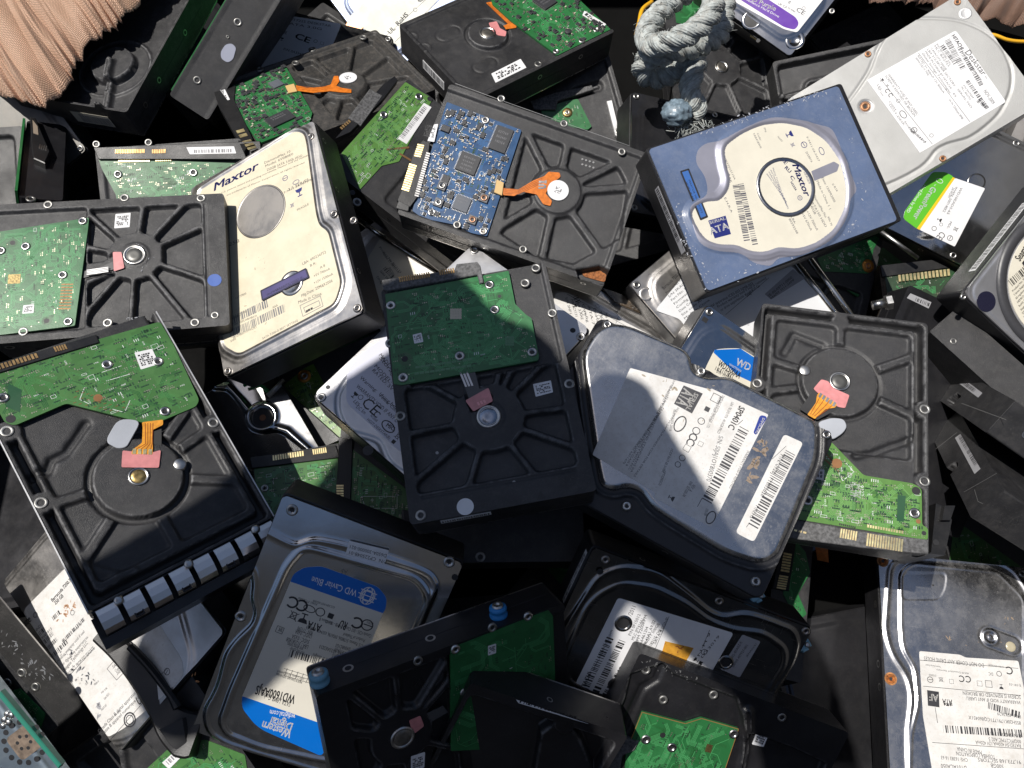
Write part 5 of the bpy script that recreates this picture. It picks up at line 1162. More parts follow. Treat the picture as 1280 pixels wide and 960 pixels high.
    k = s.poly('serial_ata_mark', [(497,80),(585,118),(535,210),(452,165)], z, z+.07, K, lb)
    s.poly('white_panel', [(525,100),(562,116),(520,196),(484,178)], z+.07, z+.1, WHITED(), lb) if 0 else None
    s.text(k, WHITED(), [('ATA',498,92,462,160,6.4,True),('SERIAL',548,112,505,190,2.6,True)], z+.1, 'lettering')
    s.lines(lb, K, [[(770,240),(745,262)],[(582,600),(560,640)]], .3, z); s.lines(lb2, K, [[(970,360),(905,420)],[(800,715),(785,735)]], .25, z)
    for sd_, pts in ((3,[(440,90),(640,60),(700,250),(540,420)]),(5,[(250,0),(500,60),(480,160),(250,120)])): s.worn('stain', pts, z+.05, mat('paper grime',(.33,.28,.21),.7), 9, sd_, (.4,1.3), lb)
    s.worn('dust_smear', [(860,270),(890,380),(840,480),(790,560),(780,500),(820,400)], z-.02, mat('brown grime',(.26,.20,.15),.8), 60, 5, (.6,2.2))
    for p in ((145,-117+28-100),): pass
    s.U()
    for p in ((759,407),(876,465),(1032,544),(783,633),(944,727)): q = s.L(*p); s.boss(q[0],q[1],1.0,2.6); 
    for p in ((759,407),(876,465),(1032,544),(783,633),(944,727)): q = s.L(*p); s.screw(q[0],q[1],1.3,2.4)
    s.holes(0,[40,-20],-10); s.holes(1,[40,-20],-10)
drive_rounded()
# ================================================================ bottom-up drive right of centre
def drive_pink_flex():
    s = Slab('KK', 'hard_drive', 'black bottom-up drive with orange flex on pink sealant and a green board below it').Z(940,460)
    w, l = s.w/2, s.l/2; hub = s.L(405,62)
    ribs = [s.L(*p) for p in ((740,215),(770,-60),(410,-230),(45,-55),(50,110))]
    ops = s.radial(hub, 23, ribs, (-w+9.5,s.L(600,440)[1]+4,w-9.5,l-10), 2.8, 2.2, wall=2.0, moat=(2.5,3.5), extra=[
        ('fill',('and',('not',('r',-w+6,-l-8,w-7,l-6.5,3)),('r',-w+2.2,-l-8,w-2.4,l-2.4,3)),-8,1.4),
        ('bead',('l',[s.L(480,402),s.L(560,392),s.L(640,360),s.L(700,340),s.L(740,325)],.8),-2.0,1.6),
        ('bead',('l',[s.L(155,-80),s.L(200,-160),s.L(330,-110)],.8),-1.8,1.6)]+[('fill',('c',*s.L(*p),6.0),0,2) for p in ((797,190),(797,522),(25,70),(410,-230+15))])
    s.base(ops, BLACK())
    s.motor(hub[0],hub[1],.1,6.4,mat('dark motor centre', (.10,.10,.095), .45, metal=.6, var=.2))
    for p in ((797,190),(797,522),(25,70)): q = s.L(*p); s.boss(q[0],q[1],.2,3.2)
    q = s.L(243,12); s.ring('round_pin', q[0], q[1], .0, [(3.4,-3),(3.4,.6),(3.0,.9)], BRIGHT())
    s.text(s.e, mat('stamped grey',(.05,.05,.052),.6), [('17A3D0',345,-55,460,-50,3),('9V4712',345,-20,450,-15,3)], .1, 'stamped_numbers')
    s.pink([(283,95),(320,52),(350,60),(380,95),(450,125),(430,185),(400,180),(330,140)], .5)
    s.poly('black_tape', [(280,105),(400,170),(395,190),(300,240),(220,190)], -.4, .3, mat('matte tape',(.025,.025,.027),.7), rad=1)
    f = s.flex([(310,112),(392,165),(385,182),(340,190),(290,235),(255,215),(295,160),(300,125)], .75, FLEX2())
    s.flextracks(f, [[(318+i*20,122+i*14),(305+i*17,150+i*12),(270+i*9,212+i*5)] for i in range(4)], .75, .4)
    s.pins([(312,112,392,163,302,130,5)], .95, mat('tinned leads', (.55,.54,.52), .35, metal=.9))
    s.poly('silicone_pad', [(300,250),(370,228),(425,235),(440,270),(420,300),(370,333),(330,300)], -.4, .9, LENS(), rad=5, bev=.3)
    z = .7; o, pl = s.pcb([(240,400),(300,330),(365,340),(515,495),(745,533),(783,558),(785,725),(812,738),(812,795),(160,690)], PCBL(), z, rad=2)
    s.traces(o, pl, z, (TRL, TRDK), n=120, seed=31, vias=260, silk=60)
    for p in ((750,670),(255,610)): q = s.L(*p,z); s.screw(q[0],q[1],z,3.2)
    for p, m_, r in (((757,567),INK(),2.4),((793,762),INK(),1.3),((392,440),mat('bare copper pad', (.40,.20,.09), .4, metal=.7),3.0),((767,708),mat('bare copper pad', (.40,.20,.09), .4, metal=.7),1.3)):
        q = s.L(*p,z); mb = MB(); mb.disc(q[0],q[1],r,z+.1,18); s.obj('board_pad', mb, m_, o)
    s.lines(o, INKW(), [[(435,440),(470,480),(418,520)],[(400,480),(418,520)]], .35, z, 'board_outline')
    s.lines(o, mat('brown copper',(.22,.12,.05),.5,metal=.4), [[(330,415),(400,480)],[(345,400),(380,440)]], 1.2, z, 'copper_area')
    s.poly('blank_patch', [(672,585),(710,590),(700,710),(668,705)], z+.02, z+.1, mat('deep board green',(.02,.08,.035),.4), o)
    s.text(o, INKW(), [('0-57M',452,525,455,608,3.2,True),('PCB7',478,535,482,600,2.4,True),('9122',497,540,500,590,2.2)], z, 'board_lettering')
    s.sticker([(298,465),(335,470),(330,518),(290,512)], z, seed=4, parent=o, rows=1)
    s.poly('data_connector', [(160,692),(470,748),(815,792),(815,860),(500,828),(155,782)], -6, 1.7, GPLAST(), bev=.4)
    s.pins([(408,740,488,755,402,782,7),(530,762,700,790,524,820,14)], 1.9)
    s.pins([(170,738,255,758,168,746,4)], 1.9); s.pins([(530,722,700,752,529,735,14)], z+.1); s.pins([(402,715,480,732,400,724,9)], z+.1, INK())
    s.holes(0,[40,-20],-8)
drive_pink_flex()
# ================================================================ lower right: rusty screws and upside-down white label
def drive_white_label_right():
    s = Slab('II', 'hard_drive', 'dusty steel drive with rusted orange screws and a torn upside-down white label, bottom right corner', group=G2).Z(940,700); s.lidbody()
    w, l = s.w/2, s.l/2
    out = rround(s.P([(650,30),(720,-10),(1150,30),(1200,60),(1290,200),(1290,700),(1330,1200),(760,1250),(740,960),(735,800),(755,640),(735,540),(660,430),(630,330)]), 8)
    inn = rround(s.P([(690,60),(740,20),(1130,60),(1250,180),(1250,1100),(800,1150),(730,1000),(735,800),(770,660),(755,500),(700,410),(690,300),(690,190)]), 5)
    ops = [('bead',('grow',('p',out),2.2),.9,1.5),('fill',('grow',('p',inn),1.6),1.1,1.6),('fill',('grow',('p',inn),-.4),.85,1.0),
           ('fill',('p',rround(s.P([(690,60),(895,60),(890,130),(860,185),(690,185)]),4)),.55,1.0)]
    c = s.L(1097,357); c2 = s.L(1195,393); ops += [('bead',('l',[c,c2],6.5),-.5,.8),('bead',('c',c[0],c[1],4.5),.5,.9),('bead',('c',c[0],c[1],2.2),-.5,.8)]
    cov = mat('dusty blueish steel', (.56,.555,.56), .26, metal=1, bump=.14, bscale=60, var=.07, dust=.15, dustcol=(.33,.29,.25), scratch=.45)
    s.lid(cov, ops); z = .95
    lb = s.label([(772,420),(960,437),(985,450),(1228,465),(1260,620),(1280,900),(1310,1250),(850,1260),(830,960),(790,720)], z, WHITED(), rad=1.2); z += .12
    q = s.L(1190,400); s.ring('plastic_plug', q[0], q[1], .9, [(3.2,0),(2.6,.5),(1.0,.3)], mat('yellowed resin',(.45,.40,.28),.3,coat=.5,dust=.3))
    K = mat('label ink',(.03,.03,.035),.5)
    rows = [('DO NOT COVER ANY DRIVE HOLES',1070,478,792,445,2.6),('E-H011-05-8186(B)',1160,490,1090,480,1.2),('Siemens Europa GmbH',870,490,800,480,1.1),('40549 Dusseldorf Germany',1000,520,850,503,1.1),('DC',1112,520,1090,518,2.0),('D33003',850,530,815,525,1.2),('E-181-03',1240,575,1185,568,1.4),
      ('SCREW IS REMOVED OR BROKEN',1238,600+25,970,605,2.4),('WARRANTY VOID IF ANY LABEL/',1238,650,985,630,2.2),('FRU: 45K0629',1240,715,1130,700,2.2),('8SSH20K17917T1CQ860451X',1240,745,998,718,2.2),('P/N SH20K17917',1240,805,1085,790,2.2),('00GPFC2TMC A02 5',1240,830,1090,818,2.2),('RATED:5V 420mA,12V 420mA',1240,850,1030,833,2.2),
      ('MADE IN CHINA',1060,880,945,862,2.4),('TOSHIBA CORPORATION',1120,900,940,883,2.4),('CHS: 16383 16 63',995,915,870,903,2.2),('91,773,168 SECTORS',1240,925,1040,913,2.2),('500GB',1160,945,1100,938,2.4),('DT01ACA050',990,950,870,940,2.8)]
    s.text(lb, K, rows, z)
    s.bars(lb, [(1236,700,1090,655,4.0,5),(1242,783,880,762-0,4.4,6)], z, K, .42)
    s.marks(lb, K, [('cc',965,548,3.0,945,545),('cc',995,550,3.0,975,548),('e',822,552,3.0,800,550),('bin',872,552,2.6,850,550),('c',1140,525,2.6),('box',1092,572,3.4,1070,570),('box',1050,570,2.6,1030,568),('glass',1150,585,2.4,1130,583),('box',920,560,2.2,900,558),('cc',1185,510,3.6,1165,508)], z)
    k = s.poly('advanced_format_mark', [(808,600),(862,608),(865,680),(812,672)], z, z+.07, K, lb); s.text(k, WHITED(), [('AF',858,622,816,616,4.4,True)], z+.09, 'lettering')
    s.text(lb, K, [('ATA',922,645,878,640,4.2,True),('SERIAL',925,662,880,657,1.4,True)], z, 'serial_ata_mark')
    s.lines(lb, K, [[(775,462),(1228,500)],[(790,582),(1240,625)],[(832,842),(1262,872)],[(845,680),(856,752)]], .3, z)
    s.worn('dust_smear', [(700,340),(1050,330),(1200,200),(1250,260),(1220,400),(760,410)], .9, mat('brown grime',(.26,.20,.15),.8), 60, 5, (.3,1.2))
    R_ = mat('rusty screw orange',(.36,.12,.03),.8,metal=.2,var=.6,vscale=500)
    for p in ((603,5),(640,548)): q = s.L(*p); s.screw(q[0],q[1],.1,2.9,R_); mb = MB(); mb.disc(q[0],q[1],4.0,.08,24); s.obj('rust_stain', mb, mat('rust film',(.38,.17,.06),.8,var=.5,vscale=300))
    q = s.L(1248,62); s.screw(q[0],q[1],.1,2.6); q = s.L(833,117); mb = MB(); mb.disc(q[0],q[1],.6,1.0,10); s.obj('cover_hole', mb, INK())
    for sd in (0,1): s.holes(sd, [s.L(600,200)[1], s.L(600,585)[1], 0], -8, 2.6)
drive_white_label_right()
# ================================================================ dark glossy drive with an orange patch on its label
def drive_orange_patch():
    s = Slab('GG', 'hard_drive', 'dark glossy cover drive with a pierced white label and a square orange sticker', group=G2).Z(660,600,2.666)
    w, l = s.w/2, s.l/2; s.lidbody()
    out = rround(s.P([(235,320),(310,290),(430,305),(530,380),(600,440),(650,460),(720,445),(790,465),(880,500),(895,540),(880,600),(810,710),(700,900),(150,740),(95,700),(70,620),(95,540)]), 8)
    inn = rround(s.P([(240,380),(310,345),(420,360),(520,410),(600,470),(680,500),(780,510),(850,560),(850,610),(700,850),(200,700),(130,660),(120,600),(200,420)]), 6)
    ops = [('fill',('grow',('p',out),1.6),.8,1.8),('bead',('grow',('p',out),.6),.5,1.4),('fill',('grow',('p',inn),2.2),1.6,1.8),('fill',('grow',('p',inn),-.6),1.1,1.2)]
    s.lid(DSTEEL(), ops); z = 1.12
    lb = s.label([(300,392),(685,510),(600,660),(570,760),(300,760),(140,715)], z, WHITE(), rad=2); z += .12; K = INK()
    s.text(lb, K, [('HITACHI',182,708,212,642,2.6,True),('www.hitachigst.com',222,635,283,500,1.8),('/2011',345,455,362,420,2.8),('P/N 0F15012',342,520,376,448,1.9),('MLC JPT414A1',352,535,388,462,1.9),('RPM 7200RPM',365,548,398,450,1.9),('A64612I4',378,550,402,490,1.9),('FR:41A1 A9.02',392,555,425,468,1.9),('CAPACITY 500GB',385,555+0,420,460,1.9) if 0 else ('CAPACITY 500GB',380,568,440,480,1.9),('E182115  ON',408,560,445,500,1.9),('SATA 6.0Gb/P',425,548,470,460,1.9),('S/N: J91E5VDM',255,735,270,700,2.0),('D33019',580,595,640,520,1.5),('N H 9',570,590,610,510,1.6)], z)
    s.bars(lb, [(198,705,285,530,4.4,4),(232,720,325,540,4.4,5),(262,728,345,600,4.0,6)], z, K, .5)
    s.marks(lb, K, [('e',587,573,3.0,590,560),('glass',560,600,2.6,570,590),('cc',548,635,3.0,556,620),('o',500,590,4.2,520,560),('fill',575,610,2.0,580,600)], z)
    s.lines(lb, K, [[(470,455),(425,560)],[(605,500),(580,560)]], .25, z)
    k = s.poly('orange_sticker', [(457,537),(552,560),(515,625),(440,598)], z, z+.1, mat('orange paper',(.62,.30,.03),.6,var=.25,vscale=150,bump=.5), lb, label='small square orange sticker stained with brown')
    s.worn('stain', [(457,537),(552,560),(515,625),(440,598)], z+.13, mat('dark orange stain',(.30,.10,.02),.7), 12, 4, (.5,1.3), k)
    lb2 = s.label([(715,515),(775,538),(705,658),(640,630)], 1.12, GREYLAB(), 'part_label', 1); s.text(lb2, K, [('100002-80A0Z-E',672,612,715,540,1.8),('SAM/0 497927-001',685,625,735,550,1.8),('JEHAN/91',730,590,765,545,1.2)], 1.24)
    for p, r in (((318,478),3.6),((290,682),3.0),((660,608),3.2),((240,305),2.0)):
        q = s.L(*p,z); s.ring('punched_hole', q[0], q[1], z, [(r*1.5,.05),(r*1.2,.7),(r,.5),(r*.85,-.4)], DSTEEL() if p[0] > 300 else INK()) if p != (240,305) else None
        mb = MB(); mb.disc(q[0],q[1],r*.95,z+.16,18); s.obj('bore', mb, INK())
    for p in ((258,265),(637,403),(925,503),(810,630)): q = s.L(*p); s.screw(q[0],q[1],.1,2.6,mat('dull screw',(.40,.37,.34),.35,metal=1))
    q = s.L(45,690); s.ring('round_dent', q[0], q[1], .05, [(5,0),(4.6,.3),(3.6,.1)], DSTEEL())
    for y0_, y1_ in ((-34,0),(9,44)):
        ys = l+.12; mb = MB(); mb.box(y0_, ys-.05, -10, y1_, ys+.1, -5)
        k = s.obj('side_label', mb, WHITE()); m2 = MB(); r = random.Random(int(y0_)); x = y0_+1
        while x < y1_-2: w_ = r.uniform(.4,.9); m2.box(x, ys+.1, -9.3, x+w_, ys+.16, -5.7); x += w_+r.uniform(.4,.9)
        s.obj('barcode', m2, INK(), k)
    s.holes(0,[40,-20],-8); s.holes(1,[55,-45],-8)
drive_orange_patch()
# ================================================================ bottom: green board inside a black rim
def drive_bottom_green():
    s = Slab('HH', 'hard_drive', 'black drive lying bottom up at the bottom edge, bright green board with silver screws').Z(720,700)
    w, l = s.w/2, s.l/2
    ops = [('fill',('p',s.P([(255,530),(400,480),(450,530),(740,640),(770,740),(800,860),(850,1300),(0,1500),(100,960),(230,640)])),-2.6,1.8),('bead',('l',[s.L(400,500),s.L(375,560),s.L(310,600),s.L(220,800)],.8),-1.5,1.8),
           ('fill',('p',s.P([(800,800),(1000,870),(1150,940),(1000,1400),(700,1400)])),-5,2.0),('bead',('l',[s.L(790,700),s.L(790,900),s.L(700,1300)],1.5),2.2,1.8)]
    s.base(ops, BLACK2())
    z = -.4; o, pl = s.pcb([(305,700),(505,752),(580,728),(752,778),(690,960),(600,1300),(150,1300),(230,900)], PCBG(), z)
    s.traces(o, pl, z, n=130, seed=24, vias=120, silk=4)
    s.lines(o, mat('bare copper edge',(.40,.22,.08),.5,metal=.5), [[(308,703),(505,755),(580,731),(750,780)],[(750,780),(690,958)],[(305,702),(232,880)]], .5, z, 'board_edge')
    for p in ((322,828),(442,865),(727,803)): q = s.L(*p,z); s.screw(q[0],q[1],z,3.1)
    q = s.L(400,808,z); mb = MB(); mb.disc(q[0],q[1],1.8,z+.1,16); s.obj('board_hole', mb, INK(), o)
    s.poly('gold_pad', [(605,848),(632,855),(622,890),(594,884)], z, z+.08, mat('gold pad', (.45,.33,.14), .35, metal=.9, var=.3, vscale=900), o)
    for p in ((325,512),(405,650),(635,623),(950,727)): q = s.L(*p); s.boss(q[0],q[1],-.9 if p[0]<420 else .1,2.8)
    s.sticker([(845,765),(897,785),(865,862),(812,850)], -2.6+2.2, seed=14)
    s.poly('data_connector', [(205,820),(290,840),(270,880),(215,905),(205,960),(180,1300),(90,1300),(160,900)], -3, 1.4, GPLAST(), bev=.4)
    s.pins([(115,950,20,1150,140,955,14)], 1.5, BRASS())
    s.worn('chipped_edge', [(300,440),(460,500),(600,560),(580,590),(280,480)], .12, mat('bare edge',(.3,.3,.3),.4,metal=.6), 40, 3, (.2,.8))
    s.holes(0,[s.L(830,640)[1],s.L(1205,765)[1],30],-6,2.6)
drive_bottom_green()
def drive_bottom_tray():
    s = Slab('FF', 'hard_drive', 'black drive frame with a barcode strip along its top end, at the bottom edge').Z(360,720,3.2)
    w, l = s.w/2, s.l/2
    ops = [('fill',('r',-w+5,-l+8,w-4,l-4,4),-9,2.0),('fill',('p',s.P([(1010,640),(1080,590),(1140,620),(1180,680),(1300,1000),(900,1100),(990,760)])),-2.0,2.5),('fill',('c',*s.L(1105,600),6.5),-.3,1.4)]
    s.base(ops, BLACK2())
    k = s.label([(915,488),(1210,568),(1206,584),(922,508)], .1, WHITE(), 'barcode_label', .3); s.bars(k, [(925,506,1150,570,1.6,9)], .24, INK(), .5)
    s.holes(2,[0],-8)
drive_bottom_tray()
def grommet(s, x, y, z, cols, side=1):
    mb = MB(); mb.lathe([(5.2,0),(5.4,1.2),(4.6,2.0),(4.4,3.6),(5.2,4.2),(5.0,6.0),(3.6,6.6)], 0, 0, 22)
    V = np.concatenate(mb.V); W_ = np.c_[side*(s.w/2+V[:,2]), y+V[:,0]*1.0, z+V[:,1]]; mb.V = [W_]; o = s.obj('vibration_grommet', mb, cols, smooth=True)
    mb = MB(); mb.lathe([(3.4,6.4),(3.2,7.6),(1.4,7.8),(1.2,7.0)], 0, 0, 16); V = np.concatenate(mb.V); mb.V = [np.c_[side*(s.w/2+V[:,2]), y+V[:,0], z+V[:,1]]]; s.obj('screw', mb, BRIGHT(), o, True)
def drive_grommets():
    s = Slab('EE', 'hard_drive', 'black drive leaning on its side with bright blue rubber grommets along its upper rail').Z(360,720,3.2)
    w, l = s.w/2, s.l/2; hub = s.L(458,645)
    ribs = [s.L(*p) for p in ((160,640),(300,520),(440,470),(600,480),(620,380),(700,700),(500,900),(300,900),(180,620))]
    ops = s.radial(hub, 18, ribs, (-w+7,s.L(640,400)[1],w-6,l-15), 4.2, 1.7, extra=[('fill',('r',-w+4,-l-6,w-6,s.L(640,400)[1]-1,2),-2.0,1.4)])
    s.base(ops, BLACK2()); s.motor(hub[0],hub[1],.3,7.0); s.pink([(485,580),(530,560),(545,600),(500,635)], .5)
    s.poly('flex_cable', [(525,565),(620,520),(640,545),(545,600)], -.6, -.2, mat('grey flex', (.07,.07,.072), .4))
    z = .4; o, pl = s.pcb([(650,290),(1000,120),(1040,110),(1060,160),(1080,700),(652,700)], PCBG(), z); s.traces(o, pl, z, n=50, seed=2, vias=50, silk=5)
    for p in ((670,293),(960,162),(706,465)): q = s.L(*p,z); s.screw(q[0],q[1],z,2.8)
    for p in ((520,340),(818,207)): q = s.L(*p); s.boss(q[0],q[1],.2,2.7)
    s.sticker([(800,280),(832,270),(832,308),(800,318)], z, seed=3, parent=o, rows=2); s.sticker([(492,722),(548,705),(545,765),(492,790)], .1, seed=4)
    y1, y2 = s.L(150,500)[1], s.L(870,175)[1]
    blue = mat('sky blue rubber',(.02,.20,.50),.5,var=.1); pale = mat('pale blue rubber',(.16,.36,.48),.45,var=.2,coat=.2)
    grommet(s, 0, y1, -9, pale); grommet(s, 0, y2, -10, blue)
    s.holes(0,[s.L(600,300)[1], s.L(265,430)[1]],-12,3)
drive_grommets()
# ================================================================ covers half hidden between the others
def drive_under_centre():
    s = Slab('K', 'hard_drive', 'matte silver drive lying beneath the middle black drive, lavender white label showing', group=G2).Z(240,460); s.lidbody()
    w, l = s.w/2, s.l/2
    c = rround(s.P([(700,60),(750,0),(900,-120),(1200,-380),(1500,-300),(1650,-100),(1500,150),(1150,560),(985,500),(900,440),(860,340),(800,320),(740,305),(690,260),(665,200),(665,120)]), 6)
    ops = [('fill',('grow',('p',c),.6),-.9,1.6),('fill',('grow',('p',c),-2.2),.4,1.4)]
    s.lid(mat('fine grey aluminium',(.56,.56,.57),.42,metal=.9,bump=.4,bscale=160,var=.05,dust=.08), ops, rad=5); z = .45
    lb = s.label([(715,20),(770,-60),(900,-150),(1200,100),(1180,300),(965,390),(712,160)], z, mat('lavender paper',(.60,.61,.70),.45), rad=3); z += .12; K = INK()
    s.text(lb, K, [('MADE IN CHINA',860,-60,985,90,2.4),('Storage Pro',862,-45,985,110,2.8),('MODEL: HDS72',838,-8,985,150,2.4),('RATED: 5V 620mA',828,12,985,170,2.4),('Warning:  Using both the',772,48,985,230,2.4) ,('Power Connector',862,130,985,250,2.4),('WARRANTY VOID IF ANY LABEL/S',755,88,985,290,2.6),('LES',742,155,765,178,2.2),('DC 5m',755,182,795,215,2.4),('CE',775,165-20+20,840,222,7.0),('HGST-DESKSTAR(B)',805,240,910,330,1.8),('N13568',820,222,850,250,1.8),('MIC',892,268,928,290,2.6,True)], z)
    s.marks(lb, K, [('cc',855,215,3.0,870,230),('o',905,270,6.0,930,295),('glass',750,125,3.2,765,140),('bin',950,315,3.4,965,330),('c',778,135,2.6),('fill',930,340,2.0,945,352)], z)
    s.U(); s.text(s.e, K, [('',0,0,1,1,1)], 0) if 0 else None
    for p in ((593,313),(726,421)): q = s.L(*p); s.screw(q[0],q[1],.05,2.9)
    q = s.L(716,413); mb = MB(); mb.disc(q[0],q[1],1.8,.1,14); s.obj('cover_hole', mb, INK())
    q = s.L(402,497); s.screw(q[0],q[1],.05,2.9); q = s.L(410,484); mb = MB(); mb.disc(q[0],q[1],1.4,.1,14); s.obj('cover_hole', mb, INK())
    q = s.L(460,563); mb = MB(); mb.disc(q[0],q[1],3.2,.12,18); s.obj('edge_notch', mb, INK())
drive_under_centre()
def drive_motorcycle_label():
    s = Slab('Y', 'hard_drive', 'stained steel drive with a long rotated white label full of print, lower left edge', group=G2).Z(0,620,2.825); s.lidbody()
    w, l = s.w/2, s.l/2
    c = rround(s.P([(0,330),(160,140),(330,0),(500,100),(640,380),(690,560),(670,680),(560,800),(440,880),(360,880),(320,840),(260,700)]), 7)
    ops = [('fill',('grow',('p',c),-2.5),1.3,2.4),('bead',('grow',('p',c),-1),.7,1.6)]
    s.lid(STEELD(), ops); z = 1.32
    lb = s.label([(75,380),(230,250),(330,250),(480,420),(600,520),(655,620),(640,680),(520,770),(400,860),(350,865),(320,840),(335,740)][0:0] or [(50,440),(240,245),(400,300),(560,450),(645,580),(650,640),(560,720),(440,820),(370,865),(345,860),(300,760)], z, WHITED(), rad=5); z += .12; K = mat('label ink',(.03,.03,.035),.5)
    # text runs up and to the right
    s.text(lb, K, [('Barracuda 7200.7',185,375,252,300,2.6,True),('250 GB',196,385,225,355,2.6,True),('gate',80,470,112,440,5.0,True),('S/N: 4ND1',112,500,150,455,2.0),('P/N: 9W2813',130,530,185,470,2.0),('Product warranty void if seal',205,590,300,480,2.0),('or this drive experiences',222,600,312,500,2.0),('Seagate Technology LLC',228,620,312,520,2.4),('PROTECT  FROM ESD SEAGATE',240,638,335,540,2.4),
       ('SATA',400,610,425,590,2.0),('Capacity',408,622,435,600,1.8),('250 GB',414,632,440,612,1.8),('Canada Class B digital apparatus ICES-003',350,838,520,655,2.2),('Classe B appareil numerique NMB-003',360,848,525,680,2.2),('UL',490,740,512,722,5,True),('Made in',335,670,350,655,1.5),('Code: TR',262,480,290,455,1.8),('FW 3.06',360,700,380,680,1.5),('Date 05211',370,720,388,700,1.5),('PART-OF',360,760,378,740,1.4),('AN-200',405,780,425,762,1.4)], z)
    s.bars(lb, [(120,520,160,475,3,3),(140,545,190,490,3,4),(155,565,205,510,3,5),(180,580,240,520,3,6),(225,520,300,440,2.6,7),(190,440,215,415,3,8)], z, K)
    s.marks(lb, K, [('c',458,790,7.0),('c',458,790,4.6),('e',590,620,3.4,600,605),('c',256,412,2.6),('c',125,420,3.0),('c',125,420,1.8)], z)
    s.lines(lb, K, [[(245,635),(335,535)],[(390,860),(540,690)],[(548,650),(590,610)],[(378,610),(405,580),(440,620),(412,650),(378,610)],[(362,826),(350,840)]], .3, z)
    s.worn('brown_picture', [(200,440),(245,350),(275,380),(240,430),(215,450)], z+.04, mat('brown print',(.42,.24,.14),.6), 26, 5, (.6,1.6), lb)
    s.worn('rust_blotch', [(600,500),(650,560),(700,610),(700,680),(660,640),(640,560)], 1.1, mat('rust film',(.38,.17,.06),.8,var=.5,vscale=300), 18, 3, (.5,1.5))
    s.worn('grey_tear', [(330,740),(360,690),(365,780),(345,800)], z+.04, GREYLAB(), 10, 2, (1,2), lb)
drive_motorcycle_label()
def simple_lid(key, label, m, k=1, lab=None, bead=True, screws=True, zoom=None, name='hard_drive', basem=None):
    s = Slab(key, name, label, group=G2); s.lidbody(basem); c = s.contour(k)
    ops = [('fill',('p',c),1.2,2.4),('bead',('grow',('p',c),1.5),.7,1.6)]
    s.lid(m, ops, res=1.0)
    if screws:
        for x in (-s.w/2+4, s.w/2-4):
            for y in (-s.l/2+4, 0, s.l/2-4): s.screw(x, y, .05, 2.6)
    s.holes(0,[40,-20],-8); s.holes(1,[40,-20],-8); return s
s = simple_lid('LL', 'steel drive with a partly hidden blue and cream label, above the rounded steel drive', STEELB(), 0).Z(720,220)
lb = s.label([(640,800),(700,795),(760,795),(1100,1000),(1000,1200),(560,1000),(600,880)], 1.2, CREAM2(), rad=3)
k = s.poly('blue_band', [(640,802),(760,797),(1060,990),(1000,1040),(745,920),(635,815)], 1.3, 1.36, mat('bright blue print',(.0,.13,.52),.35,coat=.2), lb)
s.text(lb, INK(), [('WD2500AA',652,875,752,935,4.4,True),('S/N: WMAEP228',645,905,740,958,2.0)], 1.34); s.bars(lb, [(640,895,720,935,2.6,3)], 1.34)
s.text(k, WHITE(), [('WD',735,870,800,900,5.0,True),('WESTERN',705,872,760,905,1.4,True)], 1.38, 'lettering')
q = s.L(595,663); mb = MB(); mb.box(q[0]-2,q[1]-1.6,-1,q[0]+2,q[1]+1.6,.12); s.obj('cover_slot', mb, INK())
s = simple_lid('MM', 'steel drive with a printed white label and shiny rails, under the scratched blue drive', STEELD(), 0).Z(720,220)
lb = s.label([(365,620),(520,430),(700,250),(1000,420),(1200,640),(1100,900),(700,1100),(480,660)], 1.25, mat('clean label paper',(.70,.71,.73),.45,var=.03,dust=.08), rad=3)
s.text(lb, INK(), [('Barracuda 7200.7',405,525,480,455,2.4)]+[(t,418+i*12,545+i*17,520+i*14,455+i*17,1.7) for i,t in enumerate(('Product No 9W2814','S/N 3KA0JD8P','Part No: 100307','Firmware 3.04','Config ATA 0','Date Code 05284','Site code AMK','Made in China'))]+[('Class B digital apparatus ICES-003 NMB-003',560,640,820,500,2.0),('Product warranty void if seal is removed',655,610,880,475,2.0),('or drive experiences shock 350 Gs',670,625,850,510,2.0),('Seagate',790,560,820,530,2.4)], 1.37)
s.lines(lb, INK(), [[(690,640),(890,470)]], .25, 1.37)
k = s.label([(870,545),(1000,430),(1060,470),(900,570)], 1.37, GREYLAB(), 'grey_sticker', .5, lb); s.text(k, INK(), [('SE-00-09711-0000',890,560,1000,470,1.8),('04AMY 3211-3AMF',900,570,1010,480,1.5)], 1.5)
for a_, b_ in (((1010,400),(1205,650)), ((1065,370),(1262,640))):
    mb = MB(); a_, b_ = s.L(*a_), s.L(*b_); d = (b_-a_)/np.linalg.norm(b_-a_); a2, b2 = a_-d*30, b_+d*60; mb.tube([(*a2,1.0),(*b2,1.0)], 2.2, 12); s.obj('raised_rail', mb, mat('bright rail steel',(.72,.70,.66),.15,metal=1), smooth=True)
q = s.L(325,545); s.ring('round_dent', q[0], q[1], .05, [(5,0),(4.4,.4),(3.2,.1)], STEELD())
s = simple_lid('L1', 'drive with a smudged white label and scorched edge, below the blue board drive', STEELD(), 0).Z(480,220)
lb = s.label([(790,540),(840,535),(1320,780),(1250,1000),(900,900),(760,700)], 1.25, WHITED(), rad=3)
s.text(lb, INK(), [(t,835+i*26,560+i*10,880+i*26-22,640+i*12,1.8) for i,t in enumerate(('S/N 3NF1','P/N 9CY131','FW 3.AAE','Config','ATA-7','Date 0821','TK 08','Site')) ], 1.37)
s.marks(lb, INK(), [('c',922,632,2.6),('glass',880,600,2.4,890,620),('box',985,600,2.0,995,620),('c',990,650,2.2)], 1.37); s.lines(lb, INK(), [[(845,545),(1260,770)],[(1080,650),(1050,740)]], .25, 1.37)
s.bars(lb, [(870,560,888,592,4,3)], 1.37)
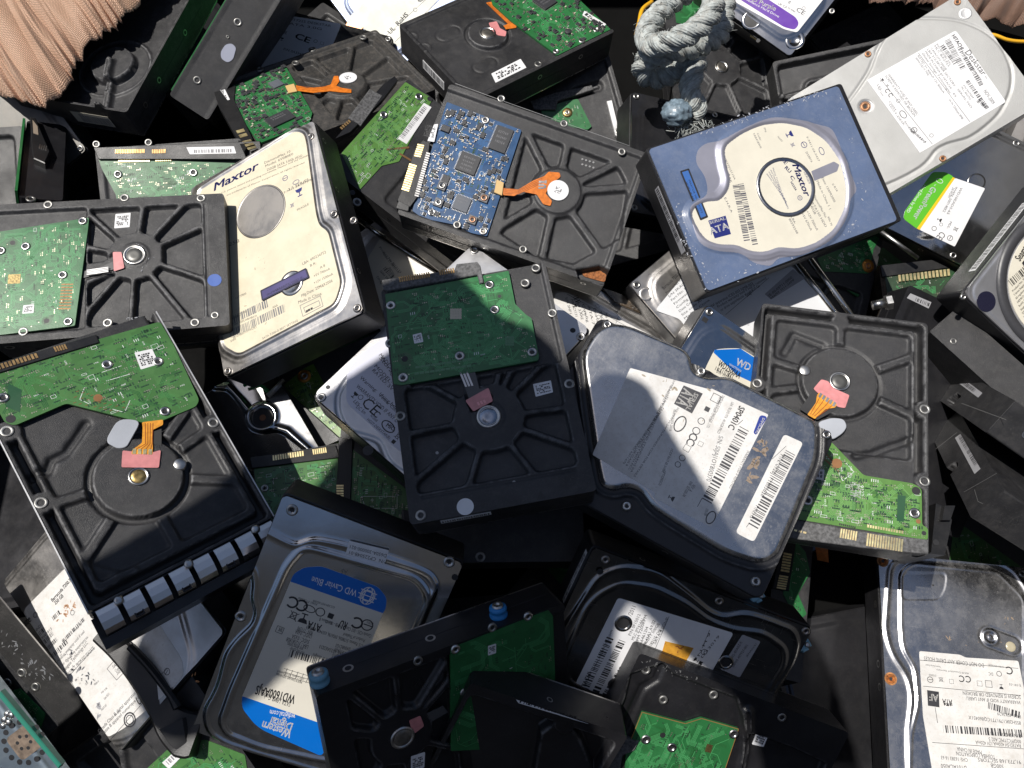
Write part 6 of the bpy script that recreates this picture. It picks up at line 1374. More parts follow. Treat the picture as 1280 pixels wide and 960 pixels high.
mb = MB(); pts = [s.L(*p) for p in ((1000,520),(1080,545),(1180,590),(1290,650),(1345,715),(1300,700),(1180,640),(1060,590))]; mb.prism(pts, .5, 3.0, .6); s.obj('scorched_plastic', mb, mat('scorched plastic',(.05,.035,.022),.25,var=.9,vscale=120,coat=.6,bump=.6))
s = simple_lid('PP', 'polished drive with a lime green and yellow label, below the pale silver drive', STEELB(), 0).Z(1100,180,3.428)
g = s.label([(225,120),(280,120),(318,142),(160,365),(100,320),(105,290)], 1.25, mat('lime green print',(.10,.45,.02),.35,coat=.2), 'green_label', 2)
s.text(g, INKW(), [('GreenPower',222,180,140,315,4.4,True),('Hard Drives by WD',188,172,112,290,2.4)], 1.37, 'lettering')
s.text(g, INKW(), [('TM',236,170,230,178,1)], 1.37, 'trademark'); s.marks(g, INKW(), [('o',255,158,3.2,280,170)], 1.37, 'leaf_emblem')
yl = s.poly('yellow_band', [(312,142),(322,146),(170,368),(158,362)], 1.3, 1.4, mat('yellow print',(.75,.50,.01),.4), g)
lb2 = s.label([(322,146),(450,190),(320,440),(170,368)], 1.2, WHITE(), rad=1)
s.text(lb2, INK(), [('WD10EADS-65',345,185,285,300,1.8),('WWN: 50014EE2',325,180,268,290,1.8),('S/N WCAV5',310,185,290,228,1.8),('CE',262,372-0,240,398,5.0),('MDL:',300,330,285,362,1.8)], 1.32)
s.marks(lb2, INK(), [('bin',325,365,3.0,315,385),('c',232,362,2.8),('e',300,403,3.2,290,420),('glass',255,325,2.6,245,345),('c',262,345,2.0)], 1.32)
for p in ((410,165),): q = s.L(*p); s.ring('dark_boss', q[0], q[1], .1, [(7,0),(6.4,1.2),(4.2,1.0),(3.8,-.4)], DSTEEL()); mb = MB(); mb.disc(q[0],q[1],3.7,.3,18); s.obj('bore', mb, INK())
mb = MB(); mb.tube([(*s.L(0,375),1),(*s.L(160,490),1)], 1.6, 10); s.obj('raised_rail', mb, BRIGHT(), smooth=True)
s = Slab('SS', 'hard_drive', 'grey drive with a big round ivory label and a black dot, at the right edge', group=G2).Z(1100,180,3.428); s.lidbody(BLACK3())
c = s.L(640,630); ops = [('fill',('c',c[0]+18,c[1]-6,44),1.4,2.5),('bead',('r',-s.w/2+3,-s.l/2+3,s.w/2-3,s.l/2-3,9),-.5,1.0)]
q0 = s.L(655,600); 
ops = [('bead',('r',-s.w/2+2.2,-s.l/2+2.2,s.w/2-2.2,s.l/2-2.2,9),-.6,.9),('fill',('c',*(s.L(500,620)*0+[s.L(500,640)[0], s.L(500,640)[1]]),0.1),0,1)]
e1, e2, e3 = s.L(617,335), s.L(498,600), s.L(617,850)
def circ(a, b, c):
    A = np.array([[2*(b[0]-a[0]),2*(b[1]-a[1])],[2*(c[0]-a[0]),2*(c[1]-a[1])]]); y = np.array([b@b-a@a, c@c-a@a]); o = np.linalg.solve(A, y); return o, np.linalg.norm(o-a)
o_, R_ = circ(e1, e2, e3)
ops = [('bead',('r',-s.w/2+2.2,-s.l/2+2.2,s.w/2-2.2,s.l/2-2.2,9),-.6,.9),('bead',('c',o_[0],o_[1],R_-2.5),-1.0,1.6),('fill',('c',o_[0],o_[1],R_-6),.5,1.2)]
s.lid(mat('soft grey cover',(.60,.60,.62),.36,metal=.85,bump=.15,bscale=60,dust=.06), ops, res=.9, rad=6)
a = np.linspace(0,2*np.pi,60,endpoint=False); ring = MB(); n = 60
s.ring('dark_gasket', o_[0], o_[1], .0, [(R_,.0),(R_,.9),(R_-6.5,1.0),(R_-6.8,.3)], mat('dark gasket',(.05,.05,.055),.4), n=72)
mb = MB(); mb.disc(o_[0],o_[1],R_-8,1.1,72,.2); lb = s.obj('label', mb, CREAM2())
s.text(lb, INK(), [('Seagate',600,505,640,440,5,True)], 1.15, 'brand_lettering')
s.text(lb, INK(), [(t,570+i*7,635+i*16,640+i*7,560+i*16,1.5) for i,t in enumerate(('Product No: 9SL154','5 Series Seagate Desktop','All regulatory standards','NEMKO rated device','RoHS 2002 compliant','Seagate Technology LLC','SINGAPORE','Warranty seal'))], 1.15)
s.bars(lb, [(568,610,640,545,5,3)], 1.15)
k = s.poly('black_square', [(608,510),(640,470),(660,500),(628,540)], 1.11, 1.2, INK(), lb)
q = s.L(455,675); mb = MB(); mb.disc(q[0],q[1],6.6,.15,30,-.1); s.obj('black_dot', mb, mat('blue black film',(.012,.012,.03),.25), label='round black sticker on the bare cover corner')
q = s.L(355,655); s.screw(q[0],q[1],.1,2.0)
mb = MB(); mb.box(s.w/2*0-30, -s.l/2-.15, -12, 30, -s.l/2+.1, -6)
for side in (2,):
    k = s.obj('side_label', mb, WHITE()); m2 = MB(); r = random.Random(9); x = -29
    while x < 28: w_ = r.uniform(.4,.9); m2.box(x, -s.l/2-.2, -11.3, x+w_, -s.l/2-.15, -6.6); x += w_+r.uniform(.4,.9)
    s.obj('barcode', m2, INK(), k)
s = simple_lid('J', 'drive with a small visible cream label corner and bright rail, left of the middle drive', STEELD(), 1).Z(240,220)
lb = s.label([(880,270),(960,330),(1030,430),(1080,620),(870,620),(810,380)], 1.25, CREAM2(), rad=3)
s.text(lb, INK(), [('Product No BJ12133',862,330,960,450,1.8),('Model ST380011A',875,355,950,450,1.8),('BARCODE',905,425,925,460,2),('SEIN TP',865,440,900,480,1.8),('DP/N',850,465,870,500,1.8)], 1.37); s.bars(lb, [(880,430,920,475,3.4,3)], 1.37)
mb = MB(); mb.tube([(*s.L(760,200),2),(*s.L(900,300),2),(*s.L(1160,460),2)], 2.4, 12); s.obj('raised_rail', mb, mat('bright rail steel',(.72,.70,.66),.15,metal=1), smooth=True)
s = simple_lid('O', 'steel drive with a white and purple label, behind the rope knot at the top edge', STEELB(), 0, screws=False).Z(720,0)
lb = s.label([(760,-90),(1170,-40),(1020,150),(960,135),(700,-10)], 1.25, WHITE(), rad=2)
k = s.poly('purple_band', [(660,-90),(800,-60),(1015,80),(1030,110),(1010,138),(960,125),(760,0)], 1.3, 1.42, mat('deep purple print',(.10,.01,.33),.35,coat=.2), lb, rad=3)
s.text(k, WHITE(), [('WD Purple',780,-10,918,50,3.6,True),('Surveillance Hard Drive',760,-12,935,82,1.9)], 1.42, 'lettering')
s.text(lb, INK(), [('CE',1012,48,1050,72,3.6),('R/N: 800066',975,38,1010,58,1.3),('UK CA',930,20,970,40,2.0)], 1.37); s.marks(lb, INK(), [('c',1050,38,2.2),('bin',985,10,2.2,1000,15)], 1.37)
q = s.L(812,92); s.ring('hole_rim', q[0], q[1], .1, [(8.5,0),(7.6,.8),(6.4,.4)], STEELB()); mb = MB(); mb.disc(q[0],q[1],6.2,.6,26); s.obj('cover_hole', mb, INK())
q = s.L(1010,185); s.ring('round_dent', q[0], q[1], .05, [(8,0),(7,.5),(4.6,.4),(4.4,.2)], STEELB())
q = s.L(1180,52); s.screw(q[0],q[1],.1,2.4); q = s.L(840,187); mb = MB(); mb.disc(q[0],q[1],1.6,.1,12); s.obj('cover_hole', mb, INK())
mb = MB(); y = -s.l/2-.1
mb.box(-8,y-1,-12,22,y,-5); k = s.obj('data_connector', mb, PLAST()); m2 = MB()
for i in range(8):
    m2.box(12+i*1.2,y-1.1,-10,12.7+i*1.2,y-1,-6.5)
s.obj('contacts', m2, GOLD(), k)
s = simple_lid('S', 'drive with an ivory label and a small copper square, at the top edge', mat('blue dark cover',(.12,.14,.2),.35,metal=.8,bump=.1), 1).Z(240,0)
lb = s.label([(690,110),(860,-60),(1180,-60),(960,220)], 1.25, mat('ivory paper',(.66,.66,.60),.5,var=.04), rad=0)
s.text(lb, INK(), [('UL  RoHS',915,160,1000,70,4.6,True),('CE',1050,20,1120,-50,6.5)], 1.37); s.lines(lb, INK(), [[(890,170),(1120,-40)],[(935,195),(1160,-20)]], .3, 1.37); s.marks(lb, INK(), [('c',1030,45,3,1040,35)], 1.37)
s.poly('copper_square', [(725,85),(790,125),(770,150),(700,135)], 1.4, 1.9, mat('copper foil',(.50,.24,.14),.4,metal=.8,bump=.5,var=.2))
s = simple_lid('Tt', 'drive with a shaded white printed label, half buried behind the busy green board drive', DSTEEL(), 1).Z(240,0)
lb = s.label([(430,70),(690,110),(640,230),(310,320),(350,200)], 1.25, WHITE(), rad=3)
s.text(lb, INK(), [('CE',470,175,540,200,6.0,True),('HDT7225 DESKSTAR',430,90,640,125,2.4),('SATA 3.0G',430,110,600,140,2.4),('P/N 0A33437',420,230,520,260,2.4)], 1.37); s.marks(lb, INK(), [('c',570,190,2.6),('bin',430,150,3,450,155),('box',600,200,2.4,620,205),('glass',415,180,2.6,430,184)], 1.37)
s = simple_lid('Q', 'glossy black cover drive under the hanging rope end', mat('glossy black cover',(.045,.045,.05),.18,metal=.6,bump=.08,bscale=40,var=.2,dust=.05), 0)
s = Slab('R', 'hard_drive', 'grey cast drive with one gold-ringed screw, behind the blue board drive').Z(660,20,3.765)
s.base([('fill',('r',-s.w/2+4,-s.l/2+4,s.w/2-4,s.l/2-4,4),-3,2),('bead',('l',[s.L(230,350),s.L(330,320)],2.5),-3,2)], BLACKW(), res=1.0)
o, pl = s.pcb([(60,440),(180,400),(235,390),(300,520),(280,535),(80,500)], PCBG(), -1.0); s.traces(o, pl, -1.0, n=15, seed=3, vias=20, silk=4)
q = s.L(185,455,-1); s.ring('gold_ring', q[0], q[1], -1.0, [(4.2,0),(4.2,.3),(2.2,.4)], mat('gold pad', (.45,.33,.14), .35, metal=.9)); s.screw(q[0],q[1],-.8,2.0)
s.poly('worn_connector', [(10,400),(130,360),(300,325),(310,345),(140,400),(130,440),(30,440)], -3, 1.2, GPLAST(), bev=.4)
s.poly('silver_arm', [(370,400),(395,395),(420,500),(450,560),(440,590),(410,560)], -2, 1.5, ALU(), bev=.3); q = s.L(425,545); s.boss(q[0],q[1],1.6,3.0)
def bottom_up(key, label, board, m=PCBG, tr=(TRG,TRDK), ops=None, zoom=None, z=.5, pinrows=None, conn=None, screws=(), bm=None, seed=1, dens=1., res=1.):
    s = Slab(key, 'hard_drive', label); s.zm = zoom
    w, l = s.w/2, s.l/2
    if ops is None: ops = s.radial((0,12), 19, [(60*math.cos(a), 12+60*math.sin(a)) for a in np.arange(8)*math.pi/4+.3], (-w+7,-l+50,w-7,l-12), 3.5, 1.7)
    s.base(ops, bm or BLACK(), res=res)
    if board:
        o, pl = s.pcb(board, m(), z); s.traces(o, pl, z, tr, n=int(60*dens), seed=seed, vias=int(120*dens), silk=int(30*dens))
        s.board = o
    if conn: s.poly('data_connector', conn, -4, z+1.4, PLAST(), bev=.3)
    if pinrows: s.pins(pinrows, z+1.6)
    for p in screws: q = s.L(*p, z); s.screw(q[0], q[1], z, 2.8)
    s.holes(0,[40,-20],-8); s.holes(1,[40,-20],-8); return s
s = bottom_up('H', 'black drive with a light green board and a barcode strip, wedged between the upper drives', [(950,350),(1120,445),(955,745),(875,765),(740,915),(680,700),(800,560)], PCBL, (TRL,TRDK), zoom=(240,0,3.691), seed=12, dens=1.6,
   conn=[(660,640),(880,390),(935,350),(950,370),(880,460),(730,610)], ops=[('fill',('r',-40,-30,45,60,4),-1.5,2)])
for p in ((1047,447),(885,530)): q = s.L(*p,.5); s.screw(q[0],q[1],.5,3.0)
for p in ((1097,457),(740,888)): q = s.L(*p,.5); mb = MB(); mb.disc(q[0],q[1],2.0,.65,16); s.obj('board_hole', mb, INK(), s.board)
k = s.label([(1070,475),(1105,495),(990,665),(950,640)], .5, WHITE(), 'barcode_label', .4, s.board); s.bars(k, [(975,640,1085,500,3.2,4)], .65, INKG(), .4)
s.poly('grey_socket', [(720,545),(820,410),(880,440),(780,580)], .5, 2.0, GPLAST(), bev=.3); s.pins([(690,600,735,560,680,590,5)], 2.0, BRASS())
s.lines(s.board, mat('brown copper',(.22,.12,.05),.5,metal=.4), [[(900,690),(1000,680)],[(960,710),(1010,740)]], 1.6, .5, 'copper_area')
q = s.L(762,932); s.boss(q[0],q[1],.2,3.2)
s = bottom_up('Wg', 'green board drive with a white barcode on its black rim, left of the cream label', [(455,735),(540,735),(1300,740),(1300,1100),(560,1100),(535,900),(470,780)], PCBG, zoom=(0,0,3.691), seed=17, dens=1.7,
   ops=[('fill',('r',-46,-60,46,60,4),-1.5,2)])
s.poly('rim_bar', [(430,680),(1200,650),(1210,735),(455,735)], -2, 2.2, BLACK3(), bev=.4); s.pins([(530,690,668,688,530,708,18),(700,690,765,688,700,708,8)], 2.4, BRASS()); s.pins([(545,735,692,733,545,748,16),(715,733,790,731,716,744,8)], 1.0)
k = s.label([(860,680),(1080,675),(1090,708),(876,712)], 2.3, WHITE(), 'barcode_label', .3); s.bars(k, [(895,706,1070,702,2.4,6)], 2.45, INKG(), .4)
for p in ((545,805),(893,797)): q = s.L(*p,.5); s.screw(q[0],q[1],.5,3.0)
for p in ((450,670),(690,662)): q = s.L(*p); s.boss(q[0],q[1],2.2,2.6)
s = bottom_up('VV1', 'shaded green board drive with gold contacts, below the cover with a round hole', [(55,600),(450,560),(470,760),(500,1100),(100,1000)], PCBD, zoom=(300,420,3.692), seed=19, dens=1.2,
   conn=[(45,560),(440,502),(460,560),(55,610)], pinrows=[(148,552,294,530,150,575,13),(332,524,398,514,336,548,7)], screws=((114,703),))
s = bottom_up('VV2', 'shaded green board drive standing crosswise beside the other board, left of the centre drive', [(515,520),(760,700),(900,850),(680,850),(505,770)], PCBD, zoom=(300,420,3.692), seed=23, dens=1.2,
   conn=[(455,465),(520,480),(510,760),(450,760)], pinrows=[(445,685,445,745,478,685,5)])
s.lines(s.board, INKW(), [[(560,740),(725,740),(725,795),(580,795),(560,740)]], .25, .5, 'board_outline')
s = bottom_up('OO', 'bright green board drive with one orange screw, between the blue ivory and lime green drives', [(600,255),(560,340),(540,450),(330,440),(300,380)], PCBG, zoom=(940,220,3.691), seed=29, dens=1.3)
o2, pl2 = s.pcb([(375,432),(525,462),(490,560),(430,520)], PCBG(), -1.5); s.traces(o2, pl2, -1.5, n=15, seed=3, vias=30, silk=12)
q = s.L(535,415,.5); s.ring('orange_ring', q[0], q[1], .5, [(5,0),(5,.3),(3,.4)], mat('orange copper',(.6,.25,.05),.4,metal=.7)); s.screw(q[0],q[1],.6,2.4,mat('rusty screw',(.42,.22,.12),.5,metal=.7,var=.4,vscale=400))
s = bottom_up('TT', 'green board drive lying deep in the pile at the right edge, between black drives', [(285,890),(318,735),(330,725),(620,930),(640,1060),(290,1060)], PCBD, zoom=(1100,440,3.428), seed=30, dens=.9, screws=((330,762),))
s = bottom_up('CC', 'olive green board drive with a barcode sticker, bottom edge under the curved black lever', [(950,830),(1130,900),(1160,1100),(600,1100),(680,960),(800,850)], PCBD, zoom=(0,700,3.691), seed=33, dens=1.4)
k = s.label([(748,935),(820,870),(850,895),(780,965)], .5, WHITE(), 'barcode_label', .3, s.board); s.bars(k, [(780,945,830,895,3,3)], .65, INKG(), .4)
s = bottom_up('UU', 'black drive in full shade under the lower end of the centre drive', None, zoom=(480,460,3.691), ops=None)
q = s.L(445,872); s.boss(q[0],q[1],.2,3.2)
s = bottom_up('Pp', 'black ribbed drive bottom with a rectangular frame, under the pale silver drive', None, ops=[('fill',('r',-47,-70,47,70,4),-6,2),('bead',('r',-30,-50,20,0,6),3,2),('bead',('l',[(-47,20),(47,10)],1),6,1.6),('bead',('l',[(-20,-70),(-25,10)],1),6,1.6)])
s = Slab('V', 'hard_drive', 'black drive frame with a beige barcode label on its side, right of the orange cloth').Z(0,60,4.8)
w, l = s.w/2, s.l/2; hub = s.L(690,120,-8)
s.base([('fill',('r',-w+3,-l+3,w-3,l-3,3),-9,2.0),('fill',('c',hub[0],hub[1],17),-3,1.6),('bead',('l',[hub, hub+(s.L(650,330,-8)-hub)*1.6],1.2),5,1.6),('bead',('c',hub[0],hub[1],28),1.5,1.2)], BLACKW())
y = -l-.12; mb = MB(); x0, x1 = sorted((s.L(330,400)[0], s.L(550,460)[0])); mb.box(x0, y-.05, -20, x1, y+.1, -9); k = s.obj('side_label', mb, mat('beige label',(.50,.47,.38),.5,dust=.2)); m2 = MB(); r = random.Random(4); x = x0+6
while x < x1-1: w_ = r.uniform(.4,.9); m2.box(x, y-.12, -19, x+w_, y-.05, -11); x += w_+r.uniform(.4,.9)
s.obj('barcode', m2, INKG(), k)
s.holes(0,[20,-30,-55],-12,2.4)
s = Slab('U', 'hard_drive', 'black drive standing on edge with a pale oval pad on its long side', t=101.6).Z(0,0)
w, l = s.w/2, s.l/2
s.base([('fill',('r',-w+2,-l-2,w-2,l+2,1),-.3,.8)], BLACK(), res=1.5)
s.label([(1040,205),(1070,200),(1090,220),(1075,275),(1050,290),(1020,270),(1018,240)], 0, mat('lavender pad',(.36,.38,.47),.4), 'oval_pad', 3)
for p in ((1097,102),(910,370),(1050,170)): q = s.L(*p); s.boss(q[0],q[1],.0,3.0 if p[0]!=1050 else 1.2)
s.sticker([(770,540),(860,500),(875,520),(790,560)], -2, mat('violet label',(.20,.18,.25),.5), lines=False)
mb = MB(); mb.box(-w-1.2,-l+4,-96,-w-.1,l,-2); s.obj('circuit_board', mb, PCBG())
s = Slab('BK', 'hard_drive', 'black drive standing upright, connector end showing, below the peach orange cloth', t=147).Z(0,60,4.8)
w, l = s.w/2, s.l/2; s.base([], BLACK2(), res=1.5)
s.poly('data_connector', [(180,410),(215,420),(300,620),(270,690),(200,660),(190,600)], 0, 5, PLAST(), bev=.6); s.poly('worn_patch', [(195,430),(225,470),(230,520),(200,510)], 5, 5.3, mat('dried dirt',(.25,.20,.15),.9))
s.pins([(235,575,285,590,230,600,4)], 5.2, BRIGHT())
mb = MB(); mb.box(-w-2.2,-l+2,-95,-w-.6,l-4,4); bo = s.obj('circuit_board', mb, PCBG())
q = s.L(185,905); s.boss(q[0],q[1],.2,3.2)
def edge_drive(key, label, t, zoom, items=(), notch=None):
    s = Slab(key, 'hard_drive', label, t=t, group='black drives standing on edge at the right'); s.zm = zoom
    s.base([('fill',('p',s.P(notch)),-14,.8)] if notch else [], BLACK(), res=1.0, rad=1.2, cover=BLACK2())
    for it in items:
        if it[0] == 'hole': q = s.L(*it[1]); s.boss(q[0],q[1],.1,it[2])
        else:
            k = s.label(it[1], .05, GREYLAB(), 'barcode_label', .3); s.bars(k, [it[2]], .2, INK(), .4)
    return s
edge_drive('RR1', 'black drive on edge, its long side in sun, under the drive with the round label', 101.6, (1100,180,3.428), [('hole',(315,845),2.2)]); s.Z(1100,440,3.428); q = s.L(540,140); s.boss(q[0],q[1],.1,1.6); q = s.L(612,205); s.boss(q[0],q[1],.1,1.8); s.lines(s.e, mat('bare edge',(.3,.3,.3),.4,metal=.6), [[(300,15),(560,190)],[(420,-40),(600,80)]], .35, .05, 'scored_lines')
s = edge_drive('RR2', 'black drive on edge with a barcode label, upper one of two at the right edge', 147, (1100,440,3.428), [('label',[(310,80),(438,175),(420,195),(292,100)],(300,98,400,172,2.6,3))], [(290,205),(330,180),(345,190),(310,225)])
s2 = edge_drive('RR3', 'black drive on edge with a barcode label, lower one of two at the right edge', 147, (1100,440,3.428), [('label',[(345,352),(430,500),(405,522),(322,368)],(335,365,405,490,3.4,4))], [(285,500),(325,475),(330,490),(300,520)])
for s_, ln in ((s,[[(470,330),(575,215)],[(350,220),(540,290)]]),(s2,[[(240,415),(330,345)],[(360,600),(500,520)],[(405,590),(420,640),(440,650)]])):
    s_.lines(s_.e, mat('bare edge',(.3,.3,.3),.4,metal=.6), ln, .35, .05, 'scored_lines')
    for sx in (-1,1):
        mb = MB(); mb.box(sx*(s_.w/2)-.15, -s_.l*.46, -100, sx*(s_.w/2)+.15, -s_.l*.44, -2); mb2 = MB(); mb2.box(sx*(s_.w/2)-.2, s_.l*.30, -70, sx*(s_.w/2)+.25, s_.l*.36, -58)
        s_.obj('side_seam', mb, INK()); s_.obj('side_slot', mb2, INK())
for s_ in (s, s2): s_.holes(0,[-20],-30,2.6); s_.holes(3,[0],-20,2.6); s_.holes(1,[-20],-30,2.6); s_.holes(2,[0],-20,2.6)
s = bottom_up('Z', 'rough black drive with chipped grey edges and a scrap of green board, bottom left corner', [(40,690),(70,680),(160,770),(140,830),(60,760)], PCBG, zoom=(0,620,2.825), bm=BLACKW(), ops=[('fill',('r',-44,-66,44,66,4),-2,3)], seed=3, dens=.3)
s.worn('chipped_edge', [(0,420),(60,480),(100,560),(190,630),(180,680),(90,640),(0,520)], .1, mat('bare edge',(.3,.3,.3),.4,metal=.6), 70, 3, (.3,1.4))
for p in ((75,625),(125,675),(25,660)): q = s.L(*p); s.boss(q[0],q[1],.1,2.6)
def at(px, py, h):
    """photograph pixel on the level plane h mm below the camera -> world mm"""
    r = cast_ray(px, py); p = r*(h/-(UP @ r)); q = T @ p; return np.array([q[0], q[1], q[2]+CAMH])
def thing(name, label, cat, base, group=None):
    e = bpy.data.objects.new(name, None); COL.objects.link(e); e.empty_display_size = .02; e.location = Vector((np.asarray(base)*MM).tolist()); tag(e, label, cat, group); return e
def wobj(name, mb, m, parent, smooth=True):
    """mesh given in world mm, parented to an unrotated empty"""
    loc = np.array(parent.location)/MM
    mb.V = [np.asarray(v)-loc for v in mb.V]; return link(name, mb.mesh(name, m, MM, smooth), parent)
def spline(pts, n=14):
    P = np.asarray(pts, float); P = np.vstack([2*P[0]-P[1], P, 2*P[-1]-P[-2]]); out = []
    for i in range(1, len(P)-2):
        for t in np.linspace(0, 1, n, endpoint=False):
            a, b, c, d = P[i-1:i+3]; out.append(.5*((2*b)+(-a+c)*t+(2*a-5*b+4*c-d)*t*t+(-a+3*b-3*c+d)*t**3))
    out.append(P[-2]); return np.array(out)
def resample(P, step):
    d = np.r_[0, np.cumsum(np.linalg.norm(np.diff(P, axis=0), axis=1))]; s_ = np.arange(0, d[-1], step); return np.stack([np.interp(s_, d, P[:,k]) for k in range(3)], 1)
# ---------------------------------------------------------------- steel cover with a round hole, left of centre
s = Slab('WWl', 'hard_drive', 'mirror steel cover drive with a big round hole, beside the amber flex drive', group=G2).Z(240,460); s.lidbody()
hole = s.L(325,228); w, l = s.w/2, s.l/2
band = [s.L(*p) for p in ((110,90),(165,85),(225,150),(262,195),(262,240),(285,275),(330,290),(390,275),(440,290),(535,375),(640,480))]
lid_ops = [('fill',('p',rround(s.P([(-200,60),(120,95),(180,110),(240,200),(250,260),(320,300),(400,290),(540,390),(600,600),(100,900),(-200,500)]),5)),-1.6,2.5),('bead',('l',band,.2),1.6,1.9),('bead',('c',hole[0],hole[1],9.2),1.6,1.5),('fill',('c',hole[0],hole[1],7.4),-1.3,1.0)]
s.lid(STEELB(), lid_ops); mb = MB(); mb.disc(hole[0],hole[1],7.2,-.9,30); s.obj('round_hole', mb, INK())
mb = MB(); mb.disc(hole[0],hole[1],2.2,-.5,16); s.obj('hole_screw', mb, mat('bronze screw',(.2,.10,.06),.4,metal=.8))
mb = MB(); mb.tube([(*s.L(350,130),1.2),(*s.L(425,55),1.0)], 1.4, 10); s.obj('cover_edge', mb, BRIGHT(), smooth=True)
s = bottom_up('YYb', 'yellow-green board drive in dappled light, between the round hole cover and the silver label drive', [(395,100),(520,0),(560,-20),(640,130),(760,400),(640,380),(480,190)], lambda: pcbmat('yellow green solder mask',(.12,.22,.03),(.09,.17,.03)), (TRL,TRDK), zoom=(240,460,3.691), seed=41, dens=.8)
q = s.L(518,38,.5); s.ring('orange_ring', q[0], q[1], .5, [(4.6,0),(4.6,.3),(3,.4)], mat('orange copper',(.6,.25,.05),.4,metal=.7)); s.screw(q[0],q[1],.6,2.6)
s.poly('black_frame', [(320,120),(400,70),(690,330),(600,370)], -1, 3, BLACK3(), bev=.5); q = s.L(390,148,3); s.ring('bright_stud', q[0], q[1], 3, [(2.6,0),(2.4,1.2),(1,1.4)], BRIGHT())
s = simple_lid('L2', 'scuffed grey cover drive under the orange cloth at the left edge', mat('scuffed grey cover',(.20,.195,.185),.42,metal=.85,bump=.2,var=.1,dust=.25), 1)
# ---------------------------------------------------------------- perforated metal cage, bottom left corner
s = Slab('DD', 'metal_cage', 'blue grey perforated metal cage in the bottom left corner', 'drive cage', t=6).Z(0,620,2.825); w, l = s.w/2, s.l/2
s.hf('pressed_sheet', mat('blue grey sheet metal',(.30,.36,.40),.35,metal=.8,bump=.1,dust=.15,scratch=.6), [('bead',('r',-w+6,-l+6,w-6,l-6,6),-.8,1.2)], -6, 1.0, rad=2)
c = s.L(85,870); k = 0; cnt = [(c[0]+dx, c[1]+dy, r_) for dx, dy, r_ in [(12*math.cos(a), 12*math.sin(a), 1.7) for a in np.arange(14)*2*math.pi/14]+[(4*math.cos(a), 4*math.sin(a), 1.1) for a in np.arange(6)*2*math.pi/6]]
for x, y, r_ in cnt: mb = MB(); mb.disc(x, y, r_, .06, 12); s.obj('air_hole', mb, INK())
mb = MB(); mb.prism(rround([(c[0]-8,c[1]-8),(c[0]+8,c[1]-8),(c[0]+8,c[1]+8),(c[0]-8,c[1]+8)],3), 0, .05); s.obj('worn_patch', mb, mat('brown wear',(.16,.12,.09),.7,var=.4,vscale=200))
s.poly('green_edge', [(0,690),(215,950),(205,965),(-10,705)], -1, 3, mat('teal plastic',(.03,.20,.14),.35,coat=.3), bev=.5)
s.worn('solder_blobs', [(-20,740),(60,740),(90,800),(-10,800)], .08, ALU(), 0, 3) if 0 else None
for x_, y_ in ((15,790),(30,800),(10,812),(40,775),(25,770)): q = s.L(x_, y_); s.ring('dimple', q[0], q[1], 0, [(1.8,0),(1.6,.6),(.6,.8)], BRIGHT(), n=14)
# ---------------------------------------------------------------- pale casting, rusty connector board, dark drives
s = Slab('GC', 'hard_drive', 'bare grey cast drive corner with a bright post at the right edge').Z(1100,180,3.428)
s.base([('fill',('r',-40,-60,40,60,4),-3,3),('bead',('c',*s.L(548,150),7),1.5,2)], mat('bare grey casting',(.26,.25,.245),.5,metal=.4,bump=.8,var=.15), res=1.0)
q = s.L(548,150); s.boss(q[0],q[1],.3,4.2)
s.poly('black_cover', [(500,190),(617,-20),(640,80),(560,240)], 0, 1.5, BLACK2()) if 0 else None
s = Slab('QQb', 'hard_drive', 'black drive in shade with a small grey barcode label, below the lime green label').Z(1100,180,3.428)
s.base([('fill',('r',-44,-64,44,66,4),-.6,1)], BLACK2(), res=1.5); k = s.label([(130,640),(220,678),(208,705),(115,660)], .1, GREYLAB(), 'barcode_label', .3); s.bars(k, [(150,672,208,696,2.4,3)], .25)
s = bottom_up('RC', 'grimy drive with rusty contacts, beneath the lime green label drive', [(20,560),(330,530),(320,640),(40,700)], lambda: pcbmat('grimy board',(.03,.06,.03)), zoom=(1100,180,3.428), seed=51, dens=.3, bm=mat('rusty grime',(.06,.045,.03),.7,bump=.8,var=.5,vscale=150), conn=[(0,520),(320,485),(330,525),(10,570)], pinrows=[(75,562,300,535,78,590,14)])
s = Slab('SG', 'hard_drive', 'bright green board drive showing two blocks of gold contacts, low in the pile', t=147).Z(660,600,2.666)
s.base([], BLACK(), res=1.5); o, pl = s.pcb([(885,195),(925,240),(945,310),(900,380),(940,450),(900,470),(850,380)], PCBG(), .5); s.traces(o, pl, .5, n=20, seed=61, vias=20, silk=6)
s.poly('data_connector', [(850,190),(895,200),(870,370),(815,360)], 0, 2.4, PLAST(), bev=.3); s.pins([(852,240,842,305,880,245,7),(838,315,828,362,868,320,6)], 2.6)
fl = thing('orange_ribbon', 'short orange flex ribbon standing under the pink flex drive', 'ribbon cable', at(1028,690,545))
mb = MB(); a, b, c_, d = at(1018,674,530), at(1034,674,530), at(1036,703,560), at(1022,700,560); mb.add(np.array([a,b,c_,d,a+[0,0,-.6],b+[0,0,-.6],c_+[0,0,-.6],d+[0,0,-.6]]), [[0,1,2,3],[7,6,5,4],[0,4,5,1],[1,5,6,2],[2,6,7,3],[3,7,4,0]]); wobj('film', mb, FLEX(), fl, False)
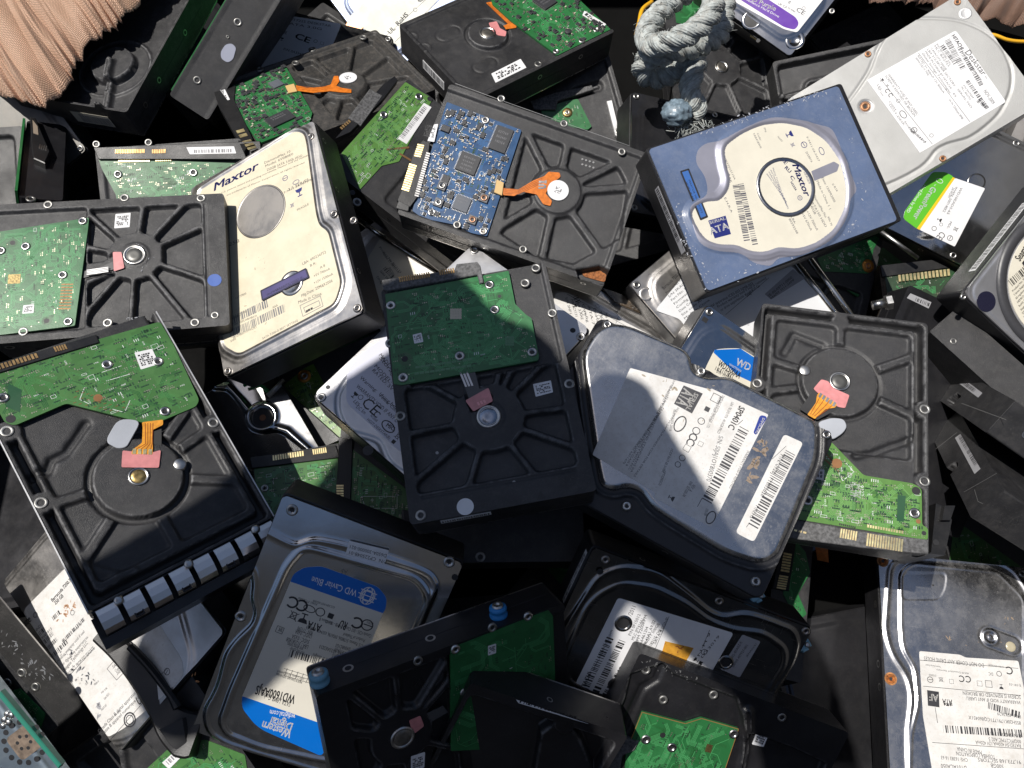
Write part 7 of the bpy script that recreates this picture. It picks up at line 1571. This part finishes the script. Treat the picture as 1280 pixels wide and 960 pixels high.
# ---------------------------------------------------------------- small loose parts
for (px, py, h, lab) in ((945,745,470,'small pale blue plastic clip at the corner of the rounded steel drive'), (1003,806,490,'small blue and white plastic clip beside the glossy black cover drive'), (250,838,505,'small sky blue plastic clip beside the blue band drive')):
    e = thing('plastic_clip', lab, 'clip', at(px,py,h+4)); mb = MB(); c0 = at(px,py,h); a_ = 25 if px > 900 else 70
    mb.bbox(-4.5,-2.6,-4,4.5,2.6,2,.6,a_); mb.bbox(-2,-4,-4,2,4,1,.5,a_); mb.V = [v+c0 for v in mb.V]; wobj('clip_body', mb, mat('pale blue plastic',(.22,.45,.58),.4,coat=.2) if px != 250 else mat('sky blue plastic',(.04,.38,.75),.4), e, False)
    mb = MB(); mb.lathe([(1.6,2),(1.5,3.2),(.8,3.4)], c0[0]+2, c0[1], 12); mb.V = [v+[0,0,c0[2]] for v in mb.V]; wobj('bright_pin', mb, BRIGHT(), e)
e = thing('loose_bolt', 'short bright bolt lying in shade above the pink flex drive', 'bolt', at(1103,385,470)); mb = MB(); c0 = at(1100,382,470)
mb.tube([c0+[-5,0,0],c0+[3,1,2]],3.2,12); wobj('bolt_shank', mb, BRIGHT(), e); mb = MB(); mb.tube([c0+[3,1,2],c0+[6.5,1.4,2.8]],5.2,6); wobj('bolt_head', mb, BRIGHT(), e, False)
e = thing('black_caddy_clip', 'black plastic caddy end upright beside the gold contacts of the pink flex drive', 'caddy', at(1178,680,470))
mb = MB()
def wprism(mb, pts, h0, h1):
    top = [at(x,y,h1) for x,y in pts]; n_ = len(top); bot = [p+np.array([0,0,-(h0-h1)]) for p in top]; mb.add(np.array(bot+top), [list(range(n_))[::-1], list(range(n_,2*n_))]+[[i,(i+1)%n_,n_+(i+1)%n_,n_+i] for i in range(n_)])
wprism(mb, [(1170,629),(1164,690),(1161,692),(1181,694),(1190,650),(1181,634)][::-1], 500, 452); wobj('caddy_end', mb, PLAST(), e, False)
mb = MB(); wprism(mb, [(1181,632),(1194,632),(1188,650),(1178,650)][::-1], 470, 448); wobj('caddy_hook', mb, PLAST(), e, False)
mb = MB(); c0 = at(1170,678,451.5); mb.disc(c0[0],c0[1],1.8,c0[2],14); wobj('screw_hole', mb, INK(), e, False)
# ---------------------------------------------------------------- curved black lever with a pale foam edge, lower left
e = thing('caddy_lever', 'curved black plastic lever with a pale foam strip, below the silver clips', 'lever', at(180,860,480))
def ribbon(pts, h, th, name, m, taper=None, step=2.0, e=e):
    P = spline([at(x,y,h+dh) for x,y,dh,wd in pts], 8); W_ = np.interp(np.linspace(0,1,len(P)), np.linspace(0,1,len(pts)), [p[3] for p in pts]); t = np.gradient(P,axis=0); t[:,2] = 0; t /= np.linalg.norm(t,axis=1)[:,None]; n_ = np.stack([-t[:,1],t[:,0],0*t[:,0]],1); V = []; b = min(1.5, th*.3)
    for i in range(len(P)):
        A = P[i]+n_[i]*W_[i]/2; B = P[i]-n_[i]*W_[i]/2; A2 = P[i]+n_[i]*(W_[i]/2-b); B2 = P[i]-n_[i]*(W_[i]/2-b); V += [A-[0,0,th], A-[0,0,b], A2, B2, B-[0,0,b], B-[0,0,th]]
    f = [[i*6+k, i*6+(k+1)%6, (i+1)*6+(k+1)%6, (i+1)*6+k] for i in range(len(P)-1) for k in range(6)]+[[0,1,2,3,4,5],[(len(P)-1)*6+k for k in range(6)][::-1]]
    mb = MB(); mb.add(np.array(V), f); return wobj(name, mb, m, e, False)
ribbon([(122,792,0,10),(150,815,2,13),(178,848,4,15),(200,885,6,15),(214,905,6,20),(232,918,8,26),(244,922,8,22)], 470, 14, 'lever_arm', PLAST())
ribbon([(214,905,4,16),(222,925,6,12),(232,938,8,7)], 471, 12, 'lever_tip', PLAST())
ribbon([(190,868,8,5),(203,890,9,7),(214,915,10,8),(224,942,11,6)], 476, 8, 'foam_strip', mat('pale foam',(.42,.42,.43),.8,bump=1,bscale=60,var=.2,vscale=400))
ribbon([(160,808,3,4),(185,835,5,4),(210,868,7,4),(220,885,8,5)], 463, 5, 'lever_rib', PLAST())
# ---------------------------------------------------------------- knotted rope
def strand_rope(path, R, parent, m, lay=46., seed=0, name='strand'):
    P = resample(path, 1.6); n = len(P); t = np.gradient(P, axis=0); t /= np.linalg.norm(t,axis=1)[:,None]
    u = np.cross(t[0],[0,0,1.]); u /= np.linalg.norm(u); U_ = []
    for i in range(n): u = u-t[i]*(u@t[i]); u /= np.linalg.norm(u); U_.append(u)
    U_ = np.array(U_); W_ = np.cross(t, U_); s_ = np.arange(n)*1.6; rs = R*.53; off = R*.50
    for k in range(3):
        ph = 2*np.pi*(s_/lay+k/3.)+.12*np.sin(s_*.21+seed+k); C_ = P+off*(np.cos(ph)[:,None]*U_+np.sin(ph)[:,None]*W_)
        tt = np.gradient(C_, axis=0); tt /= np.linalg.norm(tt,axis=1)[:,None]; A = np.cos(ph)[:,None]*U_+np.sin(ph)[:,None]*W_; A -= tt*(A*tt).sum(1)[:,None]; A /= np.linalg.norm(A,axis=1)[:,None]; B = np.cross(tt, A)
        m_ = 56; th = np.linspace(0,2*np.pi,m_,endpoint=False); V = []
        rg = np.random.RandomState(seed*7+k)
        for i in range(n):
            yarn = np.abs(np.sin(7*(th)-s_[i]*.30)); rr = rs*(.84+.22*yarn**.7)*(1+.05*rg.randn(m_))
            V.append(C_[i]+rr[:,None]*(np.cos(th)[:,None]*A[i]+np.sin(th)[:,None]*B[i]))
        V = np.concatenate(V); q = np.arange(n-1)[:,None]*m_; j = np.arange(m_)[None,:]; j2 = (j+1)%m_
        f = np.stack([q+j,q+j2,q+m_+j2,q+m_+j],-1).reshape(-1,4).tolist()+[list(range(m_))[::-1],[(n-1)*m_+x for x in range(m_)]]
        mb = MB(); mb.add(V, f); wobj(name, mb, m, parent, True)
ropem = mat('weathered grey rope', (.40,.43,.42), .8, bump=1, bscale=300, var=.3, vscale=260, dust=.45, dustcol=(.36,.27,.19))
e = thing('rope', 'thick grey twisted rope with a loose knot and melted end, at the top edge', 'rope', at(860,90,500))
R_ = 7.8
main = spline([at(*p) for p in ((930,-60,455),(912,-20,452),(905,15,448),(900,42,446),(872,58,440),(835,66,436),(806,76,446),(806,94,458),(828,97,464),(856,84,458),(872,72,452),(866,95,452),(862,115,458),(870,133,464),(866,148,470))], 10)
strand_rope(main, R_, e, ropem, 34., seed=1)
over = spline([at(*p) for p in ((905,-60,440),(880,-25,436),(838,5,432),(810,34,430),(812,56,428),(838,52,415),(868,38,408),(888,18,406),(892,-8,410),(880,-40,415))], 10)
strand_rope(over, R_, e, ropem, 34., seed=2)
c0 = at(846,141,462); mb = MB(); rs = np.random.RandomState(4); nu, nv = 40, 26; V = []
for i in range(nv+1):
    for j in range(nu):
        a, b = math.pi*i/nv, 2*math.pi*j/nu; V.append([math.sin(a)*math.cos(b), math.sin(a)*math.sin(b), math.cos(a)])
V = np.array(V); cen = rs.randn(70,3); cen /= np.linalg.norm(cen,axis=1)[:,None]; dd = np.arccos(np.clip(V@cen.T,-1,1)).min(1); V = V*(9.6+1.7*np.clip(1-(dd/.24)**2,0,1))[:,None]*[1.05,.95,.8]+c0
mb.add(V, [[i*nu+j, i*nu+(j+1)%nu, (i+1)*nu+(j+1)%nu, (i+1)*nu+j][::-1] for i in range(nv) for j in range(nu)]); wobj('melted_end', mb, mat('melted rope end',(.17,.23,.28),.42,bump=.6,var=.35,vscale=300,coat=.15), e)
mb = MB()
for i in range(120):
    a = rs.rand()*6.3; b = at(862,146,466)+[rs.randn()*5, rs.randn()*4-3, rs.randn()*2-3]; mb.tube([b, b+[rs.randn()*3, rs.randn()*3-2, -1], b+[rs.randn()*5, rs.randn()*4-5, -3]], .35, 4)
wobj('frayed_fibres', mb, ropem, e)
mb = MB()
for P_ in (resample(main, 3), resample(over, 3)):
    for i in range(420):
        j = rs.randint(1, len(P_)-2); d = rs.randn(3); d[2] = abs(d[2]); d /= np.linalg.norm(d); b = P_[j]+d*R_*.96; t_ = P_[j+1]-P_[j]; t_ = t_/np.linalg.norm(t_); dr = d*.5+t_*rs.randn()*1.2+rs.randn(3)*.6; mb.tube([b-d*1.0, b+dr*1.0, b+dr*2.0+rs.randn(3)*.5], .16, 3)
wobj('loose_fibres', mb, ropem, e)
# ---------------------------------------------------------------- woven cloth
def weave(name, c1, c2, sc):
    m = bpy.data.materials.new(name); m.use_nodes = True; nt = m.node_tree; N = nt.nodes; K = nt.links; b = N['Principled BSDF']; b.inputs['Roughness'].default_value = .62; b.inputs['Sheen Weight'].default_value = .2
    uv = N.new('ShaderNodeUVMap'); mp = N.new('ShaderNodeMapping'); mp.inputs['Scale'].default_value = (sc,sc,1); K.new(uv.outputs[0], mp.inputs[0])
    br = N.new('ShaderNodeTexBrick'); br.inputs['Scale'].default_value = 1; br.inputs['Mortar Size'].default_value = .09; br.inputs['Mortar Smooth'].default_value = .9; br.inputs['Brick Width'].default_value = .55; br.inputs['Row Height'].default_value = .30; br.inputs['Color1'].default_value = (*c1,1); br.inputs['Color2'].default_value = (*tuple(x*.86 for x in c1),1); br.inputs['Mortar'].default_value = (*c2,1); K.new(mp.outputs[0], br.inputs['Vector'])
    nz = N.new('ShaderNodeTexNoise'); nz.inputs['Scale'].default_value = 9; K.new(uv.outputs[0], nz.inputs['Vector']); mx = N.new('ShaderNodeMix'); mx.data_type = 'RGBA'; mx.blend_type = 'MULTIPLY'; mx.inputs[0].default_value = .35; K.new(br.outputs[0], mx.inputs[6]); K.new(nz.outputs['Color'], mx.inputs[7]); K.new(br.outputs[0], b.inputs['Base Color'])
    bp = N.new('ShaderNodeBump'); bp.inputs['Strength'].default_value = 1; bp.inputs['Distance'].default_value = .0007; bp.invert = True; K.new(br.outputs['Fac'], bp.inputs['Height']); K.new(bp.outputs[0], b.inputs['Normal']); return m
def cloth(name, label, edge, inner, he, hi, nf, amp, m, seed, uvw):
    """gathered cloth between an inner line and a ragged lip"""
    E_ = spline([at(x,y,he) for x,y in edge], 10); I_ = spline([at(x,y,hi) for x,y in inner], 10); n = 420; k = 60
    rsE = lambda P: np.stack([np.interp(np.linspace(0,1,n), np.linspace(0,1,len(P)), P[:,c]) for c in range(3)],1)
    E_, I_ = rsE(E_), rsE(I_); rg = np.random.RandomState(seed); u = np.linspace(0,1,n)
    ph = np.cumsum(1+.55*np.sin(u*23+rg.rand()*6)+.4*rg.randn(n).cumsum()/40); ph = ph/ph[-1]*nf*2*np.pi
    f2 = np.sin(ph*2.3+1); V = []; UV = []
    for j in range(k+1):
        v = j/k; g_ = v**2.0; f1 = np.abs(np.sin(ph/2+1.1*np.sin(4.2*v+u*11)*(1-v*.6)+.5*np.sin(9*v+u*31)))**.8; P = I_*(1-v)+E_*v; bul = math.sin(math.pi*min(1,v*.98))*.9
        P = P.copy(); P[:,2] += amp*(1.4*bul)+amp*.9*np.sin(u*13+v*4+np.sin(u*31+v*7))*(1-.5*v)+amp*.35*np.sin(u*47-v*13+2*np.sin(u*9))+amp*g_*(f1-.5)*1.5+amp*.25*f2*g_*np.sin(v*9+ph*.2)
        d = (E_-I_); d /= np.linalg.norm(d,axis=1)[:,None]
        P += d*(g_*amp*.55*(f1-.4))[:,None]
        if v > .86: P[:,2] -= ((v-.86)/.14)**2*amp*1.6
        if j == k: P += d*(rg.rand(n)*1.6)[:,None]
        V.append(P); UV.append(np.stack([u*uvw[0], np.full(n, v*uvw[1])],1))
    V = np.concatenate(V); UV = np.concatenate(UV); ii = np.arange((k+1)*n).reshape(k+1,n); q = np.stack([ii[:-1,:-1],ii[:-1,1:],ii[1:,1:],ii[1:,:-1]],-1).reshape(-1,4)
    nrm = np.array([0,0,-1.2]); nV = len(V); V2 = np.concatenate([V, V+nrm]); F_ = q.tolist()+(q[:,::-1]+nV).tolist()
    ring = np.concatenate([ii[0,:-1],ii[:-1,-1],ii[-1,:0:-1],ii[:0:-1,0]]); r2 = np.roll(ring,-1); F_ += np.stack([ring,ring+nV,r2+nV,r2],-1).tolist()
    e = thing(name, label, 'cloth', V.mean(0)-[0,0,30]); loc = np.array(e.location)/MM; me = bpy.data.meshes.new(name); me.from_pydata(((V2-loc)*MM).tolist(), [], F_); me.materials.append(m)
    a = me.uv_layers.new(name='UVMap'); UU_ = np.concatenate([UV,UV]); vi = np.zeros(len(me.loops), int); me.loops.foreach_get('vertex_index', vi); a.data.foreach_set('uv', UU_[vi].ravel())
    me.polygons.foreach_set('use_smooth', np.ones(len(me.polygons), bool)); me.update(); link('woven_sheet', me, e); return e
cl = cloth('mesh_cloth', 'gathered peach orange mesh cloth in the top left corner', [(-60,70),(-15,105),(25,118),(50,128),(70,108),(82,86),(92,62),(108,45),(133,28),(152,12),(175,-20),(200,-50)], [(-160,-20),(-130,-60),(-110,-90),(-95,-105),(-80,-120),(-60,-130),(-40,-140),(-20,-150),(0,-160),(20,-170),(40,-175),(60,-180)], 462, 448, 15, 4.2, weave('peach mesh weave',(.90,.60,.42),(.36,.17,.09),19), 3, (3.2,2.6))
mb = MB(); r = random.Random(5)
for i in range(6): a = at(2+i*3.6,62+i*6,412)+[0,0,16]; mb.tube([a, a+[1.6,-.2,.5]],.5,6)
cl2 = cloth('brown_cloth', 'crumpled shiny brown cloth in the top right corner', [(1040,-45),(1090,-12),(1130,-3),(1165,-8),(1185,8),(1225,16),(1262,20),(1300,32)], [(1080,-130),(1110,-130),(1150,-130),(1190,-120),(1230,-110),(1270,-100),(1310,-90),(1340,-80)], 520, 508, 9, 5, weave('brown weave',(.42,.24,.16),(.12,.06,.04),40), 8, (2.6,1.4))
# ---------------------------------------------------------------- cables
def cable(name, label, pts, r_, m):
    P = spline([at(*p) for p in pts], 10); e = thing(name, label, 'cable', P.mean(0)-[0,0,r_]); mb = MB(); mb.tube(P, r_, 10); wobj('insulation', mb, m, e)
    mb = MB(); mb.tube([P[-1], P[-1]+(P[-1]-P[-2])*.6], r_*.5, 8); wobj('copper_core', mb, GOLD(), e)
cable('yellow_cable', 'thin yellow orange cable curving below the brown cloth at the top right', [(1225,42,505),(1243,44,503),(1260,50,503),(1280,52,505),(1310,50,508)], 1.5, mat('yellow cable',(.80,.42,.02),.35,coat=.3))
cable('amber_cable', 'short amber cable end sticking up left of the rope knot', [(815,2,505),(803,12,500),(799,28,500),(795,44,505)], 1.8, mat('yellow cable',(.80,.42,.02),.35,coat=.3))
cable('green_wire', 'thin green wire in the gap under the cream label drive', [(305,482,500),(318,476,498),(326,482,500),(335,488,505)], 1.2, mat('green wire',(.01,.22,.06),.4))
# ---------------------------------------------------------------- lower layers of the pile and the bin floor
rg = random.Random(77); spots = [(60,60),(250,70),(430,90),(640,80),(900,70),(1120,90),(1250,150),(120,330),(330,330),(560,200),(790,230),(960,300),(1180,330),(20,640),(280,660),(460,480),(640,560),(1010,560),(1230,600),(200,860),(400,800),(560,880),(700,800),(900,930),(1070,900)]
proto = {}
def filler(i, px, py):
    up = T @ UP; a = rg.uniform(0,6.28); tx, ty = rg.uniform(-.16,.16), rg.uniform(-.16,.16); n_ = np.array([tx,ty,1.]); n_ /= np.linalg.norm(n_); x_ = np.array([math.cos(a),math.sin(a),0]); x_ -= n_*(x_@n_); x_ /= np.linalg.norm(x_); y_ = np.cross(n_,x_)
    h = 594+rg.uniform(-6,6)
    if (px,py) == (280,660): h = 560
    Rc = T.T @ np.stack([x_,y_,n_],1); tc = cast_ray(px,py); tc = tc*(h/-(UP@tc)); POSES['f%d'%i] = (Rc.ravel().tolist(), tc.tolist(), 1.0, 101.6, 147.0)
    return 'f%d'%i
deep = 'drives at the bottom of the pile, seen only in the dark gaps'
for i, (px, py) in enumerate(spots):
    k = filler(i, px, py)
    if i < 2:
        s = Slab(k, 'hard_drive', 'dark drive lying deep in the shaded gaps of the pile, cover up' if i else 'dark drive lying deep in the shaded gaps of the pile, bottom up', group=deep)
        if i == 0:
            s.base(s.radial((0,12), 19, [(60*math.cos(a), 12+60*math.sin(a)) for a in np.arange(8)*math.pi/4+.3], (-43,-22,43,61), 3.5, 1.7), BLACK(), res=1.2)
            o, pl = s.pcb([(-40,-68),(40,-68),(40,-35),(5,-28),(-40,-40)], PCBG(), .5, loc=True); s.traces(o, pl, .5, n=20, seed=3, vias=30, silk=6); s.motor(0,12,.3)
        else: s.lidbody(); s.lid(mat('glossy black cover',(.045,.045,.05),.18,metal=.6,bump=.08,bscale=40,var=.2,dust=.05), [('fill',('p',s.contour(0)),1.2,2.4)], res=1.4)
        proto[i] = s.e
    else:
        POS = POSES[k]; src = proto[1 if (px,py) == (1070,900) else (i%2 if i % 3 else 0)]; c = src.copy(); COL.objects.link(c); R3 = np.array(POS[0]).reshape(3,3); Rw = T @ R3; tw = T @ np.array(POS[1])+np.array([0,0,CAMH])
        M = Matrix(Rw.tolist()).to_4x4(); M.translation = Vector(((tw+Rw@np.array([0,0,-26.1]))*MM).tolist()); c.matrix_world = M
        def cp(src_, dst):
            for ch in list(src_.children):
                d = ch.copy(); COL.objects.link(d); d.parent = dst; cp(ch, d)
        cp(src, c)
s = bottom_up('BK2', 'black drive in shade at the left edge, left of the upright black drive', None, ops=[('fill',('r',-44,-66,44,66,4),-3,2)])
for nm, x0, y0, x1, y1, h_ in (('left',-540,-440,-520,700,330),('right',540,-440,560,700,640),('near',-540,-460,560,-440,600),('far',-540,700,560,720,560)):
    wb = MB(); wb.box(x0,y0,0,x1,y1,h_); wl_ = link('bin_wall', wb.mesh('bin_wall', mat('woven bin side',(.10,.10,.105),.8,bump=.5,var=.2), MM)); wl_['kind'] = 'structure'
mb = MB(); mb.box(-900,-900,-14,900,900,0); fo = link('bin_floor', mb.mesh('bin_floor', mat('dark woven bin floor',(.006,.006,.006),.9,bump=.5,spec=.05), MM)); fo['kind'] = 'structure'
# ---------------------------------------------------------------- the photographer leaning over the bin (out of frame, throws the broad shadow)
shade = [(490,405),(530,385),(575,368),(600,378),(625,405),(660,440),(705,452),(735,505),(752,503),(767,487),(800,492),(822,505),(842,555),(875,600),(910,660),(938,705),(1000,742),(1025,800),(1050,880),(1085,1000),(1110,1200),(1000,1400),(600,1400),(700,1180),(930,1120),(940,1000),(937,944),(920,875),(870,830),(836,806),(790,751),(770,745),(748,775),(735,850),(740,1000),(740,1200),(440,1200),(440,1000),(430,850),(400,825),(330,815),(300,850),(215,890),(185,915),(140,925),(90,880),(85,815),(120,768),(187,711),(305,585),(345,510),(400,465)]
ZP = 760.0
pp = []
for x, y in shade:
    g_ = at(x, y, 440); k = (ZP-g_[2])/-SUN_TRAVEL[2]; pp.append((g_-SUN_TRAVEL*k)[:2])
pp = np.array(pp); e = thing('person', 'photographer in dark clothes leaning over the pile, out of frame behind the camera', 'person', [pp[:,0].mean(), pp[:,1].mean(), ZP-60])
n = 170; X0, Y0 = pp.min(0)-12; X1, Y1 = pp.max(0)+12; X, Y = np.meshgrid(np.linspace(X0,X1,n), np.linspace(Y0,Y1,n)); D_ = sdf(X, Y, ('p', chaikin(pp,2)))
Zt = 10+70*(1-np.exp(-np.clip(-D_,0,200)/45.)); ii = np.arange(n*n).reshape(n,n); q = np.stack([ii[:-1,:-1],ii[:-1,1:],ii[1:,1:],ii[1:,:-1]],-1); kp = D_ < 4; kk = kp[:-1,:-1]&kp[:-1,1:]&kp[1:,1:]&kp[1:,:-1]; g2 = np.gradient(D_, Y[1,0]-Y[0,0], X[0,1]-X[0,0]); m_ = (D_>0)&(D_<9); Xs = np.where(m_,X-g2[1]*D_,X); Ys = np.where(m_,Y-g2[0]*D_,Y); Zt = np.where(D_>-.5,0,Zt)
mb = MB(); V = np.concatenate([np.stack([Xs,Ys,ZP+Zt*.8],-1).reshape(-1,3), np.stack([Xs,Ys,ZP-Zt*.3],-1).reshape(-1,3)]); f1 = q[kk].tolist(); f2 = (q[kk][:,::-1]+n*n).tolist(); mb.add(V, f1+f2)
A_ = []; kk_ = [(0,-330,200,150),(150,-330,230,150),(400,-320,250,150),(650,-290,250,140),(800,-240,230,120),(860,-200,150,100),(900,-180,80,85),(980,-170,95,100),(1060,-170,80,85),(1100,-170,20,20)]
for z_, y_, a_, b_ in kk_: A_ += [[110+a_*.8*math.cos(t), y_-120+b_*math.sin(t), z_] for t in np.linspace(0,2*np.pi,28,endpoint=False)]
mb.add(A_, [[i*28+j, i*28+(j+1)%28, (i+1)*28+(j+1)%28, (i+1)*28+j] for i in range(len(kk_)-1) for j in range(28)]); wobj('clothed_body', mb, mat('dark clothing',(.05,.05,.055),.85,bump=.3), e)
# floor ends here
